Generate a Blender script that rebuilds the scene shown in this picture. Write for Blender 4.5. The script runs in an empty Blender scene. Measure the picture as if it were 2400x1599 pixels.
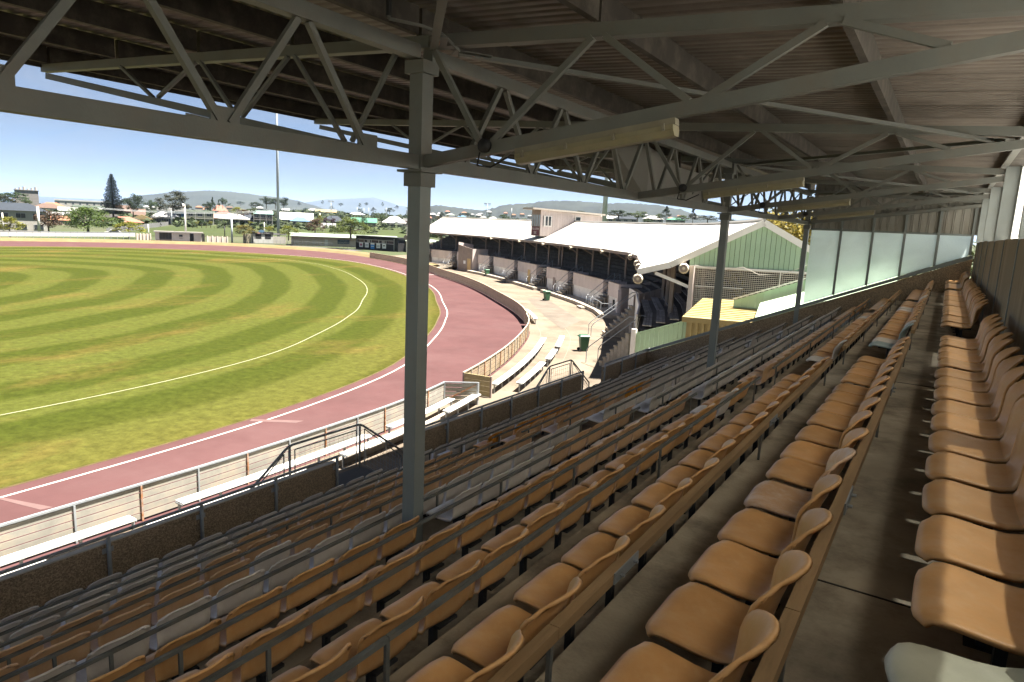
import bpy, bmesh, math, random
from mathutils import Vector, Matrix, noise as mnoise
R_ = math.radians
rnd = random.Random(7)
S = bpy.context.scene
C = S.collection
EYE = 7.8                                   # eye height over the ground, metres

# ------------------------------------------------------------------ camera
# (s, a, z): s along the rows of seats, a across them towards the field, z over the eye
HEAD = R_(32.63)
PITCH = math.atan(0.1748)
ROLL = R_(2.63)
FPX = 1560.0                                # focal length for a picture 2400 wide
cam = bpy.data.cameras.new('camera')
cam.sensor_width = 36.0
cam.lens = FPX / 2400 * 36
cam.clip_start = 0.05
cam.clip_end = 60000
camo = bpy.data.objects.new('camera', cam)
C.objects.link(camo)
fw = Vector((-math.sin(HEAD) * math.cos(PITCH), math.cos(HEAD) * math.cos(PITCH), -math.sin(PITCH)))
rt0 = Vector((math.cos(HEAD), math.sin(HEAD), 0))
up0 = rt0.cross(fw)
RT = math.cos(ROLL) * rt0 + math.sin(ROLL) * up0
UP = -math.sin(ROLL) * rt0 + math.cos(ROLL) * up0
m3 = Matrix((RT, UP, -fw)).transposed()
camo.matrix_world = Matrix.Translation((0, 0, EYE)) @ m3.to_4x4()
S.camera = camo

# ------------------------------------------------------------------ sky, sun, exposure
SUN_EL, SUN_AZ = R_(70), R_(60)             # azimuth from +Y towards +X
w = bpy.data.worlds.new('World')
S.world = w
w.use_nodes = True
nt = w.node_tree
bg = nt.nodes['Background']
sky = nt.nodes.new('ShaderNodeTexSky')
sky.sky_type = 'NISHITA'
sky.sun_disc = False
sky.sun_elevation = SUN_EL
sky.sun_rotation = SUN_AZ
sky.air_density = 0.62
sky.dust_density = 0.1
sky.ozone_density = 2.2
bg.inputs['Strength'].default_value = 0.05
# thin high cloud: noise on the direction flattened to a cloud deck
tc = nt.nodes.new('ShaderNodeTexCoord')
sep = nt.nodes.new('ShaderNodeSeparateXYZ')
nt.links.new(tc.outputs['Generated'], sep.inputs[0])
zz = nt.nodes.new('ShaderNodeMath'); zz.operation = 'ADD'; zz.inputs[1].default_value = 0.16
zc = nt.nodes.new('ShaderNodeMath'); zc.operation = 'MAXIMUM'; zc.inputs[1].default_value = 0.0
nt.links.new(sep.outputs['Z'], zc.inputs[0]); nt.links.new(zc.outputs[0], zz.inputs[0])
cmb = nt.nodes.new('ShaderNodeCombineXYZ')
for ax in 'XY':
    dv = nt.nodes.new('ShaderNodeMath'); dv.operation = 'DIVIDE'
    nt.links.new(sep.outputs[ax], dv.inputs[0]); nt.links.new(zz.outputs[0], dv.inputs[1])
    nt.links.new(dv.outputs[0], cmb.inputs[ax])
mp = nt.nodes.new('ShaderNodeMapping'); mp.inputs['Scale'].default_value = (1.0, 2.1, 1.0); mp.inputs['Rotation'].default_value = (0, 0, 0.5)
nt.links.new(cmb.outputs[0], mp.inputs['Vector'])
nz = nt.nodes.new('ShaderNodeTexNoise'); nz.inputs['Scale'].default_value = 1.1; nz.inputs['Detail'].default_value = 7; nz.inputs['Roughness'].default_value = 0.58
nz.inputs['Distortion'].default_value = 0.5
nt.links.new(mp.outputs[0], nz.inputs['Vector'])
rp = nt.nodes.new('ShaderNodeValToRGB')
rp.color_ramp.elements[0].position = 0.36; rp.color_ramp.elements[0].color = (0, 0, 0, 1)
rp.color_ramp.elements[1].position = 0.78; rp.color_ramp.elements[1].color = (1, 1, 1, 1)
nt.links.new(nz.outputs['Fac'], rp.inputs[0])
fm = nt.nodes.new('ShaderNodeMath'); fm.operation = 'MULTIPLY'; fm.inputs[1].default_value = 0.62
nt.links.new(rp.outputs[0], fm.inputs[0])
tn = nt.nodes.new('ShaderNodeMixRGB'); tn.blend_type = 'MULTIPLY'; tn.inputs['Fac'].default_value = 1; tn.inputs['Color2'].default_value = (0.355, 0.35, 0.362, 1)
nt.links.new(sky.outputs[0], tn.inputs['Color1'])
mx = nt.nodes.new('ShaderNodeMixRGB'); mx.inputs['Color2'].default_value = (1.55, 1.68, 1.85, 1)
nt.links.new(fm.outputs[0], mx.inputs['Fac']); nt.links.new(tn.outputs[0], mx.inputs['Color1'])
nt.links.new(mx.outputs[0], bg.inputs['Color'])

sl = bpy.data.lights.new('sun', 'SUN')
sl.energy = 4.9
sl.angle = R_(0.55)
sl.color = (1.0, 0.94, 0.84)
so = bpy.data.objects.new('sun', sl)
C.objects.link(so)
sdir = Vector((math.sin(SUN_AZ) * math.cos(SUN_EL), math.cos(SUN_AZ) * math.cos(SUN_EL), math.sin(SUN_EL)))
so.rotation_euler = sdir.to_track_quat('Z', 'Y').to_euler()
so.location = (40, 10, 60)
S.view_settings.view_transform = 'Standard'
S.view_settings.look = 'None'
S.view_settings.exposure = 2.6
S.view_settings.gamma = 1.0
S.view_settings.use_curve_mapping = False
S.render.engine = 'CYCLES'
cy = S.cycles
cy.use_denoising = True
cy.max_bounces = 10
cy.diffuse_bounces = 6
cy.glossy_bounces = 3
cy.transmission_bounces = 4
cy.transparent_max_bounces = 8
cy.volume_bounces = 1
cy.sample_clamp_indirect = 6
cy.caustics_reflective = False
cy.caustics_refractive = False

# ------------------------------------------------------------------ helpers
def W(s, a, z):
    return Vector((-a, s, z + EYE))

def ray(px, py):
    """Direction through a point of the 2400 x 1599 photograph, from the camera's place."""
    return (fw + RT * ((px - 1200) / FPX) - UP * ((py - 799.5) / FPX)).normalized()

def on_z(px, py, z=0.0):
    d = ray(px, py)
    k = (z - EYE) / d.z
    return Vector((0, 0, EYE)) + d * k

def at_r(px, r):
    """The point r metres from the camera (flat distance) on the bearing of column px near the skyline."""
    d = ray(px, 500)
    h = Vector((d.x, d.y, 0)).normalized()
    return h * r

class MB:
    def __init__(self):
        self.v = []; self.f = []
    def add(self, vs, fs):
        o = len(self.v)
        self.v += [tuple(x) for x in vs]
        self.f += [tuple(i + o for i in q) for q in fs]
        return self
    def quad(self, *p):
        return self.add(p, [tuple(range(len(p)))])
    def box(self, x0, y0, z0, x1, y1, z1):
        x0, x1 = min(x0, x1), max(x0, x1); y0, y1 = min(y0, y1), max(y0, y1); z0, z1 = min(z0, z1), max(z0, z1)
        v = [(x0, y0, z0), (x1, y0, z0), (x1, y1, z0), (x0, y1, z0), (x0, y0, z1), (x1, y0, z1), (x1, y1, z1), (x0, y1, z1)]
        return self.add(v, [(3, 2, 1, 0), (4, 5, 6, 7), (0, 1, 5, 4), (1, 2, 6, 5), (2, 3, 7, 6), (3, 0, 4, 7)])
    def sbox(self, s0, a0, z0, s1, a1, z1):
        return self.box(-a0, s0, z0 + EYE, -a1, s1, z1 + EYE)
    def beam(self, p, q, wd, ht, up=(0, 0, 1)):
        p, q = Vector(p), Vector(q)
        d = (q - p).normalized(); up = Vector(up)
        x = d.cross(up)
        if x.length < 1e-4: x = d.cross(Vector((1, 0, 0)))
        x.normalize(); u = x.cross(d)
        v = []
        for e in (p, q):
            for i, j in ((-1, -1), (1, -1), (1, 1), (-1, 1)):
                v.append(e + x * (i * wd / 2) + u * (j * ht / 2))
        return self.add(v, [(3, 2, 1, 0), (4, 5, 6, 7), (0, 1, 5, 4), (1, 2, 6, 5), (2, 3, 7, 6), (3, 0, 4, 7)])
    def angle(self, p, q, wd, ht, t=0.012, up=(0, 0, 1), flip=1):
        """An L section: a vertical leg and a leg on its lower edge."""
        p, q = Vector(p), Vector(q)
        d = (q - p).normalized(); up = Vector(up)
        x = d.cross(up); x.normalize(); u = x.cross(d)
        self.beam(p + u * 0, q + u * 0, t, ht, up)
        o = x * (flip * (wd / 2 + t / 2)) - u * (ht / 2 - t / 2)
        return self.beam(p + o, q + o, wd, t, up)
    def tube(self, p, q, r, n=8, r2=None):
        p, q = Vector(p), Vector(q); r2 = r if r2 is None else r2
        d = (q - p).normalized()
        x = d.cross(Vector((0, 0, 1)))
        if x.length < 1e-4: x = Vector((1, 0, 0))
        x.normalize(); u = x.cross(d)
        v = []
        for e, rr in ((p, r), (q, r2)):
            for i in range(n):
                t = 2 * math.pi * i / n
                v.append(e + x * (math.cos(t) * rr) + u * (math.sin(t) * rr))
        f = [(i, (i + 1) % n, n + (i + 1) % n, n + i) for i in range(n)]
        f += [tuple(range(n - 1, -1, -1)), tuple(range(n, 2 * n))]
        return self.add(v, f)
    def pipe(self, pts, r, n=8):
        for i in range(len(pts) - 1):
            self.tube(pts[i], pts[i + 1], r, n)
        return self
    def prism(self, poly, ext):
        """A flat polygon of points pushed along ext."""
        ext = Vector(ext); n = len(poly)
        v = [Vector(p) for p in poly] + [Vector(p) + ext for p in poly]
        f = [tuple(range(n - 1, -1, -1)), tuple(range(n, 2 * n))]
        f += [(i, (i + 1) % n, n + (i + 1) % n, n + i) for i in range(n)]
        return self.add(v, f)
    def strip(self, A, B):
        n = len(A)
        return self.add(list(A) + list(B), [(i, i + 1, n + i + 1, n + i) for i in range(n - 1)])
    def build(self, name, mat, parent=None, smooth=False, origin=None):
        me = bpy.data.meshes.new(name)
        o3 = Vector(origin) if origin is not None else (parent['_o'] if parent is not None and '_o' in parent else None)
        vs = self.v
        if o3 is not None:
            ox, oy, oz = o3
            vs = [(x - ox, y - oy, z - oz) for x, y, z in self.v]
        me.from_pydata(vs, [], self.f)
        me.materials.append(mat)
        bm = bmesh.new(); bm.from_mesh(me)
        bmesh.ops.recalc_face_normals(bm, faces=bm.faces)
        bm.to_mesh(me); bm.free()
        if smooth:
            me.polygons.foreach_set('use_smooth', [True] * len(me.polygons))
        ob = bpy.data.objects.new(name, me)
        C.objects.link(ob)
        if parent is not None:
            ob.parent = parent
            if o3 is not None: ob['_o'] = tuple(o3)
        elif origin is not None:
            ob.location = origin
        return ob

def tag(o, label=None, cat=None, group=None, kind=None):
    if label: o['label'] = label
    if cat: o['category'] = cat
    if group: o['group'] = group
    if kind: o['kind'] = kind
    return o

def thing(name, loc, label, cat, group=None, rz=0.0, world=True):
    """An Empty at a thing's base. world=True: its parts are built in world coordinates."""
    o = bpy.data.objects.new(name, None)
    o.empty_display_size = 0.2
    C.objects.link(o)
    o.location = loc
    o.rotation_euler = (0, 0, rz)
    if world: o['_o'] = tuple(loc)
    return tag(o, label, cat, group)

def dup(root, loc=None, rz=None, label=None, mats=None):
    r = root.copy(); C.objects.link(r)
    if loc is not None: r.location = loc
    if rz is not None: r.rotation_euler = (0, 0, rz)
    if label: r['label'] = label
    for ch in list(root.children):
        c = ch.copy(); C.objects.link(c); c.parent = r
        for g in list(ch.children):
            d = g.copy(); C.objects.link(d); d.parent = c
    return r

ORD = ['', 'first', 'second', 'third', 'fourth', 'fifth', 'sixth', 'seventh', 'eighth', 'ninth', 'tenth', 'eleventh', 'twelfth', 'thirteenth',
       'fourteenth', 'fifteenth', 'sixteenth', 'seventeenth', 'eighteenth', 'nineteenth', 'twentieth', 'twenty-first', 'twenty-second', 'twenty-third', 'twenty-fourth', 'twenty-fifth']

# ------------------------------------------------------------------ materials
def mat(name, col, rough=0.7, var=0.15, scale=3.0, bump=0.0, bscale=40.0, dirt=None, dscale=1.2, damt=0.5, metal=0.0, spec=0.3, coords='Object', rand=0.0, stretch=None, island=0.0, trans=0.0):
    m = bpy.data.materials.new(name)
    m.use_nodes = True
    t = m.node_tree; n = t.nodes; l = t.links
    b = n['Principled BSDF']
    b.inputs['Roughness'].default_value = rough
    b.inputs['Metallic'].default_value = metal
    b.inputs['Specular IOR Level'].default_value = spec
    co = n.new('ShaderNodeTexCoord')
    src = co.outputs[coords]
    if stretch:
        mp_ = n.new('ShaderNodeMapping'); mp_.inputs['Scale'].default_value = stretch
        l.new(src, mp_.inputs['Vector']); src = mp_.outputs[0]
    nz_ = n.new('ShaderNodeTexNoise'); nz_.inputs['Scale'].default_value = scale; nz_.inputs['Detail'].default_value = 6; nz_.inputs['Roughness'].default_value = 0.62
    l.new(src, nz_.inputs['Vector'])
    c4 = (*col, 1)
    lo = tuple(max(0, c * (1 - var)) for c in col) + (1,)
    hi = tuple(min(1, c * (1 + var)) for c in col) + (1,)
    rp_ = n.new('ShaderNodeValToRGB')
    rp_.color_ramp.elements[0].position = 0.3; rp_.color_ramp.elements[0].color = lo
    rp_.color_ramp.elements[1].position = 0.7; rp_.color_ramp.elements[1].color = hi
    l.new(nz_.outputs['Fac'], rp_.inputs[0])
    out = rp_.outputs[0]
    if dirt:
        n2 = n.new('ShaderNodeTexNoise'); n2.inputs['Scale'].default_value = dscale; n2.inputs['Detail'].default_value = 9; n2.inputs['Roughness'].default_value = 0.7
        l.new(src, n2.inputs['Vector'])
        r2 = n.new('ShaderNodeValToRGB')
        r2.color_ramp.elements[0].position = 0.47; r2.color_ramp.elements[0].color = (0, 0, 0, 1)
        r2.color_ramp.elements[1].position = 0.72; r2.color_ramp.elements[1].color = (damt, damt, damt, 1)
        l.new(n2.outputs['Fac'], r2.inputs[0])
        x2 = n.new('ShaderNodeMixRGB'); x2.inputs['Color2'].default_value = (*dirt, 1)
        l.new(r2.outputs[0], x2.inputs['Fac']); l.new(out, x2.inputs['Color1'])
        out = x2.outputs[0]
    if rand or island:
        if rand:
            oi = n.new('ShaderNodeObjectInfo'); ro = oi.outputs['Random']; am = rand
        else:
            oi = n.new('ShaderNodeNewGeometry'); ro = oi.outputs['Random Per Island']; am = island
        mr = n.new('ShaderNodeMapRange'); mr.inputs['To Min'].default_value = 1 - am; mr.inputs['To Max'].default_value = 1 + am
        l.new(ro, mr.inputs['Value'])
        hs = n.new('ShaderNodeHueSaturation'); l.new(mr.outputs[0], hs.inputs['Value']); l.new(out, hs.inputs['Color'])
        out = hs.outputs[0]
    l.new(out, b.inputs['Base Color'])
    if bump:
        n3 = n.new('ShaderNodeTexNoise'); n3.inputs['Scale'].default_value = bscale; n3.inputs['Detail'].default_value = 4
        l.new(src, n3.inputs['Vector'])
        bp = n.new('ShaderNodeBump'); bp.inputs['Strength'].default_value = bump; bp.inputs['Distance'].default_value = 0.02
        l.new(n3.outputs['Fac'], bp.inputs['Height']); l.new(bp.outputs[0], b.inputs['Normal'])
    if trans:
        tr = n.new('ShaderNodeBsdfTranslucent'); l.new(out, tr.inputs['Color'])
        ms = n.new('ShaderNodeMixShader'); ms.inputs[0].default_value = trans
        l.new(b.outputs[0], ms.inputs[1]); l.new(tr.outputs[0], ms.inputs[2])
        l.new(ms.outputs[0], n['Material Output'].inputs['Surface'])
    return m

def aggregate(name, dark, light, scale):
    """Exposed aggregate concrete: small stones of mixed tone."""
    m = mat(name, light, rough=0.9, var=0.2, scale=2.0)
    t = m.node_tree; n = t.nodes; l = t.links; b = n['Principled BSDF']
    co = n.new('ShaderNodeTexCoord')
    vo = n.new('ShaderNodeTexVoronoi'); vo.inputs['Scale'].default_value = scale
    l.new(co.outputs['Object'], vo.inputs['Vector'])
    rp_ = n.new('ShaderNodeValToRGB')
    e = rp_.color_ramp.elements
    e[0].position = 0.0; e[0].color = (*light, 1)
    e[1].position = 1.0; e[1].color = (*dark, 1)
    e.new(0.35).color = tuple(0.6 * a + 0.4 * b_ for a, b_ in zip(light, dark)) + (1,)
    bw = n.new('ShaderNodeSeparateColor'); l.new(vo.outputs['Color'], bw.inputs[0])
    l.new(bw.outputs[0], rp_.inputs[0])
    old = b.inputs['Base Color'].links[0].from_socket
    x = n.new('ShaderNodeMixRGB'); x.blend_type = 'MIX'; x.inputs['Fac'].default_value = 0.72
    l.new(old, x.inputs['Color1']); l.new(rp_.outputs[0], x.inputs['Color2'])
    l.new(x.outputs[0], b.inputs['Base Color'])
    bp = n.new('ShaderNodeBump'); bp.inputs['Strength'].default_value = 0.7; bp.inputs['Distance'].default_value = 0.01; bp.invert = True
    l.new(vo.outputs['Distance'], bp.inputs['Height']); l.new(bp.outputs[0], b.inputs['Normal'])
    return m

M = {}
M['steel'] = mat('painted_steel', (0.135, 0.14, 0.13), 0.55, 0.12, 2.0, dirt=(0.17, 0.12, 0.08), dscale=2.5, damt=0.35, bump=0.08, bscale=60)
M['steel_dark'] = mat('weathered_purlin', (0.05, 0.042, 0.036), 0.75, 0.25, 3.0, dirt=(0.17, 0.15, 0.12), dscale=4, damt=0.5)
M['column'] = mat('grey_column_paint', (0.20, 0.222, 0.222), 0.5, 0.08, 2.0, dirt=(0.22, 0.19, 0.16), dscale=3, damt=0.3)
M['roof_under'] = mat('roof_sheet', (0.185, 0.16, 0.14), 0.55, 0.15, 1.5, dirt=(0.08, 0.062, 0.048), dscale=1.6, damt=0.5, rand=0.07)
M['galv'] = mat('galvanised_steel', (0.25, 0.27, 0.285), 0.5, 0.18, 8.0, metal=0.2, dirt=(0.25, 0.22, 0.2), dscale=5, damt=0.3)
M['rust'] = mat('rusty_steel', (0.26, 0.12, 0.055), 0.85, 0.4, 10.0, dirt=(0.33, 0.33, 0.32), dscale=6, damt=0.8)
M['rail'] = mat('seat_rail_paint', (0.13, 0.135, 0.13), 0.65, 0.2, 4.0, dirt=(0.22, 0.16, 0.1), dscale=7, damt=0.6)
M['rail_timber'] = mat('seat_rail_timber', (0.30, 0.19, 0.095), 0.75, 0.3, 3.0, dirt=(0.14, 0.09, 0.05), dscale=6, damt=0.7, stretch=(6, 0.7, 6))
M['concrete'] = mat('terrace_concrete', (0.34, 0.29, 0.22), 0.9, 0.3, 1.3, bump=0.25, bscale=45, dirt=(0.10, 0.08, 0.06), dscale=1.6, damt=0.95)
M['precast'] = mat('back_wall_concrete', (0.30, 0.245, 0.19), 0.9, 0.16, 1.2, bump=0.2, bscale=50, dirt=(0.17, 0.125, 0.09), dscale=1.0, damt=0.7, stretch=(2.2, 2.2, 0.25), rand=0.1)
M['aggregate'] = aggregate('exposed_aggregate', (0.07, 0.05, 0.033), (0.36, 0.27, 0.18), 55)
M['cap'] = mat('parapet_cap', (0.42, 0.38, 0.33), 0.85, 0.15, 4.0, bump=0.2)
M['cladding'] = mat('end_wall_sheet', (0.28, 0.27, 0.245), 0.55, 0.1, 2.0, dirt=(0.17, 0.14, 0.11), dscale=1.5, damt=0.5, stretch=(2, 2, 0.4))
M['concourse'] = mat('concourse_concrete', (0.145, 0.118, 0.090), 0.9, 0.22, 0.25, bump=0.15, bscale=12, dirt=(0.072, 0.058, 0.045), dscale=0.35, damt=0.9, spec=0.1)
M['kerb'] = mat('kerb_concrete', (0.33, 0.29, 0.24), 0.9, 0.2, 1.0, dirt=(0.12, 0.10, 0.08), dscale=0.9, damt=0.8)
M['asphalt'] = mat('asphalt', (0.075, 0.072, 0.07), 0.9, 0.2, 0.6, dirt=(0.13, 0.12, 0.11), dscale=0.5, damt=0.6)
M['track'] = mat('cinder_track', (0.070, 0.0345, 0.0345), 0.9, 0.14, 0.35, bump=0.1, bscale=10, dirt=(0.090, 0.052, 0.051), dscale=0.22, damt=0.55, spec=0.08)
M['track_mark'] = mat('faded_track_mark', (0.105, 0.063, 0.06), 0.9, 0.1, 2.0)
M['white_line'] = mat('white_line_paint', (0.42, 0.41, 0.37), 0.8, 0.08, 3.0)
M['chalk'] = mat('boundary_line_paint', (0.24, 0.24, 0.155), 0.9, 0.15, 1.5)
M['bench'] = mat('white_bench_slat', (0.60, 0.59, 0.56), 0.55, 0.06, 2.0, dirt=(0.5, 0.45, 0.38), dscale=2, damt=0.5)
M['board'] = mat('pale_fence_board', (0.25, 0.24, 0.21), 0.85, 0.2, 1.5, dirt=(0.3, 0.25, 0.18), dscale=1.5, damt=0.7, rand=0.08)
M['board_tan'] = mat('tan_fence_board', (0.24, 0.185, 0.12), 0.85, 0.2, 1.5, dirt=(0.24, 0.18, 0.12), dscale=1.5, damt=0.7, rand=0.1)
M['board_lifted'] = mat('tan_board_lightened', (0.50, 0.40, 0.27), 0.85, 0.2, 1.5, dirt=(0.36, 0.28, 0.18), dscale=1.5, damt=0.7, rand=0.08)  # paler copy of the tan board, lightened because its visible side is unlit
M['board_yellow'] = mat('yellow_fence_board', (0.36, 0.30, 0.155), 0.8, 0.15, 3.0, rand=0.08)
M['cream'] = mat('pinkish_cladding', (0.60, 0.52, 0.485), 0.7, 0.06, 1.0, dirt=(0.45, 0.38, 0.35), dscale=0.6, damt=0.5, rand=0.05)
M['white_wall'] = mat('white_render', (0.78, 0.75, 0.70), 0.8, 0.08, 0.8, dirt=(0.42, 0.37, 0.31), dscale=0.7, damt=0.7)
M['white_roof'] = mat('white_roof_sheet', (0.40, 0.385, 0.36), 0.6, 0.08, 0.3, dirt=(0.27, 0.245, 0.215), dscale=0.3, damt=0.7, rand=0.07)
M['brown_trim'] = mat('brown_grey_trim', (0.27, 0.215, 0.185), 0.7, 0.12, 1.5)
M['white_trim'] = mat('white_trim', (0.74, 0.72, 0.68), 0.6, 0.05, 2.0)
M['green_clad'] = mat('pale_green_cladding', (0.34, 0.47, 0.33), 0.6, 0.05, 0.8, dirt=(0.24, 0.36, 0.24), dscale=0.8, damt=0.5, rand=0.05)
M['green_fence'] = mat('mint_fence_sheet', (0.40, 0.56, 0.37), 0.55, 0.05, 1.0, rand=0.04)
M['green_slope'] = mat('mint_awning_sheet', (0.56, 0.70, 0.52), 0.45, 0.05, 1.0)
M['yellow_roof'] = mat('yellow_shed_sheet', (0.30, 0.24, 0.105), 0.5, 0.08, 1.0, dirt=(0.45, 0.40, 0.2), dscale=1.5, damt=0.4)
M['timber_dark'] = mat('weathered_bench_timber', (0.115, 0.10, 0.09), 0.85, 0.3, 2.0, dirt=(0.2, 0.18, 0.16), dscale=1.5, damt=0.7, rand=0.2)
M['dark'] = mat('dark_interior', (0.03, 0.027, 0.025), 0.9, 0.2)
M['black'] = mat('black_paint', (0.022, 0.022, 0.024), 0.6, 0.2)
M['binG'] = mat('green_bin_plastic', (0.035, 0.10, 0.055), 0.45, 0.1, 3.0)
M['ply'] = mat('raw_plywood', (0.52, 0.37, 0.18), 0.8, 0.12, 2.0)
M['maroon'] = mat('maroon_sign', (0.13, 0.02, 0.035), 0.6, 0.1)
M['glass'] = mat('window_glass', (0.035, 0.045, 0.05), 0.08, 0.1, spec=0.6)
M['diffuser'] = mat('yellowed_diffuser', (0.25, 0.225, 0.15), 0.45, 0.12, 6.0, dirt=(0.3, 0.25, 0.13), dscale=5, damt=0.5)
M['lamp_body'] = mat('lamp_housing', (0.22, 0.20, 0.15), 0.5, 0.15, 5.0, dirt=(0.2, 0.16, 0.1), dscale=6, damt=0.5)
M['grey_board'] = mat('grey_plywood_box', (0.235, 0.225, 0.21), 0.75, 0.08, 1.5)
M['mesh_wire'] = mat('pale_wire_mesh', (0.55, 0.51, 0.45), 0.6, 0.1)
M['horn'] = mat('cream_horn_speaker', (0.58, 0.52, 0.40), 0.5, 0.1)
M['pole'] = mat('light_pole_grey', (0.36, 0.40, 0.43), 0.5, 0.08, 1.0)
M['pole_white'] = mat('pale_pole', (0.58, 0.56, 0.50), 0.7, 0.1)
M['brick'] = mat('grey_block_wall', (0.30, 0.27, 0.24), 0.85, 0.12, 2.0)
M['poster_white'] = mat('white_poster', (0.74, 0.73, 0.72), 0.6, 0.05)
M['poster_blue'] = mat('blue_poster', (0.05, 0.24, 0.58), 0.6, 0.05)
M['poster_pink'] = mat('rose_emblem', (0.42, 0.16, 0.22), 0.6, 0.1)
M['paper'] = mat('torn_paper', (0.55, 0.53, 0.47), 0.9, 0.1)

def panel_glass(name, col, transp, blur=0.0):
    """Weathered translucent sheet: it scatters the light that falls on its far side."""
    m = bpy.data.materials.new(name); m.use_nodes = True
    t = m.node_tree; n = t.nodes; l = t.links
    n.remove(n['Principled BSDF'])
    co = n.new('ShaderNodeTexCoord')
    a = n.new('ShaderNodeTexNoise'); a.inputs['Scale'].default_value = 1.1; a.inputs['Detail'].default_value = 6; a.inputs['Distortion'].default_value = 0.6
    l.new(co.outputs['Object'], a.inputs['Vector'])
    rp_ = n.new('ShaderNodeValToRGB')
    rp_.color_ramp.elements[0].position = 0.3; rp_.color_ramp.elements[0].color = tuple(c * 0.72 for c in col) + (1,)
    rp_.color_ramp.elements[1].position = 0.66; rp_.color_ramp.elements[1].color = (*col, 1)
    l.new(a.outputs['Fac'], rp_.inputs[0])
    vo = n.new('ShaderNodeTexVoronoi'); vo.inputs['Scale'].default_value = 26
    mp_ = n.new('ShaderNodeMapping'); mp_.inputs['Rotation'].default_value = (0.0, 0.5, 0.3)
    l.new(co.outputs['Object'], mp_.inputs['Vector']); l.new(mp_.outputs[0], vo.inputs['Vector'])
    r2 = n.new('ShaderNodeMapRange'); r2.inputs['From Max'].default_value = 0.7; r2.inputs['To Min'].default_value = 0.93; r2.inputs['To Max'].default_value = 1.0
    l.new(vo.outputs['Distance'], r2.inputs['Value'])
    x = n.new('ShaderNodeMixRGB'); x.blend_type = 'MULTIPLY'; x.inputs['Fac'].default_value = 1
    l.new(rp_.outputs[0], x.inputs['Color1']); l.new(r2.outputs[0], x.inputs['Color2'])
    tl = n.new('ShaderNodeBsdfTranslucent'); l.new(x.outputs[0], tl.inputs['Color'])
    df = n.new('ShaderNodeBsdfDiffuse'); l.new(x.outputs[0], df.inputs['Color'])
    m1 = n.new('ShaderNodeMixShader'); m1.inputs[0].default_value = 0.08
    l.new(tl.outputs[0], m1.inputs[1]); l.new(df.outputs[0], m1.inputs[2])
    if blur:
        tp = n.new('ShaderNodeBsdfGlass'); tp.inputs['Color'].default_value = (0.93, 0.98, 0.98, 1); tp.inputs['IOR'].default_value = 1.18; tp.inputs['Roughness'].default_value = blur
    else:
        tp = n.new('ShaderNodeBsdfTransparent'); tp.inputs['Color'].default_value = (0.9, 0.97, 1.0, 1)
    m2 = n.new('ShaderNodeMixShader'); m2.inputs[0].default_value = transp
    l.new(m1.outputs[0], m2.inputs[1]); l.new(tp.outputs[0], m2.inputs[2])
    l.new(m2.outputs[0], n['Material Output'].inputs['Surface'])
    return m
M['frost'] = panel_glass('frosted_wired_glass', (0.86, 0.94, 0.94), 0.55, 0.55)
M['fibre'] = panel_glass('translucent_roof_sheet', (0.95, 0.96, 0.90), 0.05)

def seat_mat(name, col, fade, famt):
    return mat(name, col, rough=0.42, var=0.09, scale=5.0, dirt=fade, dscale=4.5, damt=min(1.0, famt + 0.2), spec=0.35, rand=0.13, bump=0.06, bscale=160)
SEATM = {
    'orange': seat_mat('tan_orange_plastic', (0.60, 0.315, 0.12), (0.66, 0.44, 0.24), 0.55),
    'tan': seat_mat('faded_tan_plastic', (0.62, 0.37, 0.20), (0.68, 0.50, 0.34), 0.7),
    'grey': seat_mat('pale_grey_plastic', (0.66, 0.60, 0.56), (0.54, 0.46, 0.40), 0.6),
    'amber': seat_mat('strong_amber_plastic', (0.66, 0.25, 0.015), (0.62, 0.30, 0.06), 0.5),
    'bleached': seat_mat('bleached_orange_plastic', (0.60, 0.36, 0.2), (0.74, 0.64, 0.57), 1.0),
    'slate': seat_mat('slate_blue_plastic', (0.30, 0.38, 0.39), (0.40, 0.46, 0.46), 0.5),
    'putty': seat_mat('putty_green_plastic', (0.52, 0.51, 0.39), (0.60, 0.59, 0.49), 0.6),
}
# ------------------------------------------------------------------ the near grandstand
DP, RS = 0.8447, 0.3689                     # depth and rise of a tier
SEND = 25.4                                 # its far end wall
S0 = -5.6
ROWN = 12
def tip_a(k): return 0.29 + DP * (11 - k)
def tip_z(k): return -(1.131 + RS * (11 - k))
def tread_z(k): return tip_z(k) - 0.75

terr = thing('terrace', W(S0, 5, -7.7), None, None)
terr['kind'] = 'structure'
for k in range(1, ROWN + 1):
    lo = tip_a(k) + 0.08 if k < ROWN else -0.69
    hi = tip_a(k) + 0.08 + DP if k > 1 else 9.68
    z1 = tread_z(k)
    b = MB().sbox(S0, lo, z1 - 0.55, SEND - 0.08, hi, z1)
    b.build('step', M['concrete'], terr)
# thin expansion joints across the top aisle
for s in (3.1, 8.3, 13.4, 18.6):
    MB().sbox(s, -0.66, tread_z(12) + 0.001, s + 0.012, tip_a(11) + 0.06, tread_z(12) + 0.0035).build('joint', M['dark'], terr)

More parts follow.
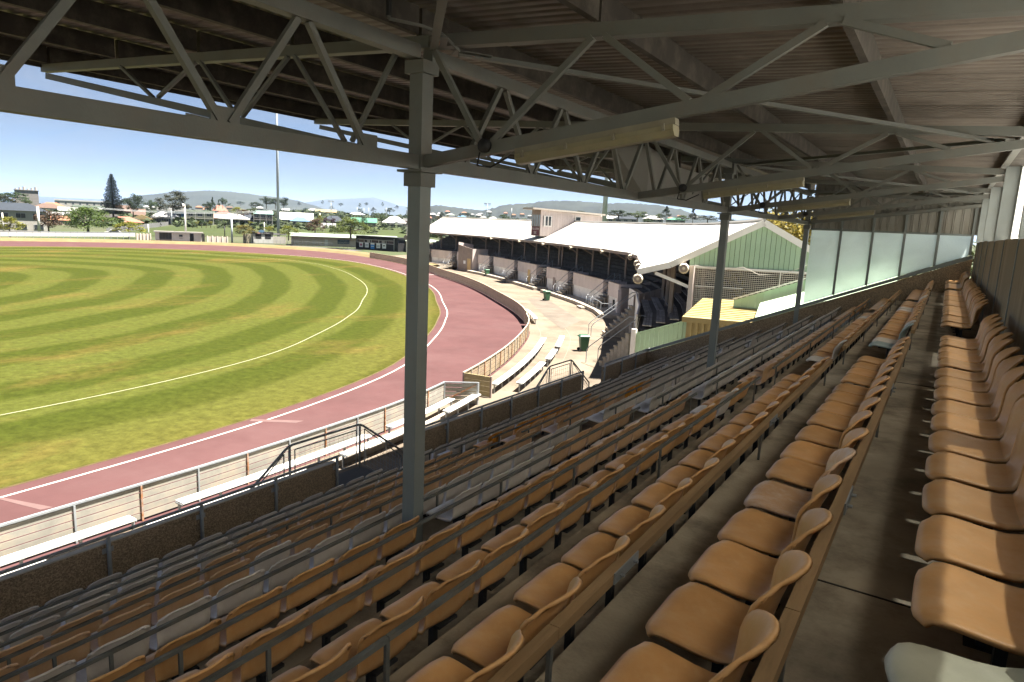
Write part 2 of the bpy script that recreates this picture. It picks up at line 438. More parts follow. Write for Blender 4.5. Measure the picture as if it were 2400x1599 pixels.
# --- one plastic seat shell ---------------------------------------------------
PROF = [(-0.004, 0.750), (0.010, 0.735), (0.030, 0.700), (0.050, 0.650), (0.066, 0.595), (0.080, 0.535), (0.096, 0.475), (0.120, 0.424), (0.160, 0.394),
        (0.21, 0.383), (0.27, 0.384), (0.33, 0.391), (0.39, 0.398), (0.44, 0.402), (0.480, 0.398), (0.505, 0.380)]
HALF = [0.192, 0.204, 0.210, 0.212, 0.211, 0.209, 0.206, 0.204, 0.205, 0.208, 0.211, 0.214, 0.216, 0.217, 0.216, 0.212]
SPLIT = 8
def shell_points(nu, rows):
    """Grid of top-side points: rows along the profile, nu across."""
    P = []
    n = len(PROF) - 1
    for q in range(rows + 1):
        f = q / rows * n
        i = min(int(f), n - 1); t = f - i
        u = PROF[i][0] * (1 - t) + PROF[i + 1][0] * t
        z = PROF[i][1] * (1 - t) + PROF[i + 1][1] * t
        h = HALF[i] * (1 - t) + HALF[i + 1] * t
        back = max(0.0, min(1.0, (0.16 - u) / 0.10))
        line = []
        for j in range(nu + 1):
            x = -1 + 2 * j / nu
            y = x * h
            uu = u + back * (0.082 * abs(x) ** 2.0 - 0.012 * max(0, abs(x) - 0.84) / 0.16)
            zz_ = z + (1 - back) * (0.016 * abs(x) ** 2.5)
            # rounded top of the back and rounded front of the pan
            if u < 0.06: zz_ -= (0.06 - u) / 0.064 * 0.060 * abs(x) ** 3.0
            if u > 0.40:
                e = (u - 0.40) / 0.105
                uu -= 0.030 * e * abs(x) ** 6
                zz_ -= 0.010 * e * abs(x) ** 3
            line.append(Vector((-uu, y, zz_)))
        P.append(line)
    return P

def shell_mesh(nu, rows, lip=True):
    P = shell_points(nu, rows)
    nr = rows + 1; nc = nu + 1
    N = [[None] * nc for _ in range(nr)]
    for i in range(nr):
        for j in range(nc):
            di = P[min(i + 1, nr - 1)][j] - P[max(i - 1, 0)][j]
            dj = P[i][min(j + 1, nc - 1)] - P[i][max(j - 1, 0)]
            nn = dj.cross(di)
            N[i][j] = nn.normalized()
            if N[i][j].z + (-N[i][j].x) * 0.6 < 0: N[i][j].negate()
    V = []; row_of = []
    idx = {}
    def put(key, p, i):
        idx[key] = len(V); V.append(p); row_of.append(i)
    for i in range(nr):
        for j in range(nc):
            put(('t', i, j), P[i][j], i)
            put(('b', i, j), P[i][j] - N[i][j] * 0.007, i)
    ring = [(0, j) for j in range(nc)] + [(i, nc - 1) for i in range(1, nr)] + [(nr - 1, j) for j in range(nc - 2, -1, -1)] + [(i, 0) for i in range(nr - 2, 0, -1)]
    for (i, j) in ring:
        out = Vector((0, 0, 0))
        if i == 0: out += (P[0][j] - P[1][j]).normalized()
        if i == nr - 1: out += (P[-1][j] - P[-2][j]).normalized()
        if j == 0: out += (P[i][0] - P[i][1]).normalized()
        if j == nc - 1: out += (P[i][-1] - P[i][-2]).normalized()
        out.normalize()
        put(('r', i, j), P[i][j] + out * 0.007 - N[i][j] * 0.007, i)
        put(('s', i, j), P[i][j] + out * 0.006 - N[i][j] * 0.021, i)
    F = []
    for i in range(nr - 1):
        for j in range(nc - 1):
            F.append((i, [('t', i, j), ('t', i, j + 1), ('t', i + 1, j + 1), ('t', i + 1, j)]))
            F.append((i, [('b', i, j), ('b', i + 1, j), ('b', i + 1, j + 1), ('b', i, j + 1)]))
    for q in range(len(ring)):
        a, b = ring[q], ring[(q + 1) % len(ring)]
        i = min(a[0], b[0]);
        if i == nr - 1: i = nr - 2
        F.append((i, [('t', *a), ('t', *b), ('r', *b), ('r', *a)]))
        F.append((i, [('r', *a), ('r', *b), ('s', *b), ('s', *a)]))
        F.append((i, [('s', *a), ('s', *b), ('b', *b), ('b', *a)]))
    faces = [(i, [idx[k] for k in q]) for i, q in F]
    # orient
    bm = bmesh.new()
    bv = [bm.verts.new(v) for v in V]
    fl = []
    for i, q in faces:
        fl.append(bm.faces.new([bv[t] for t in q]))
    bmesh.ops.recalc_face_normals(bm, faces=bm.faces)
    bm.normal_update()
    vn = [v.normal.copy() for v in bv]
    for b_ in bv: pass
    bm.verts.index_update()
    oriented = [(faces[n][0], [v.index for v in f.verts]) for n, f in enumerate(fl)]
    bm.free()
    return V, vn, oriented

def sub_mesh(name, V, vn, faces, keep, m):
    used = {}; vs = []; ns = []; fs = []
    for i, q in faces:
        if not keep(i): continue
        r = []
        for t in q:
            if t not in used:
                used[t] = len(vs); vs.append(V[t]); ns.append(vn[t])
            r.append(used[t])
        fs.append(r)
    me = bpy.data.meshes.new(name)
    me.from_pydata([tuple(v) for v in vs], [], fs)
    me.polygons.foreach_set('use_smooth', [True] * len(me.polygons))
    me.normals_split_custom_set_from_vertices([tuple(n) for n in ns])
    if m: me.materials.append(m)
    return me

SV, SN, SF = shell_mesh(10, 15)
BACKM = {c: sub_mesh('backrest', SV, SN, SF, lambda i: i < SPLIT, mm) for c, mm in SEATM.items()}
PANM = {c: sub_mesh('seat_pan', SV, SN, SF, lambda i: i >= SPLIT, mm) for c, mm in SEATM.items()}
bb = MB()
bb.box(-0.27, -0.022, 0.0, -0.235, 0.022, 0.365)
bb.box(-0.38, -0.08, 0.355, -0.14, 0.08, 0.372)
bb.box(-0.31, -0.04, 0.0, -0.20, 0.04, 0.010)
BRK = bb.build('bracket', M['black']); BRKM = BRK.data
C.objects.unlink(BRK); bpy.data.objects.remove(BRK)

LAST = {1: 9.245, 2: 9.277, 3: 9.304, 4: 9.326, 5: 9.349, 6: 9.39, 7: 9.418, 8: 9.44, 9: 9.49, 10: 9.57, 11: 9.65, 12: 9.68}
FIRST = {1: 10.79, 2: 10.79, 3: 10.90, 4: 10.62, 5: 10.66, 6: 10.72, 7: 10.67, 8: 10.75, 9: 10.82, 10: 11.41, 11: 11.22, 12: 11.55}
def seat_colour(k, sec, j, s):
    if sec == 'near':
        if k <= 2: return 'grey'
        if k == 3: return 'grey' if s < 5.0 else 'tan'
        if k == 4: return 'tan'
        if k == 5: return 'grey' if 4.2 < s < 4.6 else 'tan'
        if k == 6: return 'grey'
        if k == 7: return 'orange' if s < 4.7 else 'grey' if s < 7.0 else 'tan'
        if k == 8: return 'orange' if s < 6.2 else 'tan'
        if k == 9: return 'grey' if 8.3 < s < 8.7 else 'orange'
        if k == 11 and 4.0 < s < 4.3: return 'bleached'
        if k == 12 and s < 2.3: return 'putty'
        return 'orange'
    if sec == 'far': j += 19
    if k <= 2: return 'grey'
    if k == 3: return {0: 'amber', 1: 'tan', 2: 'amber', 3: 'amber', 4: 'amber', 5: 'amber', 6: 'amber', 8: 'amber'}.get(j, 'grey' if j > 6 else 'tan')
    if k == 4: return 'tan' if j < 7 else 'grey'
    if k == 5: return 'amber' if j in (6, 7) else 'tan' if j < 9 else 'grey'
    if k in (6, 7, 8): return 'grey'
    if k == 9: return 'tan' if j < 20 else 'orange'
    if k == 10: return 'grey' if j in (0, 14) else 'orange'
    if k == 11: return {0: 'slate', 1: 'grey', 12: 'grey', 13: 'grey'}.get(j, 'orange')
    return 'orange'

seats = []                                  # (size in the picture, k, section, j, s of the tip)
def proj(p):
    d = Vector(p) - Vector((0, 0, EYE))
    zc_ = d.dot(fw)
    if zc_ < 0.05: return None
    return (1200 + FPX * d.dot(RT) / zc_, 799.5 - FPX * d.dot(UP) / zc_, zc_)
for k in range(1, 13):
    t = LAST[k]; j = 0
    while t > S0 + 1.2:
        if not (k == 7 and abs(t - 4.92) < 0.2):
            seats.append([k, 'near', j, t])
        t -= 0.5; j += 1
    t = FIRST[k]; j = 0
    while t < 19.95:
        seats.append([k, 'mid', j, t]); t += 0.507; j += 1
    t = 21.12; j = 0
    while t < SEND - 0.15:
        if not (k == 12 and j == 5): seats.append([k, 'far', j, t])
        t += 0.5; j += 1
vis = []
rest = []
for k, sec, j, t in seats:
    p = proj(W(t - 0.22, tip_a(k) + 0.25, tread_z(k) + 0.5))
    if p and -110 < p[0] < 2520 and 0 < p[1] < 1700:
        vis.append((p[2], k, sec, j, t))
    elif t > 0.0 or (p and -1500 < p[0] < 3500 and p[1] < 3000):
        rest.append((k, sec, j, t))
vis.sort()
things = vis[:300]
rest += [v[1:] for v in vis[300:]]
CNAME = {'orange': 'orange', 'tan': 'faded tan', 'grey': 'pale grey', 'amber': 'strong amber', 'bleached': 'bleached pinkish', 'slate': 'slate blue', 'putty': 'putty green'}
def row_name(k):
    if k == 1: return 'front row by the parapet'
    if k <= 6: return ORD[k] + ' row from the front'
    if k == 12: return 'top row at the back wall'
    return ORD[13 - k] + ' row from the back wall'
for dist, k, sec, j, t in things:
    c = seat_colour(k, sec, j, t)
    if sec == 'near': pos = ORD[j + 1] + ' before the nearer aisle gap' if j else 'last before the nearer aisle gap'
    elif sec == 'mid': pos = ORD[j + 1] + ' past the nearer aisle gap'
    else: pos = ORD[j + 1] + ' past the farther aisle gap'
    lab = '%s seat, %s, %s' % (CNAME[c], row_name(k), pos)
    o = thing('stadium_seat', W(t - 0.22, tip_a(k), tread_z(k)) + Vector((0, 0, rnd.uniform(-0.006, 0.006))), lab, 'seat', 'plastic seats in rows on the terrace', world=False)
    o.rotation_euler = (0, rnd.uniform(-0.02, 0.02), rnd.uniform(-0.02, 0.02))
    if c == 'putty' and t > 1.7:
        o.rotation_euler = (0.0, 0.0, 0.28); o.location.x -= 0.03
    for nm, me in (('backrest', BACKM[c]), ('seat_pan', PANM[c]), ('bracket', BRKM)):
        p = bpy.data.objects.new(nm, me); C.objects.link(p); p.parent = o
# the seats farthest off: one object
LV, LN, LF = shell_mesh(6, 9)
cols = list(SEATM)
allv = []; allf = []; alli = []
for k, sec, j, t in rest:
    base = W(t - 0.22, tip_a(k), tread_z(k)); o0 = len(allv)
    allv += [(v.x + base.x, v.y + base.y, v.z + base.z) for v in LV]
    ci = cols.index(seat_colour(k, sec, j, t))
    for i, q in LF:
        allf.append([a + o0 for a in q]); alli.append(ci)
    bx = MB().box(base.x - 0.30, base.y - 0.03, base.z, base.x - 0.25, base.y + 0.03, base.z + 0.37)
    o0 = len(allv); allv += bx.v
    for q in bx.f: allf.append([a + o0 for a in q]); alli.append(len(cols))
me = bpy.data.meshes.new('distant_seats')
me.from_pydata(allv, [], allf)
for c in cols: me.materials.append(SEATM[c])
me.materials.append(M['galv'])
me.polygons.foreach_set('material_index', alli)
me.polygons.foreach_set('use_smooth', [True] * len(me.polygons))
ds = bpy.data.objects.new('distant_seats', me); C.objects.link(ds)
tag(ds, 'small plastic seats filling the far ends of the rows', 'seats', None, 'stuff')

# --- rails behind the backs ---------------------------------------------------
for k in range(1, 12):
    mid0 = FIRST[k] - 0.47
    for sec, s0, s1 in (('near', S0 + 0.3, LAST[k] + 0.02), ('mid', mid0, 19.98), ('far', 20.64, SEND - 0.12)):
        mt = M['rail_timber'] if k >= 10 else M['rail']
        where = {'near': 'short of the nearer aisle gap', 'mid': 'between the two aisle gaps', 'far': 'beyond the farther aisle gap'}[sec]
        rl = thing('seat_rail', W((s0 + s1) / 2, tip_a(k), tip_z(k)), '%s rail of the %s, %s' % ('timber' if k >= 10 else 'grey', row_name(k).replace(' by the parapet', '').replace(' from the back wall', ' from back wall').replace(' from the front', ' from front'), where), 'rail', 'rails behind the seat backs')
        a0 = tip_a(k) + (0.004 if k >= 10 else 0.002)
        b = MB()
        segs = [(s0, s1)]
        if k >= 9: segs = [(s0, (s0 + s1) / 2 - 0.003), ((s0 + s1) / 2 + 0.003, s1)]
        for u, v in segs:
            MB().sbox(u, a0 - (0.048 if k >= 10 else 0.026), tip_z(k) - (0.112 if k >= 10 else 0.086), v, a0, tip_z(k) - 0.058).build('rail_bar', mt, rl)
        # stays down to the tread
        b = MB(); n = max(2, int((s1 - s0) / 3.0))
        for i in range(n + 1):
            s = s0 + 0.25 + (s1 - s0 - 0.5) * i / n
            MB().sbox(s - 0.012, a0 - 0.022, tread_z(k), s + 0.012, a0 - 0.004, tip_z(k) - 0.07).build('stay', M['rail'], rl)
        if k >= 10 and sec == 'near':
            for s in (2.2 + 0.6 * (k - 9), 5.4 + 0.3 * k - 2.4):
                pb = MB().sbox(s - 0.14, a0 - 0.056, tip_z(k) - 0.11, s + 0.14, a0 - 0.0485, tip_z(k) - 0.055).build('splice_plate', M['galv'], rl)
                for ds_ in (-0.08, 0.08):
                    MB().tube(W(s + ds_, a0 - 0.055, tip_z(k) - 0.082), W(s + ds_, a0 - 0.078, tip_z(k) - 0.082), 0.008, 6).build('bolt', M['galv'], pb, origin=pb['_o'])

# scraps of paper on the aisle
for i, (s, a, r) in enumerate(((2.02, 0.42, 0.3), (1.83, 0.40, 1.2))):
    b = MB(); p = W(s, a, tread_z(12) + 0.004)
    z = Vector((0, 0, 1)); x = Vector((math.cos(r), math.sin(r), 0)); y = Vector((-math.sin(r), math.cos(r), 0))
    b.add([p - x * 0.045, p + x * 0.045 + z * 0.004, p + y * 0.022 + x * 0.01 + z * 0.01], [(0, 1, 2)])
    tag(b.build('paper_scrap', M['paper'], origin=p), ('thin pointed' if i == 0 else 'stubby triangular') + ' scrap of pale paper on the top aisle floor', 'paper scrap')

# --- front parapet -------------------------------------------------------------
PZ = -4.84                                   # top of its panels
def parapet(s0, s1, posts, lab):
    o = thing('parapet_wall', W((s0 + s1) / 2, 9.75, tread_z(1)), lab, 'parapet', 'lengths of the front parapet')
    ps = posts
    for i in range(len(ps) - 1):
        MB().sbox(ps[i] + 0.006, 9.70, tread_z(1) - 0.25, ps[i + 1] - 0.006, 9.80, PZ).build('wall_panel', M['aggregate'], o)
        MB().sbox(ps[i] + 0.006, 9.69, PZ, ps[i + 1] - 0.006, 9.81, PZ + 0.018).build('coping', M['cap'], o)
    for s in ps:
        MB().tube(W(s, 9.665, tread_z(1)), W(s, 9.665, PZ + 0.13), 0.03, 10).build('post', M['galv'], o, True)
        MB().sbox(s - 0.08, 9.693, PZ - 0.14, s + 0.08, 9.6985, PZ - 0.06).build('fixing_plate', M['galv'], o)
    MB().pipe([W(ps[0], 9.665, PZ + 0.13), W(ps[-1], 9.665, PZ + 0.13)], 0.027, 10).build('top_rail', M['galv'], o, True)
    return o
parapet(-2.7, 8.83, [-4.23 + 1.4512 * i for i in range(10)], 'pebbled parapet wall with pipe rail, below the nearer half of the terrace')
parapet(10.95, 19.59, [10.95, 12.37, 13.79, 15.22, 16.70, 18.12, 19.59], 'pebbled parapet wall with pipe rail, between the two gateways')
parapet(21.3, 25.5, [21.3, 22.79, 24.12, 25.5], 'short pebbled parapet wall with pipe rail, beyond the farther gateway')

# base of the stand below the terrace, towards the field
bs = thing('stand_base', W(10, 9.8, -7.8), None, None); bs['kind'] = 'structure'
MB().sbox(S0, 9.0, -7.8, SEND, 9.82, tread_z(1) - 0.28).build('base_wall', M['precast'], bs)

# --- gateways: landing, steps, mesh railings -------------------------------------
def gateway(sa, sb, lab, down):
    z = tread_z(1) - 0.25
    st = thing('landing_steps', W((sa + sb) / 2, 10.4, -7.8), lab + ' concrete landing and steps outside the parapet', 'steps')
    MB().sbox(sa, 9.83, -7.8, sb, 11.05, z).build('landing', M['asphalt'], st)
    n = 9
    for sgn, s in ((1, sb), (-1, sa)):
        for i in range(n):
            zz2 = z - (z + 7.8) * (i + 1) / (n + 1)
            MB().sbox(s + sgn * 0.27 * i, 9.83, -7.8, s + sgn * (0.27 * (i + 1)), 11.05, zz2).build('step', M['kerb'], st)
    rg = thing('gate_railing', W((sa + sb) / 2, 11.0, z), lab + ' grey pipe railing with wire mesh above the landing', 'railing')
    top = z + 1.06
    A, B = W(sa + 0.03, 11.0, top), W(sb - 0.03, 11.0, top)
    dz = (z + 7.8) / (n + 1) / 0.27
    e = 1.55
    P0, P1 = W(sa - e, 11.0, top - e * dz), W(sb + e, 11.0, top - e * dz)
    def bend(p, c, q):
        return [p, c + (p - c).normalized() * 0.1, c + ((p - c).normalized() + (q - c).normalized()) * 0.03, c + (q - c).normalized() * 0.1, q]
    pts = bend(P0, A, B)[:-1] + bend(A, B, P1)[1:]
    pts = [P0 - Vector((0, 0, 0.5))] + pts + [P1 - Vector((0, 0, 0.5))]
    MB().pipe(pts, 0.027, 8).build('handrail', M['galv'], rg, True)
    for s in (sa + 0.05, sb - 0.05):
        MB().tube(W(s, 11.0, z), W(s, 11.0, top), 0.026, 8).build('post', M['galv'], rg, True)
    def mesh_panel(c4):
        b = MB()
        for i in range(4): b.tube(c4[i], c4[(i + 1) % 4], 0.014, 6)
        b.build('mesh_frame', M['galv'], rg)
        b = MB(); p00, p10, p11, p01 = c4
        n1 = max(3, int((p10 - p00).length / 0.135)); n2 = max(3, int((p01 - p00).length / 0.135))
        for i in range(1, n1):
            f = i / n1; b.tube(p00.lerp(p10, f), p01.lerp(p11, f), 0.0035, 4)
        for i in range(1, n2):
            f = i / n2; b.tube(p00.lerp(p01, f), p10.lerp(p11, f), 0.0035, 4)
        b.build('wire_mesh', M['galv'], rg)
    mesh_panel([W(sa + 0.18, 11, z + 0.1), W(sb - 0.16, 11, z + 0.1), W(sb - 0.16, 11, top - 0.12), W(sa + 0.18, 11, top - 0.12)])
    mesh_panel([W(sb + 0.10, 11, z + 0.02), W(sb + e - 0.15, 11, z - (e - 0.1) * dz + 0.10), W(sb + e - 0.15, 11, top - 0.15 - (e - 0.15) * dz), W(sb + 0.10, 11, top - 0.15)])
    mesh_panel([W(sa - e + 0.15, 11, z - (e - 0.1) * dz + 0.10), W(sa - 0.10, 11, z + 0.02), W(sa - 0.10, 11, top - 0.15), W(sa - e + 0.15, 11, top - 0.15 - (e - 0.15) * dz)])
    return rg
gateway(8.70, 10.80, 'nearer gateway,', 1)
gateway(19.62, 21.30, 'farther gateway,', 1)

# --- end wall with glass --------------------------------------------------------
def sill(a): return -2.28 - 0.428 * (a - 4.0)
ew = thing('end_wall', W(SEND, 4.5, -6), 'sloping pebbled end wall at the far end of the terrace', 'wall')
MB().prism([W(SEND - 0.07, 9.86, -6.2), W(SEND - 0.07, 9.86, sill(9.86) - 0.13), W(SEND - 0.07, -0.66, sill(-0.66) - 0.13), W(SEND - 0.07, -0.66, -2.6)], (0, 0.16, 0)).build('wall_panel', M['aggregate'], ew)
MB().beam(W(SEND, 9.86, sill(9.86) - 0.055), W(SEND, -0.66, sill(-0.66) - 0.055), 0.13, 0.11, up=(0, 0, 1)).build('sill_rail', M['column'], ew)
gl = thing('end_screen', W(SEND, 2, -2), 'screen of five frosted panes over the sloping end wall', 'glazed screen')
MUL = [4.12, 3.15, 2.185, 1.262, 0.328, -0.57]
GT = 0.285
for i, a in enumerate(MUL):
    if i == 0: continue
    MB().sbox(SEND - 0.05, a - 0.035, sill(a) + 0.02, SEND + 0.05, a + 0.035, 0.50 + (4.25 - a) * 0.145).build('mullion', M['column'], gl)
MB().sbox(SEND - 0.045, MUL[-1], GT, SEND + 0.045, MUL[0], GT + 0.06).build('head_rail', M['column'], gl)
MB().beam(W(SEND - 0.02, 4.12, 0.52), W(SEND - 0.02, -0.62, 1.215), 0.08, 0.09).build('raking_rail', M['column'], gl)
for i in range(5):
    a1, a0 = MUL[i] - 0.037, MUL[i + 1] + 0.037
    MB().prism([W(SEND, a1, sill(a1) + 0.02), W(SEND, a1, GT), W(SEND, a0, GT), W(SEND, a0, sill(a0) + 0.02)], (0, 0.006, 0)).build('pane', M['frost'], gl)
# ribbed sheet over the glass
cl = thing('end_cladding', W(SEND, 2, 1), 'ribbed grey sheet wall over the frosted panes', 'cladding')
a = 4.12
def ceil_z(a): return 1.37 + 0.0515 * (a + 0.17) + 0.34
while a > -0.7:
    a2 = max(a - 0.225, -0.7)
    prof = [(0, 0), (0.05, 0), (0.06, 0.022), (0.075, 0.022), (0.085, 0), (0.10, 0), (0.11, 0.022), (0.125, 0.022), (0.135, 0), (0.225, 0)]
    top = []; bot = []
    for da, ds_ in prof:
        aa = max(a - da, -0.7)
        bot.append(W(SEND + 0.055 - ds_, aa, GT + 0.03)); top.append(W(SEND + 0.055 - ds_, aa, ceil_z(aa)))
    MB().strip(bot, top).build('sheet', M['cladding'], cl)
    a = a2

# --- back wall, posts and translucent sheets -------------------------------------
bw = thing('back_wall', W(10, -0.75, tread_z(12)), 'raw precast back wall behind the top row of seats', 'wall')
s = S0
BAY = 5.15
TS = [4.9 + BAY * i for i in range(-2, 4)]    # cross trusses; the last bay ends at the end wall
edges = [S0] + [4.9 + BAY * i / 2 for i in range(-3, 8)] + [SEND - 0.09]
for i in range(len(edges) - 1):
    u, v = edges[i] + 0.03, edges[i + 1] - 0.03
    MB().sbox(u, -0.80, tread_z(12) - 0.2, v, -0.695, 0.115 - 0.006 * (i % 3)).build('wall_panel', M['precast'], bw)
    if i: MB().sbox(edges[i] - 0.024, -0.77, tread_z(12), edges[i] + 0.024, -0.682, 0.12).build('cover_strip', M['galv'], bw)
for i, s in enumerate(TS + [SEND - 0.12]):
    o = thing('back_post', W(s, -0.8, 0.1), 'broad grey steel post on the back wall, ' + (['hidden behind the camera', 'hidden beside the camera', 'over the closest seats', 'third in from the end wall', 'second in from the end wall', 'close to the end wall', 'in the corner at the end wall'][i]), 'post', 'steel posts on the back wall')
    MB().sbox(s - 0.008, -0.90, 0.12, s + 0.008, -0.69, 1.45).build('web_plate', M['column'], o)
    MB().sbox(s - 0.075, -0.688, 0.12, s + 0.075, -0.676, 1.45).build('flange', M['column'], o)
    MB().sbox(s - 0.075, -0.914, 0.12, s + 0.075, -0.902, 1.45).build('flange', M['column'], o)
MB_ = []
cs = thing('clerestory', W(10, -1.0, 0.6), 'translucent ribbed sheets filling the gap over the back wall', 'glazing')
s = S0
while s < SEND - 0.1:
    s2 = min(s + 0.8, SEND - 0.1)
    n = 24; bot = []; top = []
    for i in range(n + 1):
        ss = s + (s2 - s) * i / n
        d = 0.012 * math.sin(2 * math.pi * ss / 0.133)
        bot.append(W(ss, -0.955 + d, 0.06)); top.append(W(ss, -0.955 + d, 1.56))
    MB().strip(bot, top).build('sheet', M['fibre'], cs, True)
    s = s2
# ------------------------------------------------------------------ roof of the near grandstand
def chord_z(a): return 1.37 + 0.0515 * (a + 0.17)          # centre line of the top chords
AF, AB = 11.72, -1.0
SR0, SR1 = -7.2, 26.3
rf = thing('grandstand_roof', W(10, 5, 1.9), 'corrugated sheet roof over the rows of seats', 'roof')
PER = 0.152
s = SR0; alt = 0
meshes = {}
while s < SR1:
    n = 6 * 8 + 3
    bot = []; top = []
    for i in range(n + 1):
        ss = s + PER * i / 8.0
        ph = (i % 8) / 8.0
        d = 0.030 * max(0.0, 1 - abs(ph - 0.5) / 0.28) if abs(ph - 0.5) < 0.28 else 0.0
        dz = 0.30 + min(d, 0.022) + 0.004 * (i / n)
        bot.append(W(ss, AF, chord_z(AF) + dz)); top.append(W(ss, AB, chord_z(AB) + dz))
    MB().strip(bot, top).build('roof_sheet', M['roof_under'], rf)
    s += 6 * PER
for a in (0.80, 2.50, 4.30, 6.05, 7.72, 9.55, 11.45):
    z0 = chord_z(a) + 0.055
    for u, v in ((SR0, 4.87), (4.91, 15.18), (15.22, SR1 - 0.15)):
        b = MB().sbox(u, a - 0.032, z0, v, a + 0.032, z0 + 0.235)
        b.build('purlin', M['steel_dark'], rf)
MB().sbox(SR0, 11.66, chord_z(11.8) + 0.0, SR1, 11.69, chord_z(11.8) + 0.31).build('fascia', M['steel_dark'], rf)
MB().sbox(SR0, 11.70, chord_z(11.8) + 0.18, SR1, 11.84, chord_z(11.8) + 0.32).build('gutter', M['steel'], rf)
MB().sbox(SR0, -0.93, chord_z(-0.9) + 0.10, SEND, -0.70, chord_z(-0.9) + 0.28).build('wall_plate', M['steel_dark'], rf)
MB().sbox(SR0, -0.70, 1.42, SEND, -0.60, 1.46).build('edge_flashing', M['steel'], rf)

# --- columns -----------------------------------------------------------------
COLS = [(-5.4, 'x'), (4.9, 'tall grey steel column standing among the closest rows'), (15.2, 'grey steel column standing halfway along the rows'), (SEND, 'grey steel column at the foot of the frosted end screen')]
GA = 4.25
for i, (s, lab) in enumerate(COLS):
    if i == 0: continue
    o = thing('steel_column', W(s, GA, tread_z(7)), lab, 'column', 'columns carrying the roof')
    h = 0.076
    zb = tread_z(7) if i < 3 else tread_z(7) - 0.4
    MB().sbox(s - h, GA - h, zb, s + h, GA + h, 0.31).build('shaft', M['column'], o)
    MB().sbox(s - 0.15, GA - 0.15, zb, s + 0.15, GA + 0.15, zb + 0.02).build('base_plate', M['column'], o)
    MB().sbox(s - 0.105, GA - 0.105, 0.31, s + 0.105, GA + 0.105, 0.435).build('capital', M['steel'], o)
    MB().sbox(s - 0.15, GA - 0.15, 0.437, s + 0.15, GA + 0.15, 0.459).build('cap_plate', M['steel'], o)
    MB().sbox(s - h, GA - h, 0.459, s + h, GA + h, 1.31).build('upper_shaft', M['steel'], o)
    MB().sbox(s - 0.11, GA - 0.11, 1.31, s + 0.11, GA + 0.11, 1.42).build('upper_cap', M['steel'], o)

# --- lattice girder along the column line ---------------------------------------
ZB, ZT = 0.53, 1.49
def lattice(s0, s1, lab):
    o = thing('lattice_girder', W((s0 + s1) / 2, GA, ZB), lab, 'girder', 'lattice girders along the columns')
    MB().sbox(s0, GA - 0.055, ZB - 0.065, s1, GA + 0.055, ZB + 0.065).build('bottom_chord', M['steel'], o)
    MB().sbox(s0, GA - 0.055, ZT - 0.06, s1, GA + 0.055, ZT + 0.06).build('top_chord', M['steel'], o)
    n0 = int(math.ceil((s0 - 6.9) / 1.34)) - 1
    for n in range(n0, n0 + 12):
        sb = 6.9 + 1.34 * n
        for st, off in ((sb - 0.67, -0.055), (sb + 0.67, 0.055)):
            p = W(sb + off * 0.6, GA, ZB + 0.065)
            if off < 0 and s0 + 0.1 < sb < s1 - 0.1:
                MB().sbox(sb - 0.11, GA - 0.008, ZB + 0.06, sb + 0.11, GA + 0.008, ZB + 0.17).build('gusset', M['steel'], o)
            q = W(st - off * 0.9, GA, ZT - 0.06)
            if s0 + 0.05 < sb < s1 - 0.05 and s0 + 0.05 < st < s1 - 0.05:
                MB().beam(p, q, 0.05, 0.05, up=(1, 0, 0)).build('web_member', M['steel'], o)
    return o
lattice(-5.4, 4.82, 'lattice girder running out past the closest column')
lattice(4.98, 15.12, 'lattice girder between the closest column and the halfway column')
lattice(15.28, SEND - 0.08, 'lattice girder between the halfway column and the end screen')

# --- cross trusses with cantilevers ----------------------------------------------
def bc_in(a): return 0.53 + (GA - a) * (1.21 - 0.53) / (GA + 0.62)
AT = 11.5
def bc_out(a): return 0.53 + (a - GA) * (chord_z(AT) - 0.12 - 0.53) / (AT - GA)
def cross_truss(s, lab, end=False):
    o = thing('roof_truss', W(s, GA, ZB), lab, 'truss', 'trusses across the roof')
    side = 0.075
    def part(nm, p, q, wd, ht):
        MB().beam(p, q, wd, ht, up=(0, 0, 1)).build(nm, M['steel'], o)
    b = MB().beam(W(s, AT + 0.2, chord_z(AT + 0.2)), W(s, -0.67, chord_z(-0.67)), 0.014, 0.105)
    b.beam(W(s + 0.055, AT + 0.2, chord_z(AT + 0.2) - 0.047), W(s + 0.055, -0.67, chord_z(-0.67) - 0.047), 0.095, 0.012)
    b.build('top_chord', M['steel'], o)
    a_in = GA - 0.058
    part('bottom_chord', W(s, a_in, bc_in(a_in)), W(s, -0.67, bc_in(-0.67)), 0.075, 0.105)
    part('cantilever_chord', W(s, GA + 0.058, bc_out(GA + 0.058)), W(s, AT, bc_out(AT)), 0.07, 0.085)
    inn = [(GA - 0.1, 't'), (3.50, 'b'), (2.47, 't'), (1.66, 'b'), (0.80, 't'), (0.10, 'b')]
    out = [(GA + 0.25, 't'), (5.2, 'b'), (6.05, 't'), (6.95, 'b'), (7.72, 't'), (8.65, 'b'), (9.5, 't')]
    for lst, bc in ((inn, bc_in), (out, bc_out)):
        for (a0, e0), (a1, e1) in zip(lst, lst[1:]):
            d = 0.05 if a1 < a0 else -0.05
            z0 = chord_z(a0) - 0.052 if e0 == 't' else bc(a0) + 0.045
            z1 = chord_z(a1) - 0.052 if e1 == 't' else bc(a1) + 0.045
            if lst is inn and a0 == GA - 0.1: z0 = chord_z(a0) - 0.09
            part('web_member', W(s, a0 - d, z0), W(s, a1 + d, z1), 0.045, 0.05 if lst is inn else 0.035)
    return o
TL = ['cross truss over the seats behind the camera', 'cross truss passing over beside the camera', 'cross truss meeting the closest column', 'cross truss midway between the closest and halfway columns',
      'cross truss meeting the halfway column', 'cross truss last before the end screen']
for s, lab in zip(TS, TL): cross_truss(s, lab)
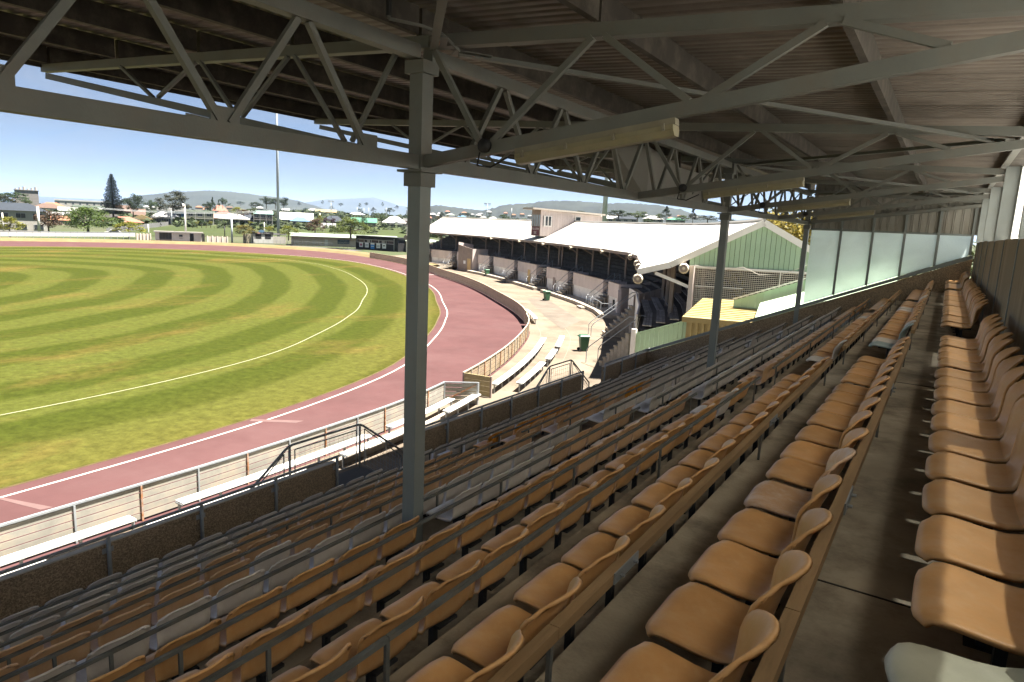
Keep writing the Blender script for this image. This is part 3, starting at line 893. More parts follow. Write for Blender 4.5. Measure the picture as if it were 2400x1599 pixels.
cross_truss(SEND - 0.16, 'cross truss against the ribbed end wall')

# knuckles where the lamp cable joins the trusses
for s, lab in ((TS[2], 'black cable knuckle on the truss at the closest column'), (TS[3], 'black cable knuckle on the truss midway along the first bay'), (TS[4], 'black cable knuckle on the truss at the halfway column'), (TS[5], 'black cable knuckle on the truss by the end screen')):
    o = thing('junction_box', W(s, 3.5, bc_in(3.5)), lab, 'junction box', 'cable knuckles on the trusses')
    MB().tube(W(s - 0.045, 3.47, bc_in(3.47) + 0.02), W(s - 0.085, 3.47, bc_in(3.47) + 0.02), 0.06, 14).build('cap', M['black'], o, True)
    pts = [W(s - 0.06, 3.52, bc_in(3.5) - 0.03), W(s - 0.065, 3.54, bc_in(3.5) - 0.14), W(s - 0.06, 3.40, bc_in(3.4) - 0.17), W(s - 0.05, 3.22, bc_in(3.2) - 0.11)]
    MB().pipe(pts, 0.008, 6).build('cable', M['black'], o, True)

# --- roof-plane bracing rods ------------------------------------------------------
def rod(p, q, lab):
    o = thing('brace_rod', (Vector(p) + Vector(q)) / 2, lab, 'brace', 'bracing angles under the roof')
    MB().angle(p, q, 0.06, 0.055, 0.008, flip=1).build('angle_bar', M['steel'], o)
    for e, f in ((p, q), (q, p)):
        d = (Vector(f) - Vector(e)).normalized()
        g = MB().beam(Vector(e) - d * 0.05 + Vector((0, 0, 0.012)), Vector(e) + d * 0.30 + Vector((0, 0, 0.012)), 0.16, 0.008).build('gusset', M['steel'], o)
        for t in (0.14, 0.22):
            MB().tube(Vector(e) + d * t, Vector(e) + d * t - Vector((0, 0, 0.02)), 0.014, 6).build('bolt', M['rust'], g, origin=g['_o'])
def RP(s, a): return W(s, a, chord_z(a) - 0.085)
rod(RP(5.05, 3.95), RP(10.45, -0.40), 'bracing angle from the closest column to the second back post')
rod(RP(4.75, 3.95), RP(-0.1, -0.40), 'bracing angle from the closest column passing over the camera')
rod(RP(15.1, 3.95), RP(10.20, -0.40), 'bracing angle from the halfway column back towards the second back post')
rod(RP(15.35, 3.95), RP(20.3, -0.40), 'bracing angle from the halfway column towards the last truss')
rod(RP(25.1, 3.95), RP(20.5, -0.40), 'bracing angle from the end screen back to the last truss')

# --- fluorescent lamps --------------------------------------------------------------
def lamp(s, a0, a1, f, lab):
    p0, p1 = W(s, a0, f(a0) - 0.075), W(s, a1, f(a1) - 0.075)
    d = (p1 - p0).normalized(); x = d.cross(Vector((0, 0, 1))).normalized(); u = x.cross(d)
    o = thing('strip_lamp', (p0 + p1) / 2, lab, 'lamp', 'fluorescent lamps under the trusses')
    MB().beam(p0, p1, 0.085, 0.05).build('housing', M['lamp_body'], o)
    c0, c1 = p0 - u * 0.07 + d * 0.01, p1 - u * 0.07 - d * 0.01
    prof = [(-0.065, 0.045), (-0.07, 0.01), (-0.045, -0.035), (0.045, -0.035), (0.07, 0.01), (0.065, 0.045)]
    MB().prism([c0 + x * i + u * j for i, j in prof], c1 - c0).build('diffuser', M['diffuser'], o)
    L = (c1 - c0).length
    for t in (0.06, 0.36, 0.66, 0.95):
        c = c0 + d * (L * t) + u * 0.03
        MB().beam(c - x * 0.085 - d * 0.012, c - x * 0.085 + d * 0.012, 0.02, 0.05).build('clip', M['lamp_body'], o)
        MB().beam(c + x * 0.085 - d * 0.012, c + x * 0.085 + d * 0.012, 0.02, 0.05).build('clip', M['lamp_body'], o)
IN = [('on the closest column truss', TS[2]), ('on the truss past the closest column', TS[3]), ('on the halfway column truss', TS[4]), ('on the last truss by the end screen', TS[5])]
for w_, s in IN:
    lamp(s, 3.17, 1.79, bc_in, 'yellowed strip lamp over the seats, ' + w_)
for w_, s in IN:
    lamp(s, 7.95, 6.50, bc_out, 'yellowed strip lamp under the cantilever, ' + w_)

# grey plywood box hung behind the girder
bx = thing('plywood_box', W(14.5, 5.3, 0.7), 'big grey plywood box hung in the roof, before the halfway column', 'box')
MB().prism([W(12.45, 5.05, 0.60), W(12.45, 5.05, 1.58), W(11.75, 5.55, 1.60), W(12.25, 5.55, 0.66)], (0.012, 0.012, 0)).build('end_panel', M['grey_board'], bx)
MB().prism([W(12.48, 5.05, 0.60), W(12.48, 5.05, 1.58), W(13.95, 5.05, 1.40), W(14.05, 5.05, 0.60)], (-0.02, 0, 0)).build('side_panel', M['grey_board'], bx)
MB().prism([W(14.07, 5.05, 0.55), W(13.97, 5.05, 1.36), W(16.3, 5.05, 1.36), W(16.2, 5.05, 0.55)], (-0.02, 0, 0)).build('side_panel', M['grey_board'], bx)
MB().prism([W(12.3, 5.60, 0.62), W(12.3, 5.60, 1.56), W(16.2, 5.60, 1.40), W(16.2, 5.60, 0.62)], (-0.02, 0, 0)).build('side_panel', M['grey_board'], bx)
for s in (13.2, 14.6, 15.9):
    MB().beam(W(s, 5.2, 1.34), W(s, 5.2, chord_z(5.2) + 0.2), 0.06, 0.06, up=(1, 0, 0)).build('hanger', M['steel_dark'], bx)
# conduit by the closest column
cd = thing('conduit', W(4.6, 4.1, 1.6), 'thin conduit stub under the roof beside the closest column', 'conduit')
MB().pipe([W(4.25, 4.05, 1.75), W(4.25, 4.05, 1.60), W(4.55, 3.95, 1.61), W(4.75, 3.9, 1.59), W(4.98, 3.88, 1.5)], 0.014, 6).build('pipe', M['steel'], cd)
MB().tube(W(4.25, 4.05, 1.80), W(4.25, 4.05, 1.62), 0.025, 8).build('socket', M['black'], cd)
# ------------------------------------------------------------------ the oval: closed curves about one centre
OC = (10.0, 80.0)
def polar_curve(pts):
    """Smooth closed curve through (s, a) points that ring the centre: returns r(theta)."""
    q = sorted((math.atan2(a - OC[1], s - OC[0]) % (2 * math.pi), math.hypot(s - OC[0], a - OC[1])) for s, a in pts)
    n = len(q)
    def r(th):
        th %= 2 * math.pi
        i = 0
        while i < n and q[i][0] <= th: i += 1
        i0, i1 = (i - 1) % n, i % n
        t0, t1 = q[i0][0], q[i1][0]
        if t1 <= t0: t1 += 2 * math.pi
        tt = th if th >= t0 else th + 2 * math.pi
        def T(j):
            a, b, c = q[(j - 1) % n], q[j % n], q[(j + 1) % n]
            da = (c[0] - a[0]) % (2 * math.pi)
            return (c[1] - a[1]) / da
        h = t1 - t0; u = (tt - t0) / h
        m0, m1 = T(i0) * h, T(i1) * h
        return (2 * u**3 - 3 * u**2 + 1) * q[i0][1] + (u**3 - 2 * u**2 + u) * m0 + (-2 * u**3 + 3 * u**2) * q[i1][1] + (u**3 - u**2) * m1
    return r
GRASS = polar_curve([(-18, 22.5), (-4, 21.2), (7, 21.0), (18.1, 22.1), (25.8, 24.3), (33, 28.2), (39.4, 32.3), (42.6, 34.6), (52.7, 43.3), (68.3, 60.3), (78, 75), (84.5, 90), (85.3, 102.2), (81, 117), (72, 130), (60, 136.6), (45, 138.8), (15, 139.5), (-20, 138), (-48, 128), (-66, 105), (-69, 78), (-58, 50), (-38, 31)])
FENCE = polar_curve([(-18, 17.3), (-4, 16.3), (5, 16.2), (13.3, 16.3), (19.3, 16.9), (24.0, 18.0), (29.4, 19.7), (35.8, 22.3), (41.2, 25.0), (44.1, 27.0), (58, 40.0), (72.2, 57.0), (80.1, 67.1), (93.6, 89.7), (98, 100), (101, 113), (99.5, 127), (93, 140), (82, 148.5), (56.6, 157.5), (25, 160), (-15, 158.5), (-50, 148), (-78, 115), (-82, 75), (-66, 43), (-42, 25.5)])
def oval(th, r, z): return W(OC[0] + r * math.cos(th), OC[1] + r * math.sin(th), z - EYE)
NT = 240
TH = [2 * math.pi * i / NT for i in range(NT + 1)]

# big ground sheet; height over the ground as a function of place
def smooth(x): x = max(0.0, min(1.0, x)); return x * x * (3 - 2 * x)
def hgt(x, y):
    r = math.hypot(x, y)
    if r < 300: return 0.0
    f = x * fw.x + y * fw.y; e = x * fw.y - y * fw.x
    azd = math.degrees(math.atan2(e, max(f, 1e-6)))          # + towards the right of the view
    if f <= 0: return 0.0
    k = 0.002 + 0.0125 * smooth((azd + 30) / 14)
    k = k + 0.002 * smooth((azd + 10) / 8) - 0.006 * smooth((azd - 2) / 10)
    h = k * (min(r, 1100) - 300) + 1.2 * mnoise.noise(Vector((x / 90, y / 90, 0)))*smooth((r - 320) / 200)
    if r > 1100: h -= (r - 1100) * 0.012 * 1.0
    return max(h, -9.0) if r > 1100 else max(h, 0.0)
gv = []; gf = []
RR = [0, 40, 80, 120, 160, 200, 250, 300, 330, 360, 400, 440, 490, 540, 600, 660, 730, 800, 900, 1000, 1100, 1250, 1450, 1700, 2100, 2700, 3600, 5000, 8000, 14000, 26000]
NA = 180
for i, r in enumerate(RR):
    for j in range(NA):
        t = 2 * math.pi * j / NA
        x, y = r * math.cos(t), r * math.sin(t)
        gv.append((x, y, hgt(x, y) - 0.03))
for i in range(len(RR) - 1):
    for j in range(NA):
        gf.append((i * NA + j, (i + 1) * NA + j, (i + 1) * NA + (j + 1) % NA, i * NA + (j + 1) % NA))
M['ground'] = mat('town_ground', (0.040, 0.052, 0.020), 0.95, 0.3, 0.02, dirt=(0.075, 0.065, 0.042), dscale=0.013, damt=0.7, coords='Object')
g = MB(); g.v = gv; g.f = gf
tag(g.build('ground', M['ground'], smooth=True), kind='structure')

# --- turf with its mown rings ------------------------------------------------------
def turf_material():
    m = mat('mown_turf', (0.18, 0.21, 0.035), 0.95, 0.22, 0.25, bump=0.3, bscale=14, coords='Object', spec=0.03)
    t = m.node_tree; n = t.nodes; l = t.links; b = n['Principled BSDF']
    at = n.new('ShaderNodeAttribute'); at.attribute_name = 'ring'
    co = n.new('ShaderNodeTexCoord')
    wob = n.new('ShaderNodeTexNoise'); wob.inputs['Scale'].default_value = 0.05; wob.inputs['Detail'].default_value = 2
    l.new(co.outputs['Object'], wob.inputs['Vector'])
    ad = n.new('ShaderNodeMath'); ad.operation = 'MULTIPLY_ADD'; ad.inputs[1].default_value = 0.9
    l.new(wob.outputs['Fac'], ad.inputs[0]); l.new(at.outputs['Fac'], ad.inputs[2])
    # sharp-edged alternate bands, 2 units to a pair
    sn = n.new('ShaderNodeMath'); sn.operation = 'PINGPONG'; sn.inputs[1].default_value = 1.0
    l.new(ad.outputs[0], sn.inputs[0])
    st = n.new('ShaderNodeMapRange'); st.interpolation_type = 'SMOOTHSTEP'; st.inputs['From Min'].default_value = 0.38; st.inputs['From Max'].default_value = 0.62
    l.new(sn.outputs[0], st.inputs['Value'])
    c1 = n.new('ShaderNodeMixRGB'); c1.inputs['Color1'].default_value = (0.0295, 0.0365, 0.0055, 1); c1.inputs['Color2'].default_value = (0.047, 0.0525, 0.0105, 1)
    l.new(st.outputs[0], c1.inputs['Fac'])
    # dry, straw-coloured wear in long streaks along the rings
    mp_ = n.new('ShaderNodeMapping'); mp_.inputs['Scale'].default_value = (0.11, 0.05, 0.1)
    l.new(co.outputs['Object'], mp_.inputs['Vector'])
    dn = n.new('ShaderNodeTexNoise'); dn.inputs['Scale'].default_value = 1.0; dn.inputs['Detail'].default_value = 11; dn.inputs['Roughness'].default_value = 0.66; dn.inputs['Distortion'].default_value = 0.4
    l.new(mp_.outputs[0], dn.inputs['Vector'])
    dr = n.new('ShaderNodeMapRange'); dr.interpolation_type = 'SMOOTHSTEP'; dr.inputs['From Min'].default_value = 0.50; dr.inputs['From Max'].default_value = 0.70; dr.inputs['To Max'].default_value = 0.8
    l.new(dn.outputs['Fac'], dr.inputs['Value'])
    # the outer margin is drier
    ed = n.new('ShaderNodeMapRange'); ed.inputs['From Min'].default_value = 0.0; ed.inputs['From Max'].default_value = 1.7; ed.inputs['To Min'].default_value = 0.55; ed.inputs['To Max'].default_value = 0.0
    l.new(at.outputs['Fac'], ed.inputs['Value'])
    mxx = n.new('ShaderNodeMath'); mxx.operation = 'MAXIMUM'
    em = n.new('ShaderNodeMath'); em.operation = 'MULTIPLY'; l.new(ed.outputs[0], em.inputs[0]); l.new(dn.outputs['Fac'], em.inputs[1])
    l.new(dr.outputs[0], mxx.inputs[0]); l.new(em.outputs[0], mxx.inputs[1])
    c2 = n.new('ShaderNodeMixRGB'); c2.inputs['Color2'].default_value = (0.080, 0.058, 0.016, 1)
    l.new(mxx.outputs[0], c2.inputs['Fac']); l.new(c1.outputs[0], c2.inputs['Color1'])
    fn = n.new('ShaderNodeTexNoise'); fn.inputs['Scale'].default_value = 2.2; fn.inputs['Detail'].default_value = 10; fn.inputs['Roughness'].default_value = 0.75
    l.new(co.outputs['Object'], fn.inputs['Vector'])
    fr = n.new('ShaderNodeMapRange'); fr.inputs['From Min'].default_value = 0.3; fr.inputs['From Max'].default_value = 0.7; fr.inputs['To Min'].default_value = 0.58; fr.inputs['To Max'].default_value = 1.42
    l.new(fn.outputs['Fac'], fr.inputs['Value'])
    hs = n.new('ShaderNodeHueSaturation'); l.new(fr.outputs[0], hs.inputs['Value']); l.new(c2.outputs[0], hs.inputs['Color'])
    l.new(hs.outputs[0], b.inputs['Base Color'])
    return m
b = MB(); ring = []
NRG = 40
for i in range(NT):
    for j in range(NRG + 1):
        f = 1 - j / NRG
        b.v.append(tuple(oval(TH[i], GRASS(TH[i]) * f, 0.012))); ring.append((1 - f) * 59 / 3.15)
for i in range(NT):
    for j in range(NRG):
        i2 = (i + 1) % NT
        b.f.append((i * (NRG + 1) + j, i2 * (NRG + 1) + j, i2 * (NRG + 1) + j + 1, i * (NRG + 1) + j + 1))
tf = b.build('infield_turf', turf_material())
at = tf.data.attributes.new('ring', 'FLOAT', 'POINT'); at.data.foreach_set('value', ring)
tag(tf, kind='structure')
b = MB().strip([oval(t, GRASS(t) - 0.05, 0.008) for t in TH], [oval(t, FENCE(t) + 0.12, 0.008) for t in TH])
tag(b.build('track', M['track']), kind='structure')
# low dark edging of the turf
b = MB()
A = [oval(t, GRASS(t), 0.014) for t in TH]; B = [oval(t, GRASS(t) + 0.09, 0.05) for t in TH]; C2 = [oval(t, GRASS(t) + 0.10, 0.010) for t in TH]
b.strip(A, B).strip(B, C2)
tag(b.build('turf_edge', mat('turf_edging', (0.10, 0.075, 0.035), 0.95, 0.3, 2.0)), kind='structure')
b = MB().strip([oval(t, GRASS(t) + 0.62, 0.012) for t in TH], [oval(t, GRASS(t) + 0.71, 0.012) for t in TH])
tag(b.build('track_line', M['white_line']), kind='structure')
b = MB().strip([oval(t, GRASS(t) * 0.874 - 0.035, 0.016) for t in TH], [oval(t, GRASS(t) * 0.874 + 0.035, 0.016) for t in TH])
tag(b.build('boundary_line', M['chalk']), kind='structure')
# cross lines and faded marks on the track
def mark(name, pts, m, z=0.0135):
    b = MB().add([W(s, a, z - EYE) for s, a in pts], [tuple(range(len(pts)))])
    tag(b.build(name, m), kind='structure')
mark('track_line', [(69.6, 62.9), (70.0, 62.9), (80.4, 63.4), (80.4, 63.7)], M['white_line'])
def zq(*pts): return [(v.y, -v.x) for v in (on_z(x, y) for x, y in pts)]
mark('track_mark', zq((585, 988), (590, 983), (712, 987), (694, 992)), M['track_mark'])
mark('track_mark', zq((0, 1172), (0, 1166), (125, 1190), (95, 1196)), M['track_mark'])

# --- concourse between the track and the stands ------------------------------------
thc = [math.radians(-112 + 124 * i / 100) for i in range(101)]
A = [oval(t, FENCE(t) + 0.10, 0.004) for t in thc]
B = [oval(t, FENCE(t) + 34, 0.004) for t in thc]
b = MB().strip(A, B)
tag(b.build('concourse', M['concourse']), kind='structure')
# slab joints, a darker worn lane and a drain
M['joint'] = mat('slab_joint', (0.17, 0.14, 0.11), 0.9, 0.2)
for off, wdt in ((3.05, 0.03), (0.9, 0.03)):
    b = MB().strip([oval(t, FENCE(t) + off, 0.0065) for t in thc], [oval(t, FENCE(t) + off + wdt, 0.0065) for t in thc])
    tag(b.build('concourse_joint', M['joint']), kind='structure')
for i in range(3, 98, 3):
    t = thc[i]
    p = oval(t, FENCE(t) + 0.2, 0.007); q = oval(t, FENCE(t) + 7, 0.007)
    d = (q - p).normalized().cross(Vector((0, 0, 1))) * 0.015
    tag(MB().quad(p - d, q - d, q + d, p + d).build('concourse_joint', M['joint']), kind='structure')
M['patch'] = mat('worn_concrete', (0.095, 0.078, 0.062), 0.9, 0.2, 0.4, dirt=(0.15, 0.125, 0.10), dscale=0.5, damt=0.8)
mark('concourse_patch', zq((1235, 700), (1275, 697), (1362, 752), (1318, 772), (1280, 745)), M['patch'], 0.0085)

b = MB().quad((1.3, -20, 0.02), (40, -20, 0.02), (40, 40, 0.02), (1.3, 40, 0.02))
tag(b.build('added_bounce_ground', mat('pale_bounce_ground', (0.60, 0.56, 0.50), 0.95, 0.15, 1.0)), kind='structure')  # unseen pale ground, added to bounce sunlight into the sheets over the back wall
# dry grass bank round the far side, and the ground behind it
thd = [math.radians(-6 + 215 * i / 150) for i in range(151)]
M['dry'] = mat('dry_bank_grass', (0.13, 0.097, 0.046), 0.95, 0.2, 0.4, dirt=(0.10, 0.085, 0.03), dscale=0.3, damt=0.6)
A = [oval(t, FENCE(t) + 0.1, 0.012) for t in thd]; B = [oval(t, FENCE(t) + 1.2, 0.45) for t in thd]; C3 = [oval(t, FENCE(t) + 4.2, 0.55) for t in thd]; D3 = [oval(t, FENCE(t) + 4.8, 0.01) for t in thd]
b = MB().strip(A, B).strip(B, C3).strip(C3, D3)
tag(b.build('dry_bank', M['dry'], smooth=True), kind='structure')
thf = [math.radians(20 + 120 * i / 60) for i in range(61)]
b = MB().strip([oval(t, FENCE(t) + 4.6, 0.004) for t in thf], [oval(t, FENCE(t) + 17, 0.004) for t in thf])
tag(b.build('car_park', M['asphalt']), kind='structure')

# --- fence round the track -----------------------------------------------------------
def arc(curve, s0, s1, side, step, off=0.0):
    """Points of the curve, near side, from s0 to s1, about step apart (s, a)."""
    out = []
    t = math.radians(-170)
    pts = []
    while t < math.radians(60):
        r = curve(t) + off
        pts.append((OC[0] + r * math.cos(t), OC[1] + r * math.sin(t)))
        t += 0.002
    acc = None
    for p in pts:
        if p[0] < s0: continue
        if p[0] > s1 or (acc and p[1] > 100): break
        if acc is None or math.hypot(p[0] - acc[0], p[1] - acc[1]) >= step:
            out.append(p); acc = p
    return out
def track_fence(pts, lab, bm_, pm, nb, hgt_, gap, rusty=0, th=0.03):
    o = thing('track_fence', W(pts[len(pts) // 2][0], pts[len(pts) // 2][1], -EYE), lab, 'fence', 'lengths of fence along the track')
    bh = (hgt_ - 0.06) / nb
    for i in range(len(pts) - 1):
        (s0, a0), (s1, a1) = pts[i], pts[i + 1]
        for j in range(nb):
            z = 0.05 + bh * j + bh / 2
            MB().beam(W(s0, a0, z - EYE), W(s1, a1, z - EYE), th, bh - gap).build('board', bm_, o)
    for i, (s, a) in enumerate(pts):
        m_ = M['rust'] if rusty and i % rusty == 0 else pm
        n = Vector((OC[1] - a, 0)) if 0 else None
        MB().sbox(s - 0.022, a - 0.062, -EYE, s + 0.022, a - 0.018, hgt_ - EYE).build('post', m_, o)
    b = MB()
    for i in range(len(pts) - 1):
        (s0, a0), (s1, a1) = pts[i], pts[i + 1]
        b.beam(W(s0, a0 - 0.02, hgt_ - EYE + 0.03), W(s1, a1 - 0.02, hgt_ - EYE + 0.03), 0.07, 0.05)
    b.build('top_rail', pm, o)
    return o
fa = arc(FENCE, -4, 22.6, 0, 1.45)
track_fence(fa, 'pale horizontal-board track fence below the nearer gateway', M['board'], M['galv'], 5, 0.95, 0.03, 2)
e0 = fa[-1]
o = thing('track_fence', W(e0[0], e0[1], -EYE), 'short grey board return fence at the gap in the track fence', 'fence', 'lengths of fence along the track')
for j in range(5): MB().beam(W(e0[0], e0[1], 0.13 + 0.18 * j - EYE), W(e0[0] + 0.9, e0[1] - 1.15, 0.13 + 0.18 * j - EYE), 0.03, 0.15).build('board', M['board'], o)
MB().beam(W(e0[0], e0[1], 0.98 - EYE), W(e0[0] + 0.9, e0[1] - 1.15, 0.98 - EYE), 0.07, 0.05).build('top_rail', M['galv'], o)
MB().sbox(e0[0] + 0.87, e0[1] - 1.2, -EYE, e0[0] + 0.95, e0[1] - 1.12, 1.0 - EYE).build('post', M['galv'], o)
MB().beam(W(e0[0] + 0.05, e0[1] - 0.1, 0.2 - EYE), W(e0[0] + 0.85, e0[1] - 1.1, 0.9 - EYE), 0.03, 0.05).build('brace', M['rust'], o)
fb = arc(FENCE, 24.0, 44.6, 0, 0.98)
track_fence(fb, 'tan board track fence with rusty posts, curving past the long benches', M['board_tan'], M['kerb'], 4, 0.95, 0.04, 3)
f0 = fb[0]
o = thing('track_fence', W(f0[0], f0[1], -EYE), 'short yellow board return fence at the gap in the track fence', 'fence', 'lengths of fence along the track')
for j in range(4): MB().beam(W(f0[0], f0[1] - 0.05, 0.14 + 0.24 * j - EYE), W(f0[0] + 0.15, f0[1] - 1.45, 0.14 + 0.24 * j - EYE), 0.04, 0.225).build('board', M['board_yellow'], o)
for d in (0, 1.45): MB().sbox(f0[0] - 0.04 + d * 0.1, f0[1] - d - 0.08, -EYE, f0[0] + 0.04 + d * 0.1, f0[1] - d, 1.0 - EYE).build('post', M['brown_trim'], o)
fc = arc(FENCE, 44.9, 97, 0, 2.4)
track_fence(fc, 'solid tan board track fence below the long white-roofed stand', M['board_lifted'], M['board_lifted'], 4, 1.05, 0.02, 0, 0.05)

# --- benches ----------------------------------------------------------------------------
def bench(pts, lab, h=0.45, wd=0.34, legs=True):
    o = thing('spectator_bench', W(pts[0][0], pts[0][1], -EYE), lab, 'bench', 'white benches along the track fence')
    for i in range(len(pts) - 1):
        p = W(pts[i][0], pts[i][1], h - EYE); q = W(pts[i + 1][0], pts[i + 1][1], h - EYE)
        n = Vector((0, 0, 1)).cross((q - p).normalized())
        for e in (-1, 1):
            MB().beam(p + n * (e * wd / 4), q + n * (e * wd / 4), wd / 2 - 0.006, 0.04).build('slat', M['bench'], o)
    for i, (s, a) in enumerate(pts):
        MB().sbox(s - 0.025, a - 0.03, -EYE, s + 0.025, a + 0.03, h - 0.02 - EYE).build('leg', M['galv'], o)
        MB().sbox(s - 0.02, a - wd / 2 + 0.02, h - 0.055 - EYE, s + 0.02, a + wd / 2 - 0.02, h - 0.02 - EYE).build('bearer', M['galv'], o)
    return o
def shifted(s0, s1, off, step): return arc(FENCE, s0, s1, 0, step, off)
bench(shifted(3.0, 8.8, 0.62, 1.1), 'long white bench against the pale fence, farthest from the gap')
bench(shifted(8.95, 16.9, 0.62, 1.1), 'long white bench against the pale fence, below the nearer gateway')
bench(shifted(17.05, 22.6, 0.62, 1.1), 'white bench against the pale fence, ending at the gap')
bench(shifted(4.4, 6.75, 1.28, 1.1), 'short white outer bench seen over the parapet, farthest from the gap')
bench(shifted(7.7, 12.9, 1.28, 1.05), 'white outer bench behind the nearer gateway railing')
bench(shifted(13.9, 18.9, 1.28, 1.0), 'white outer bench behind the closest column')
bench(shifted(19.9, 23.9, 1.30, 0.98), 'white outer bench standing clear at the gap in the fence')
bench(shifted(25.0, 38.5, 1.35, 1.05), 'very long white bench curving along the tan fence')
bench(shifted(25.9, 31.4, 2.35, 1.0), 'white outer bench beyond the yellow return fence')
bench(shifted(32.0, 35.2, 2.45, 1.0), 'short white outer bench, second past the yellow return fence')
bench(shifted(35.9, 40.2, 2.5, 1.05), 'white outer bench at the far end beside the open concourse')
bench(shifted(45.6, 50.3, 0.85, 1.1), 'small white bench against the solid tan fence')
# plinth behind the first benches
b = MB(); ps = shifted(-2, 22.4, 0.95, 1.4)
for i in range(len(ps) - 1):
    b.beam(W(ps[i][0], ps[i][1], 0.09 - EYE), W(ps[i + 1][0], ps[i + 1][1], 0.09 - EYE), 0.25, 0.18)
tag(b.build('kerb', M['kerb']), kind='structure')

# --- wheelie bins --------------------------------------------------------------------------
def bin_(x, y, rz, lab, open_=False):
    o = thing('wheelie_bin', (x, y, 0), lab, 'bin', 'green wheelie bins', rz=rz, world=False)
    lo = [(-0.22, -0.23, 0.06), (0.22, -0.23, 0.06), (0.22, 0.20, 0.06), (-0.22, 0.20, 0.06)]
    hi = [(-0.285, -0.30, 0.97), (0.285, -0.30, 0.97), (0.285, 0.30, 0.97), (-0.285, 0.30, 0.97)]
    MB().add(lo + hi, [(3, 2, 1, 0), (4, 5, 6, 7), (0, 1, 5, 4), (1, 2, 6, 5), (2, 3, 7, 6), (3, 0, 4, 7)]).build('body', M['binG'], o)
    MB().box(-0.305, -0.32, 0.94, 0.305, 0.32, 0.985).build('rim', M['binG'], o)
    lid = MB()
    top = [(-0.30, -0.34, 0.99), (0.30, -0.34, 0.99), (0.30, 0.33, 0.99), (-0.30, 0.33, 0.99), (-0.22, -0.26, 1.06), (0.22, -0.26, 1.06), (0.22, 0.26, 1.07), (-0.22, 0.26, 1.07)]
    lid.add(top, [(3, 2, 1, 0), (4, 5, 6, 7), (0, 1, 5, 4), (1, 2, 6, 5), (2, 3, 7, 6), (3, 0, 4, 7)]).build('lid', M['binG'], o)
    MB().tube((-0.24, 0.38, 0.96), (0.24, 0.38, 0.96), 0.016, 8).box(-0.26, 0.30, 0.94, -0.22, 0.40, 0.98).box(0.22, 0.30, 0.94, 0.26, 0.40, 0.98).build('handle', M['binG'], o)
    for e in (-1, 1):
        MB().tube((e * 0.25, 0.26, 0.10), (e * 0.30, 0.26, 0.10), 0.10, 14).build('wheel', M['black'], o)
    return o
# bins where they stand
for px, py, rz, lab in ((1367, 823, 2.3, 'green wheelie bin on the open concourse, beside the concrete steps'), (1281, 705, 2.6, 'green wheelie bin at the low slab under the long stand'),
                        (1141, 648, 2.7, 'green wheelie bin by the stairs, close to the tan door box'), (1015, 615, 2.8, 'green wheelie bin at the far broad steps')):
    p = on_z(px, py); bin_(p.x, p.y, rz, lab)

# ------------------------------------------------------------------ the long white-roofed stand
FL = [(32.2, 13.2), (38.6, 15.6), (45.1, 18.5), (51, 21.0), (56.5, 24.2), (62, 29.2), (67, 34.8), (71.5, 40.3), (76, 46.0), (80.5, 51.8), (84.5, 57.6), (87.5, 63.2), (90, 69), (92.3, 76.5), (93.8, 82)]
def fl_len():
    L = [0]
    for i in range(1, len(FL)): L.append(L[-1] + math.dist(FL[i], FL[i - 1]))
    return L
FLL = fl_len()
def fl(t):
    """Point and backward normal of the eave line at length t."""
    t = max(0, min(FLL[-1], t)); i = 0
    while i < len(FL) - 2 and FLL[i + 1] < t: i += 1
    u = (t - FLL[i]) / (FLL[i + 1] - FLL[i])
    p = (FL[i][0] + (FL[i + 1][0] - FL[i][0]) * u, FL[i][1] + (FL[i + 1][1] - FL[i][1]) * u)
    def tn(j):
        j0, j1 = max(0, j - 1), min(len(FL) - 1, j + 1)
        d = (FL[j1][0] - FL[j0][0], FL[j1][1] - FL[j0][1]); n = math.hypot(*d); return d[0] / n, d[1] / n
    a, b_ = tn(i), tn(i + 1)
    d = (a[0] + (b_[0] - a[0]) * u, a[1] + (b_[1] - a[1]) * u); n = math.hypot(*d); d = (d[0] / n, d[1] / n)
    return p, (d[1], -d[0])
def FP(t, d, z):
    p, n = fl(t)
    return W(p[0] + n[0] * d, p[1] + n[1] * d, z)
LEN = FLL[-1]
ls = thing('long_stand', FP(30, 5, -7.8), 'long curving grandstand with a white roof, across the concourse', 'grandstand')
# roof: a shallow skirt, the main slope, the back slope
EZ, KZ, RZ = -2.0, -1.54, 0.74
def roof_strip(t0, t1, secs, name='roof_sheet', m=None, dz=0.0):
    n = max(1, int(math.ceil((t1 - t0) / 3.0)))
    ts = [t0 + (t1 - t0) * i / n for i in range(n + 1)]
    b = MB()
    for (d0, z0), (d1, z1) in zip(secs, secs[1:]):
        b.strip([FP(t, d0, z0 + dz) for t in ts], [FP(t, d1, z1 + dz) for t in ts])
    b.strip([FP(t, secs[0][0], secs[0][1] + dz) for t in ts], [FP(t, secs[0][0] + 0.02, secs[0][1] + dz - 0.06) for t in ts])
    return b.build(name, m or M['white_roof'], ls)
SKEL = [(0, EZ), (1.62, KZ), (5.88, RZ), (11.6, RZ - 3.05)]
nsh = 27
for i in range(nsh):
    t0, t1 = LEN * i / nsh, LEN * (i + 1) / nsh
    roof_strip(t0, t1 - 0.0, SKEL, dz=0.012 * (i % 2))
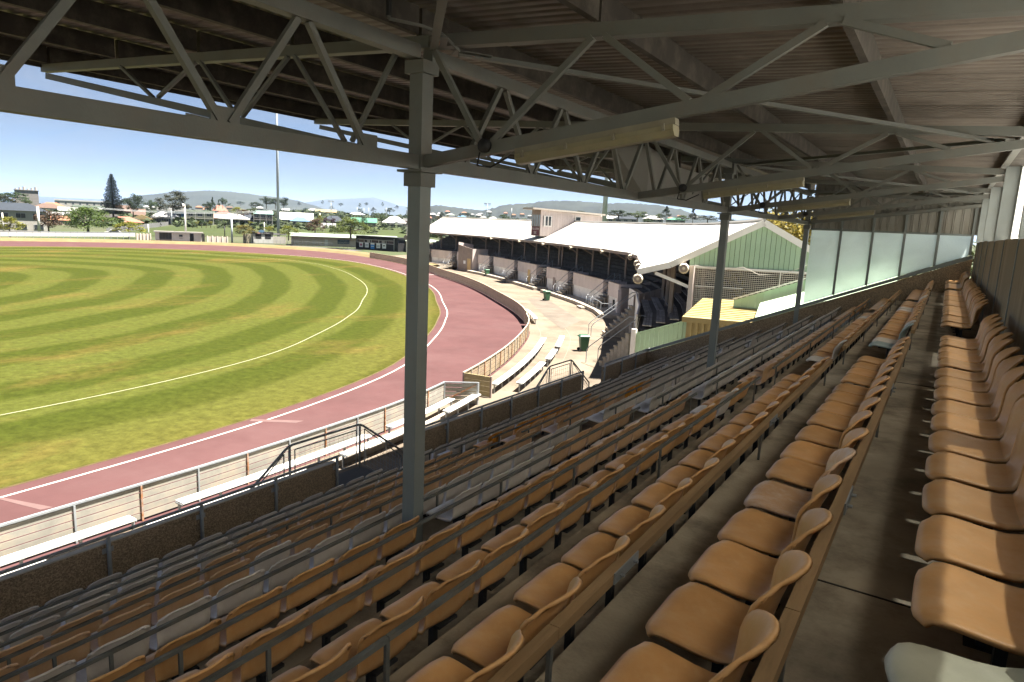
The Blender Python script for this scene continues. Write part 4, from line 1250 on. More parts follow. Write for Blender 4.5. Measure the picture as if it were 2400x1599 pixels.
# dark sheet laps
for i in (3, 4, 6, 9, 14, 17, 20):
    t = LEN * i / nsh
    b = MB()
    for (d0, z0), (d1, z1) in zip(SKEL[:3], SKEL[1:3]):
        a0, a1, a2, a3 = FP(t - 0.03, d0, z0 + 0.03), FP(t + 0.03, d0, z0 + 0.03), FP(t + 0.03, d1, z1 + 0.03), FP(t - 0.03, d1, z1 + 0.03)
        b.quad(a0, a1, a2, a3)
    b.build('roof_lap', M['brown_trim'], ls)
ridge = [FP(LEN * i / 40, 5.88, RZ + 0.06) for i in range(41)]
MB().pipe(ridge, 0.09, 6).build('ridge_cap', M['white_roof'], ls)
# eave fascia
b = MB()
for i in range(40):
    t0, t1 = LEN * i / 40, LEN * (i + 1) / 40
    b.beam(FP(t0, 0.06, EZ - 0.17), FP(t1, 0.06, EZ - 0.17), 0.06, 0.2)
b.build('fascia', M['brown_trim'], ls)
# underside lining
b = MB()
ts = [LEN * i / 40 for i in range(41)]
for (d0, z0), (d1, z1) in zip(SKEL, SKEL[1:]):
    b.strip([FP(t, d0 + 0.03, z0 - 0.12) for t in ts], [FP(t, d1, z1 - 0.12) for t in ts])
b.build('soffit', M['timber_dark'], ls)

# deck, benches rising to the back, front blocks and stairs between them
DZ = -5.05
T1 = 26.8                                   # where the front blocks begin (towards the near end)
ts = [T1 - 1 + (LEN - T1 + 1) * i / 40 for i in range(41)]
b = MB().strip([FP(t, -0.40, DZ - 0.12) for t in ts], [FP(t, 1.3, DZ - 0.12) for t in ts])
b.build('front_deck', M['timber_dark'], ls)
nb = 11
def bench_row(j): return 1.25 + 0.72 * j, DZ - 0.1 + 0.30 * j
tsa = [15.6 + (LEN - 15.6) * i / 48 for i in range(49)]
for j in range(nb):
    d, z = bench_row(j)
    n = 8
    for q in range(n):
        t0, t1 = tsa[q * 6], tsa[min(48, q * 6 + 6)]
        tt = [t0 + (t1 - t0) * i / 6 for i in range(7)]
        for dd in (0.0, 0.16):
            b = MB().strip([FP(t, d + dd, z + 0.42) for t in tt], [FP(t, d + dd + 0.135, z + 0.42) for t in tt])
            b.strip([FP(t, d + dd, z + 0.42) for t in tt], [FP(t, d + dd, z + 0.385) for t in tt])
            b.build('bench_plank', M['timber_dark'], ls)
        b = MB().strip([FP(t, d - 0.35, z) for t in tt], [FP(t, d + 0.40, z) for t in tt])
        b.strip([FP(t, d + 0.40, z) for t in tt], [FP(t, d + 0.40, z + 0.31) for t in tt])
        b.build('tier', M['timber_dark'], ls)
ts = [LEN * i / 40 for i in range(41)]
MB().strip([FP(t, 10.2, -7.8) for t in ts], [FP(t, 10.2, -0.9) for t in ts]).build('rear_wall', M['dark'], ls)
# ground-floor wall and end of the deck
ts = [T1 + (LEN - T1) * i / 40 for i in range(41)]
MB().strip([FP(t, 0.42, -7.8) for t in ts], [FP(t, 0.42, DZ - 0.14) for t in ts]).build('ground_wall', M['white_wall'], ls)

# posts with brackets to the eave
np_ = 16
for i in range(np_):
    t = 27.5 + (LEN - 28.5) * i / (np_ - 1)
    p0, p1 = FP(t, 1.75, DZ - 0.1), FP(t, 1.75, KZ - 0.1)
    MB().beam(p0, p1, 0.19, 0.19, up=(1, 0, 0)).build('post', M['brown_trim'], ls)
    MB().beam(FP(t, 1.72, EZ - 0.95), FP(t, 0.25, EZ - 0.16), 0.09, 0.12).build('bracket', M['brown_trim'], ls)
    if i == 5:
        MB().beam(FP(t + 1.0, 1.75, DZ - 0.1), FP(t + 1.0, 1.75, KZ - 0.1), 0.19, 0.19, up=(1, 0, 0)).build('post', M['brown_trim'], ls)

# front blocks: (t0, t1) each with clad upper face of separate boards
blocks = [(26.8, 30.0), (31.7, 40.9), (42.6, 49.4), (53.0, 60.2), (61.7, 70.2), (71.7, 75.6), (81.2, 82.8), (84.4, 90.7), (92.0, 96.4)]
blocks = [(a, min(b_, LEN - 0.3)) for a, b_ in blocks if a < LEN - 1]
for bi, (t0, t1) in enumerate(blocks):
    n = max(4, int((t1 - t0) / 0.42))
    for i in range(n):
        u, v = t0 + (t1 - t0) * i / n + 0.012, t0 + (t1 - t0) * (i + 1) / n - 0.012
        b = MB().prism([FP(u, -0.55, -6.25), FP(u, -0.55, DZ + 0.10), FP(v, -0.55, DZ + 0.10), FP(v, -0.55, -6.25)], (FP(u, -0.50, 0) - FP(u, -0.55, 0)))
        b.build('cladding_board', M['cream'], ls)
    for t in (t0, t1):
        MB().prism([FP(t, -0.57, -6.3), FP(t, -0.57, DZ + 0.13), FP(t, 1.25, DZ + 0.13), FP(t, 1.25, -6.3)], FP(t + 0.05, 0, 0) - FP(t, 0, 0)).build('block_side', M['cream'], ls)
    MB().beam(FP(t0, -0.52, DZ + 0.13), FP(t1, -0.52, DZ + 0.13), 0.10, 0.05).build('capping', M['brown_trim'], ls)
    MB().strip([FP(t0, -0.46, -7.8), FP((t0 + t1) / 2, -0.46, -7.8), FP(t1, -0.46, -7.8)], [FP(t0, -0.46, -6.2), FP((t0 + t1) / 2, -0.46, -6.2), FP(t1, -0.46, -6.2)]).build('lower_wall', M['white_wall'], ls)
# a barred vent and a plywood door in the lower walls
t = 28.0
MB().prism([FP(t, -0.52, -7.25), FP(t, -0.52, -6.5), FP(t + 0.45, -0.52, -6.5), FP(t + 0.45, -0.52, -7.25)], FP(t, -0.49, 0) - FP(t, -0.52, 0)).build('vent', M['dark'], ls)
t = 55.2
MB().prism([FP(t, -0.56, -7.45), FP(t, -0.56, -5.75), FP(t + 1.0, -0.56, -5.75), FP(t + 1.0, -0.56, -7.45)], FP(t, -0.50, 0) - FP(t, -0.56, 0)).build('plywood_door', M['ply'], ls)
t = 46.4
MB().prism([FP(t, -0.56, -7.45), FP(t, -0.56, -6.0), FP(t + 0.8, -0.56, -6.0), FP(t + 0.8, -0.56, -7.45)], FP(t, -0.50, 0) - FP(t, -0.56, 0)).build('plywood_door', M['brown_trim'], ls)

# low slab in front, in lengths
for t0, t1 in ((24.5, 46.5), (48.9, 59.8), (61.1, 76.0)):
    n = 6; tt = [t0 + (t1 - t0) * i / n for i in range(n + 1)]
    b = MB().strip([FP(t, -2.35, -7.45) for t in tt], [FP(t, 0.6, -7.45) for t in tt]).strip([FP(t, -2.35, -7.8) for t in tt], [FP(t, -2.35, -7.45) for t in tt])
    for t in (t0, t1): b.quad(FP(t, -2.35, -7.8), FP(t, -2.35, -7.45), FP(t, 0.6, -7.45), FP(t, 0.6, -7.8))
    tag(b.build('platform', M['kerb']), kind='structure')
MB_s = MB().prism([FP(31.0, -2.85, -7.8), FP(31.0, -2.85, -7.62), FP(32.8, -2.85, -7.62), FP(32.8, -2.85, -7.8)], FP(31, -2.37, 0) - FP(31, -2.85, 0))
tag(MB_s.build('platform', M['kerb']), kind='structure')

# stairs between the blocks
def stair(tm, wd, lab):
    o = thing('stand_stair', FP(tm, -1.0, -7.45), lab, 'stairs', 'stairs up to the long stand')
    n = 9; run = 0.29; rise = (DZ - 0.1 + 7.45) / n
    for i in range(n):
        d0 = 0.75 - run * (n - i); z = -7.45 + rise * (i + 1)
        m_ = M['kerb'] if i < 3 else M['timber_dark']
        MB().prism([FP(tm - wd / 2, d0, z - 0.07), FP(tm - wd / 2, d0, z), FP(tm + wd / 2, d0, z), FP(tm + wd / 2, d0, z - 0.07)], FP(tm, d0 + 0.34, 0) - FP(tm, d0, 0)).build('step', m_, o)
        MB().prism([FP(tm - wd / 2 + 0.1, d0 + 0.15, -7.45), FP(tm - wd / 2 + 0.1, d0 + 0.15, z - 0.07), FP(tm + wd / 2 - 0.1, d0 + 0.15, z - 0.07), FP(tm + wd / 2 - 0.1, d0 + 0.15, -7.45)], FP(tm, d0 + 0.28, 0) - FP(tm, d0 + 0.15, 0)).build('riser', M['kerb'], o)
    for e in (-1, 1):
        t = tm + e * (wd / 2 + 0.03)
        pts = [FP(t, -2.2, -7.45), FP(t, -2.2, -6.55), FP(t, -2.0, -6.38), FP(t, 0.5, DZ + 0.85), FP(t, 0.55, DZ)]
        MB().pipe(pts, 0.03, 6).build('handrail', M['galv'], o, True)
    return o
gaps = [(blocks[i][1] + blocks[i + 1][0]) / 2 for i in range(len(blocks) - 1)]
SL = ['closest to the concrete end steps', 'second along from the end steps', 'with plywood door beyond it', 'by the third green bin', 'beside the tan door box', 'past the tan door box', 'at the broad far steps', 'at the far end']
for i, t in enumerate(gaps):
    if i == 5: continue
    stair(t, min(1.7, blocks[i + 1][0] - blocks[i][1] - 0.1), 'stairs with handrails up to the long stand, ' + SL[i])
# railing on the platform close to the first block
o = thing('platform_railing', FP(28, -2.3, -7.45), 'pale green pipe railing along the low slab of the long stand', 'railing')
MB().pipe([FP(24.6, -0.9, -6.5), FP(24.7, -2.2, -6.5), FP(27.5, -2.25, -6.5), FP(30.6, -2.2, -6.5)], 0.028, 6).build('rail', M['galv'], o)
for t in (24.7, 26.2, 27.7, 29.2, 30.6): MB().tube(FP(t, -2.22, -7.45), FP(t, -2.22, -6.5), 0.026, 6).build('post', M['galv'], o)

# tan door box jutting from the front
o = thing('entry_box', FP(78, 0, -7.8), 'brown-grey entry box with a yellow door, built onto the long stand', 'entrance')
t0, t1 = 76.2, 80.9
for (u, d0), (v, d1), m_ in (((t0, -1.4), (t0, 1.4), M['cream']), ((t0, -1.4), (t1, -1.4), M['brown_trim']), ((t1, -1.4), (t1, 1.4), M['cream'])):
    MB().prism([FP(u, d0, -7.8), FP(u, d0, -4.1 + (0.9 if u == t1 else 0.0)), FP(v, d1, -4.1 if v == t0 else -3.6), FP(v, d1, -7.8)], (0.05, 0.05, 0)).build('wall', m_, o)
MB().prism([FP(76.6, -1.46, -7.75), FP(76.6, -1.46, -5.7), FP(77.7, -1.46, -5.7), FP(77.7, -1.46, -7.75)], FP(77, -1.40, 0) - FP(77, -1.46, 0)).build('door', M['ply'], o)
MB().prism([FP(78.3, -1.45, -6.6), FP(78.3, -1.45, -6.1), FP(79.0, -1.45, -6.1), FP(79.0, -1.45, -6.6)], FP(78, -1.40, 0) - FP(78, -1.45, 0)).build('notice', M['poster_white'], o)
# broad steps near the far end
o = thing('broad_steps', FP(88, -3, -7.8), 'broad low concrete steps at the far end of the long stand', 'steps')
for i in range(4):
    tt = [82.5 + 2.2 * j for j in range(7)]
    d = -3.4 + 0.6 * i; z = -7.8 + 0.16 * (i + 1)
    b = MB().strip([FP(t, d, z) for t in tt], [FP(t, d + 1.2, z) for t in tt]).strip([FP(t, d, z - 0.16) for t in tt], [FP(t, d, z) for t in tt])
    b.build('step', M['kerb'], o)

# loudspeaker horns under the eave
def horn(p, dirv, lab, r=0.27):
    o = thing('horn_speaker', p, lab, 'loudspeaker', 'horn loudspeakers on the long stand')
    d = Vector(dirv).normalized()
    q = Vector(p)
    b = MB().tube(q, q + d * 0.16, r * 0.22, 16, r * 0.45); b.tube(q + d * 0.16, q + d * 0.30, r * 0.45, 16, r)
    b.build('bell', M['horn'], o, True)
    MB().tube(q + d * 0.302, q + d * 0.306, r * 0.74, 16).build('mouth', M['brown_trim'], o)
    MB().tube(q + d * 0.30, q + d * 0.33, r * 0.28, 12).build('core', M['horn'], o)
    MB().tube(q - d * 0.18, q, r * 0.3, 12).build('driver', M['horn'], o)
    MB().beam(q, q + Vector((0, 0, 0.4)), 0.04, 0.04, up=(1, 0, 0)).build('bracket', M['brown_trim'], o)
TOC = Vector((0, 0, EYE))
horn(FP(0.3, 0.1, EZ - 0.42), (0.2, -1, -0.1), 'horn loudspeaker at the low corner of the white roof')
horn(FP(9.0, -0.1, EZ - 0.30), (0.5, -1, -0.1), 'horn loudspeaker under the eave, next round from the low corner', 0.24)
horn(FP(13.5, -0.1, EZ - 0.28), (0.5, -1, -0.1), 'horn loudspeaker under the eave, third round from the low corner', 0.24)
horn(FP(24.0, -0.1, EZ - 0.28), (0.5, -1, -0.1), 'horn loudspeaker under the eave where the roof edge straightens', 0.26)
for i, t in enumerate((34, 43, 52, 61, 72)):
    horn(FP(t, -0.05, EZ - 0.25), (-0.6, -0.6, -0.1), 'small horn loudspeaker along the brown eave, %s after the straight begins' % ORD[i + 1], 0.22)

# --- near gable end -------------------------------------------------------------------
def GP(d, z, out=0.0): 
    p, n = fl(0.0); q, _ = fl(2.0)
    dx, dy = p[0] - q[0], p[1] - q[1]; L = math.hypot(dx, dy)
    return W(p[0] + n[0] * d + dx / L * out, p[1] + n[1] * d + dy / L * out, z)
def gz(d):
    for (d0, z0), (d1, z1) in zip(SKEL, SKEL[1:]):
        if d0 <= d <= d1: return z0 + (z1 - z0) * (d - d0) / (d1 - d0)
    return SKEL[-1][1]
d = 2.55; MESHT = -1.62
while d < 11.4:
    d2 = min(d + 0.235, 11.5)
    zt0, zt1 = gz(d) - 0.2, gz(d2) - 0.2
    if zt0 > MESHT + 0.02 or zt1 > MESHT + 0.02:
        MB().prism([GP(d + 0.008, MESHT, -0.10), GP(d + 0.008, max(zt0, MESHT + 0.01), -0.10), GP(d2 - 0.008, max(zt1, MESHT + 0.01), -0.10), GP(d2 - 0.008, MESHT, -0.10)], GP(0, 0, -0.07) - GP(0, 0, -0.10)).build('gable_board', M['green_clad'], ls)
    d = d2
for (d0, z0), (d1, z1) in zip(SKEL, SKEL[1:]):
    MB().beam(GP(d0, z0 - 0.10, 0.12), GP(d1, z1 - 0.10, 0.12), 0.05, 0.30).build('barge_board', M['white_trim'], ls)
MB().beam(GP(2.5, MESHT - 0.05, -0.02), GP(11.5, MESHT - 0.05, -0.02), 0.06, 0.10).build('head_rail', M['white_trim'], ls)
# mesh wall below
MB().beam(GP(2.73, -4.6, 0), GP(2.73, MESHT, 0), 0.26, 0.22, up=(1, 0, 0)).build('end_post', M['cream'], ls)
for dd in (6.9, 9.2): MB().beam(GP(dd, -4.6, -0.01), GP(dd, MESHT, -0.01), 0.05, 0.05, up=(1, 0, 0)).build('mesh_post', M['white_trim'], ls)
MB().beam(GP(2.9, -2.62, 0), GP(5.2, -2.62, 0), 0.05, 0.05).build('mesh_rail', M['white_trim'], ls)
b = MB(); d = 2.92
while d < 11.0:
    b.beam(GP(d, -4.6, -0.04), GP(d, MESHT, -0.04), 0.028, 0.01, up=(1, 0, 0)); d += 0.10
z = -4.6
while z < MESHT:
    b.beam(GP(2.92, z, -0.035), GP(11.0, z, -0.035), 0.01, 0.028); z += 0.095
o = b.build('wire_mesh', M['mesh_wire'], ls); o['kind'] = 'stuff'
# posts and raking brace at the near end, behind the corner
for t, d in ((4.0, 1.9), (6.5, 1.9), (9.5, 1.9), (13.5, 1.9), (5.0, 3.6), (9.0, 3.6)):
    MB().beam(FP(t, d, -5.0), FP(t, d, gz(d) - 0.15), 0.2, 0.2, up=(1, 0, 0)).build('post', M['brown_trim'], ls)
MB().beam(GP(0.9, EZ - 0.1, -0.1), GP(2.75, -2.75, -0.05), 0.10, 0.16).build('raking_brace', M['white_trim'], ls)
MB().beam(FP(3, 0.8, EZ - 0.2), FP(3.2, 2.2, EZ - 0.7), 0.10, 0.14).build('raking_brace', M['brown_trim'], ls)
# cream side of the first block and the brown side of the end benches
MB().prism([FP(25.6, -0.75, -7.8), FP(25.6, -0.75, DZ - 0.4), FP(26.4, -0.75, DZ - 0.4), FP(26.4, -0.75, -7.8)], FP(25.6, -0.45, 0) - FP(25.6, -0.75, 0)).build('pilaster', M['cream'], ls)
MB().prism([FP(26.7, -0.45, -7.8), FP(26.7, -0.45, DZ + 0.13), FP(26.7, 1.2, DZ + 0.2), FP(26.7, 3.7, -4.2), FP(26.7, 3.7, -7.8)], FP(26.78, 0, 0) - FP(26.7, 0, 0)).build('deck_side', M['cream'], ls)
MB().prism([FP(24.0, 3.7, -7.8), FP(24.0, 3.7, -3.9), FP(26.6, 3.7, -3.9), FP(26.6, 3.7, -7.8)], FP(24.0, 3.78, 0) - FP(24.0, 3.7, 0)).build('deck_side', M['white_wall'], ls)
n = 9
for i in range(n):
    u, v = -0.1 + 3.4 * i / n + 0.01, -0.1 + 3.4 * (i + 1) / n - 0.01
    MB().prism([FP(15.2, u, -7.8), FP(15.2, u, -4.75 + 0.35 * u), FP(15.2, v, -4.75 + 0.35 * v), FP(15.2, v, -7.8)], FP(15.28, 0, 0) - FP(15.2, 0, 0)).build('side_board', M['brown_trim'], ls)
MB().prism([FP(23.8, 0.0, -7.8), FP(23.8, 0.0, -4.95), FP(15.4, 0.9, -4.95), FP(15.4, 0.9, -7.8)], (0.05, 0.05, 0)).build('deck_side', M['white_wall'], ls)
# open weathered benches on the near end, bending round the corner
M['timber_grey'] = mat('light_grey_timber', (0.34, 0.31, 0.29), 0.85, 0.3, 2.0, dirt=(0.16, 0.14, 0.13), dscale=1.5, damt=0.7, rand=0.25)  # grey timber, its colour raised to offset the shade under the roof
for j in range(6):
    tt = [1.2, 4.2, 7.0, 10.8, 14.8]
    d0 = 0.45 + 0.70 * j; z = -4.98 + 0.22 * j
    for dd in (0, 0.165, 0.33):
        for i in range(4):
            MB().prism([FP(tt[i] + 0.02, d0 + dd, z), FP(tt[i] + 0.02, d0 + dd + 0.145, z), FP(tt[i + 1] - 0.02, d0 + dd + 0.145, z), FP(tt[i + 1] - 0.02, d0 + dd, z)], (0, 0, -0.05)).build('bench_plank', M['timber_grey'], ls)
    MB().strip([FP(t, d0 + 0.75, z - 0.25) for t in tt], [FP(t, d0 - 0.2, z - 0.25) for t in tt]).build('tier', M['timber_dark'], ls)
# white wall of the near end, facing the field
tt = [2.0, 4.5, 7.0, 9.5, 12, 14.9]
for i in range(5):
    MB().prism([FP(tt[i], 0.05, -7.8), FP(tt[i], 0.05, -4.62), FP(tt[i + 1], 0.05, -4.62), FP(tt[i + 1], 0.05, -7.8)], FP(tt[i], 0.15, 0) - FP(tt[i], 0.05, 0)).build('end_wall', M['white_wall'], ls)
MB().pipe([FP(t, 0.1, -4.58) for t in tt], 0.07, 6).build('capping', M['cream'], ls)

# --- concrete end steps: two flights with rails -----------------------------------------
def flight(p, q, n, wd, lab, m_=None):
    """p: foot, q: head (world points); treads across the run."""
    o = thing('concrete_steps', p, lab, 'steps', 'concrete flights at the end of the long stand')
    h = Vector((q.x - p.x, q.y - p.y, 0)); x = Vector((0, 0, 1)).cross(h.normalized())
    for i in range(n):
        c = p + h * (i / n); z = p.z + (q.z - p.z) * (i + 1) / n
        a0, a1 = c - x * wd / 2, c + x * wd / 2
        st = h / n * 1.05
        MB().prism([Vector((a0.x, a0.y, z - 0.10)), Vector((a1.x, a1.y, z - 0.10)), Vector((a1.x, a1.y, z)), Vector((a0.x, a0.y, z))], st).build('step', M['concrete'], o)
        MB().prism([Vector((a0.x, a0.y, 0)) + st * 0.2, Vector((a1.x, a1.y, 0)) + st * 0.2, Vector((a1.x, a1.y, z - 0.10)) + st * 0.2, Vector((a0.x, a0.y, z - 0.10)) + st * 0.2], st * 0.9).build('carriage', M['kerb'], o)
    for e in (-1, 1):
        up_ = Vector((0, 0, 0.95))
        a0 = p + x * (e * wd / 2) - h.normalized() * 1.0; b0 = q + x * (e * wd / 2)
        MB().pipe([Vector((a0.x, a0.y, 0)), Vector((a0.x, a0.y, 0.75)), a0 + h.normalized() * 0.18 + Vector((0, 0, 0.95)), b0 + up_, b0 + up_ + h.normalized() * 0.3], 0.028, 6).build('handrail', M['galv'], o)
    return o
flight(W(34.9, 15.9, -7.75), W(34.3, 13.95, -5.6), 8, 1.0, 'lower concrete flight beside the mint fence')
flight(W(44.6, 20.6, -7.75), W(45.9, 18.9, -5.5), 8, 1.0, 'upper concrete flight below the white pilaster')
sp = thing('steps_wall', W(40, 17, -7.8), 'low concrete wall joining the two end flights', 'wall')
MB().prism([W(36.2, 14.95, -7.8), W(36.2, 14.95, -6.4), W(43.4, 18.05, -6.4), W(43.4, 18.05, -7.8)], (0.15, 0, 0)).build('wall_slab', M['kerb'], sp)

# --- sheds and fences between the two stands ------------------------------------------------
o = thing('mint_fence', W(30, 11, -5), 'mint green sheet fence just beyond the pebbled parapet corner', 'fence')
p0, p1 = (30.0, 12.1), (30.0, 9.62)
n = 11
for i in range(n):
    u, v = i / n + 0.004, (i + 1) / n - 0.004
    za, zb = -4.93 + (0.92) * u, -4.93 + (0.92) * v
    if i == 0: za = -4.93
    MB().prism([W(30, 12.1 - 2.48 * u, -7.8), W(30, 12.1 - 2.48 * u, za), W(30, 12.1 - 2.48 * v, zb), W(30, 12.1 - 2.48 * v, -7.8)], (0, 0.03, 0)).build('fence_sheet', M['green_fence'], o)
MB().beam(W(30.0, 12.12, -4.90), W(30.0, 9.6, -3.97), 0.08, 0.06).build('capping', M['green_fence'], o)
MB().sbox(29.92, 12.10, -7.8, 30.08, 12.34, -4.7).build('end_post', M['white_trim'], o)
o = thing('yellow_shed', W(30.5, 8.4, -5), 'small mustard yellow ribbed metal shed behind the end wall', 'shed')
A0, A1, B0, B1 = W(29.6, 9.78, -3.78), W(29.6, 6.7, -3.70), W(32.3, 9.75, -3.12), W(32.3, 6.9, -3.02)
MB().prism([A0, A1, B1, B0], (0, 0, -0.03)).build('roof', M['yellow_roof'], o)
for i in range(1, 12):
    f = i / 12; MB().beam(A0.lerp(B0, f) + Vector((0, 0, 0.012)), A1.lerp(B1, f) + Vector((0, 0, 0.012)), 0.035, 0.02).build('roof_rib', M['yellow_roof'], o)
MB().beam(A0 + Vector((0, -0.02, -0.12)), A1 + Vector((0, -0.02, -0.12)), 0.04, 0.24).build('fascia', M['yellow_roof'], o)
a = 9.62; k = 0
while a > 6.6:
    MB().sbox(29.78 - (0.05 if k % 2 else 0), a - 0.135, -7.8, 29.84, a, -3.86).build('wall_rib', M['yellow_roof'], o); a -= 0.14; k += 1
MB().prism([W(29.85, 9.62, -7.8), W(29.85, 9.62, -3.8), W(32.2, 9.62, -3.15), W(32.2, 9.62, -7.8)], (0.04, 0, 0)).build('side_wall', M['yellow_roof'], o)
o = thing('mint_awning', W(30.5, 5.5, -3), 'pale mint sloping awning sheet beside the yellow shed', 'awning')
MB().prism([W(29.6, 6.6, -3.46), W(29.6, 1.5, -1.6), W(31.0, 1.6, -1.0), W(31.0, 6.75, -2.95)], (0, 0, -0.04)).build('awning_sheet', M['green_slope'], o)
o = thing('mint_parapet', W(31.5, 5.5, -3), 'mint board parapet with white capping, rising behind the awning', 'parapet')
n = 20
for i in range(n):
    u, v = i / n + 0.0006, (i + 1) / n - 0.0006
    MB().prism([W(31.3, 8.0 - 6.5 * u, -4.5), W(31.3, 8.0 - 6.5 * u, -2.98 + 2.6 * u), W(31.3, 8.0 - 6.5 * v, -2.98 + 2.6 * v), W(31.3, 8.0 - 6.5 * v, -4.5)], (0, 0.03, 0)).build('parapet_board', M['green_clad'], o)
MB().beam(W(31.28, 8.05, -2.93), W(31.28, 1.45, -0.29), 0.12, 0.06).build('capping', M['white_trim'], o)
cab = thing('slack_cable', W(33, 6, -1.5), 'slack pale cable looping across the green gable', 'cable')
MB().pipe([GP(2.8, -1.58, 0.2), GP(4.3, -1.72, 0.2), GP(5.1, -1.55, 0.2), GP(5.9, -1.88, 0.2), GP(6.9, -1.82, 0.2), GP(7.9, -1.35, 0.2), GP(9.2, -0.55, 0.2)], 0.012, 5).build('wire', M['mesh_wire'], cab)
horn(GP(2.35, -1.75, 0.1), (0.1, -1, -0.05), 'horn loudspeaker on the post beside the mesh end wall', 0.27)

# --- commentary box on the roof ---------------------------------------------------------------
pc = thing('commentary_box', FP(57, 1.8, -1.5), 'pinkish board commentary box with wrap windows on the white roof', 'commentary box')
def text_mesh(txt, size, m_, parent, origin, xdir, ydir, name='lettering', align='CENTER'):
    cu = bpy.data.curves.new('lettering', 'FONT'); cu.body = txt; cu.size = size; cu.align_x = align; cu.align_y = 'CENTER'; cu.extrude = 0.004
    cu.resolution_u = 2
    ob = bpy.data.objects.new('lettering_tmp', cu); C.objects.link(ob)
    dg = bpy.context.evaluated_depsgraph_get()
    me = bpy.data.meshes.new_from_object(ob.evaluated_get(dg))
    bpy.data.objects.remove(ob); bpy.data.curves.remove(cu)
    x = Vector(xdir).normalized(); y = Vector(ydir).normalized(); z = x.cross(y)
    mt_ = Matrix((x, y, z)).transposed().to_4x4(); mt_.translation = Vector(origin)
    if parent is not None and '_o' in parent: mt_.translation -= Vector(parent['_o'])
    me.transform(mt_)
    me.materials.clear(); me.materials.append(m_)
    o = bpy.data.objects.new(name, me); C.objects.link(o); o.parent = parent
    return o
tc_ = 56.2; 
p, nn = fl(tc_); q, _ = fl(tc_ + 1)
BX = Vector((-(q[1] - p[1]), q[0] - p[0], 0)).normalized()          # along the eave, away from here
BN = Vector((-nn[1], nn[0], 0)).normalized()                          # backwards
B0 = W(p[0] + nn[0] * 0.9, p[1] + nn[1] * 0.9, 0)
def BP(x, d, z): return B0 + BX * x + BN * d + Vector((0, 0, z))
wid, dep = 3.3, 9.0
zb_, zs, zw, ztp = -1.35, -0.05, 1.35, 1.9
n = 26
for i in range(n):
    u, v = dep * i / n + 0.012, dep * (i + 1) / n - 0.012
    lo = zb_ if u < 2.4 else gz(min(0.9 + u, 5.8)) + 0.04
    if 0.5 < (u + v) / 2 < 1.55: segs = [(lo, zs), (zw, ztp + 0.2 - u * 0.05)]
    elif 5.0 < (u + v) / 2 < 5.75: segs = [(lo, 0.62), (1.4, ztp + 0.2 - u * 0.05)]
    else: segs = [(lo, ztp + 0.2 - u * 0.05)]
    for z0, z1 in segs:
        if z1 > z0 + 0.03: MB().prism([BP(0, u, z0), BP(0, u, z1), BP(0, v, z1), BP(0, v, z0)], BX * 0.05).build('wall_board', M['cream'], pc)
MB().prism([BP(0.03, 0, zb_), BP(0.03, 0, zs), BP(wid, 0, zs), BP(wid, 0, zb_)], BN * 0.06).build('front_wall', M['brown_trim'], pc)
MB().prism([BP(wid, 0, zb_), BP(wid, 0, ztp), BP(wid, dep, 1.75), BP(wid, dep, zb_ + 1.5)], -BX * 0.05).build('far_wall', M['cream'], pc)
MB().prism([BP(0.03, 0.02, zs), BP(0.03, 0.02, zw + 0.1), BP(wid, 0.02, zw + 0.1), BP(wid, 0.02, zs)], BN * 0.02).build('pane', mat('pale_reflecting_glass', (0.30, 0.36, 0.38), 0.12, 0.2, 1.5, spec=0.7), pc)
for x in (0.03, 0.85, 1.7, 2.5, wid): MB().beam(BP(x, 0, zs), BP(x, 0, zw + 0.1), 0.06, 0.06, up=(1, 0, 0)).build('mullion', M['brown_trim'], pc)
MB().prism([BP(0.03, 0, zw + 0.1), BP(0.03, 0, ztp + 0.15), BP(wid, 0, ztp + 0.15), BP(wid, 0, zw + 0.1)], BN * 0.05).build('head_board', M['brown_trim'], pc)
wf = MB().prism([BP(-0.03, 0.45, zs), BP(-0.03, 0.45, zw), BP(-0.03, 1.6, zw), BP(-0.03, 1.6, zs)], BX * 0.04).build('window_frame', M['white_trim'], pc)
for u in (0.72, 1.17): MB().prism([BP(-0.05, u, zs + 0.12), BP(-0.05, u, zw - 0.1), BP(-0.05, u + 0.3, zw - 0.1), BP(-0.05, u + 0.3, zs + 0.12)], BX * 0.015).build('pane', M['glass'], wf, origin=pc['_o'])
wf = MB().prism([BP(-0.03, 4.95, 0.55), BP(-0.03, 4.95, 1.45), BP(-0.03, 5.85, 1.45), BP(-0.03, 5.85, 0.55)], BX * 0.04).build('window_frame', M['white_trim'], pc)
MB().prism([BP(-0.05, 5.06, 0.66), BP(-0.05, 5.06, 1.36), BP(-0.05, 5.74, 1.36), BP(-0.05, 5.74, 0.66)], BX * 0.015).build('pane', M['glass'], wf, origin=pc['_o'])
MB().prism([BP(-0.5, -1.3, ztp + 0.22), BP(wid + 0.3, -1.3, ztp + 0.22), BP(wid + 0.3, dep + 0.2, ztp - 0.15), BP(-0.5, dep + 0.2, ztp - 0.15)], (0, 0, 0.2)).build('roof_slab', M['cap'], pc)
MB().prism([BP(0.0, -0.02, zb_ + 0.02), BP(wid, -0.02, zb_ + 0.02), BP(wid, 2.6, zb_ + 0.05), BP(0.0, 2.6, zb_ + 0.05)], (0, 0, 0.04)).build('floor_slab', M['brown_trim'], pc)
sg = thing('box_sign', BP(1.5, -0.08, -0.75), 'maroon sign with white letters under the commentary box windows', 'sign')
MB().prism([BP(0.35, -0.05, -1.22), BP(0.35, -0.05, -0.14), BP(2.95, -0.05, -0.14), BP(2.95, -0.05, -1.22)], BN * 0.03).build('sign_board', M['maroon'], sg)
text_mesh('TASK ACTION', 0.40, M['white_trim'], sg, BP(1.65, -0.06, -0.42), -BX if 0 else BX * -1, (0, 0, 1))
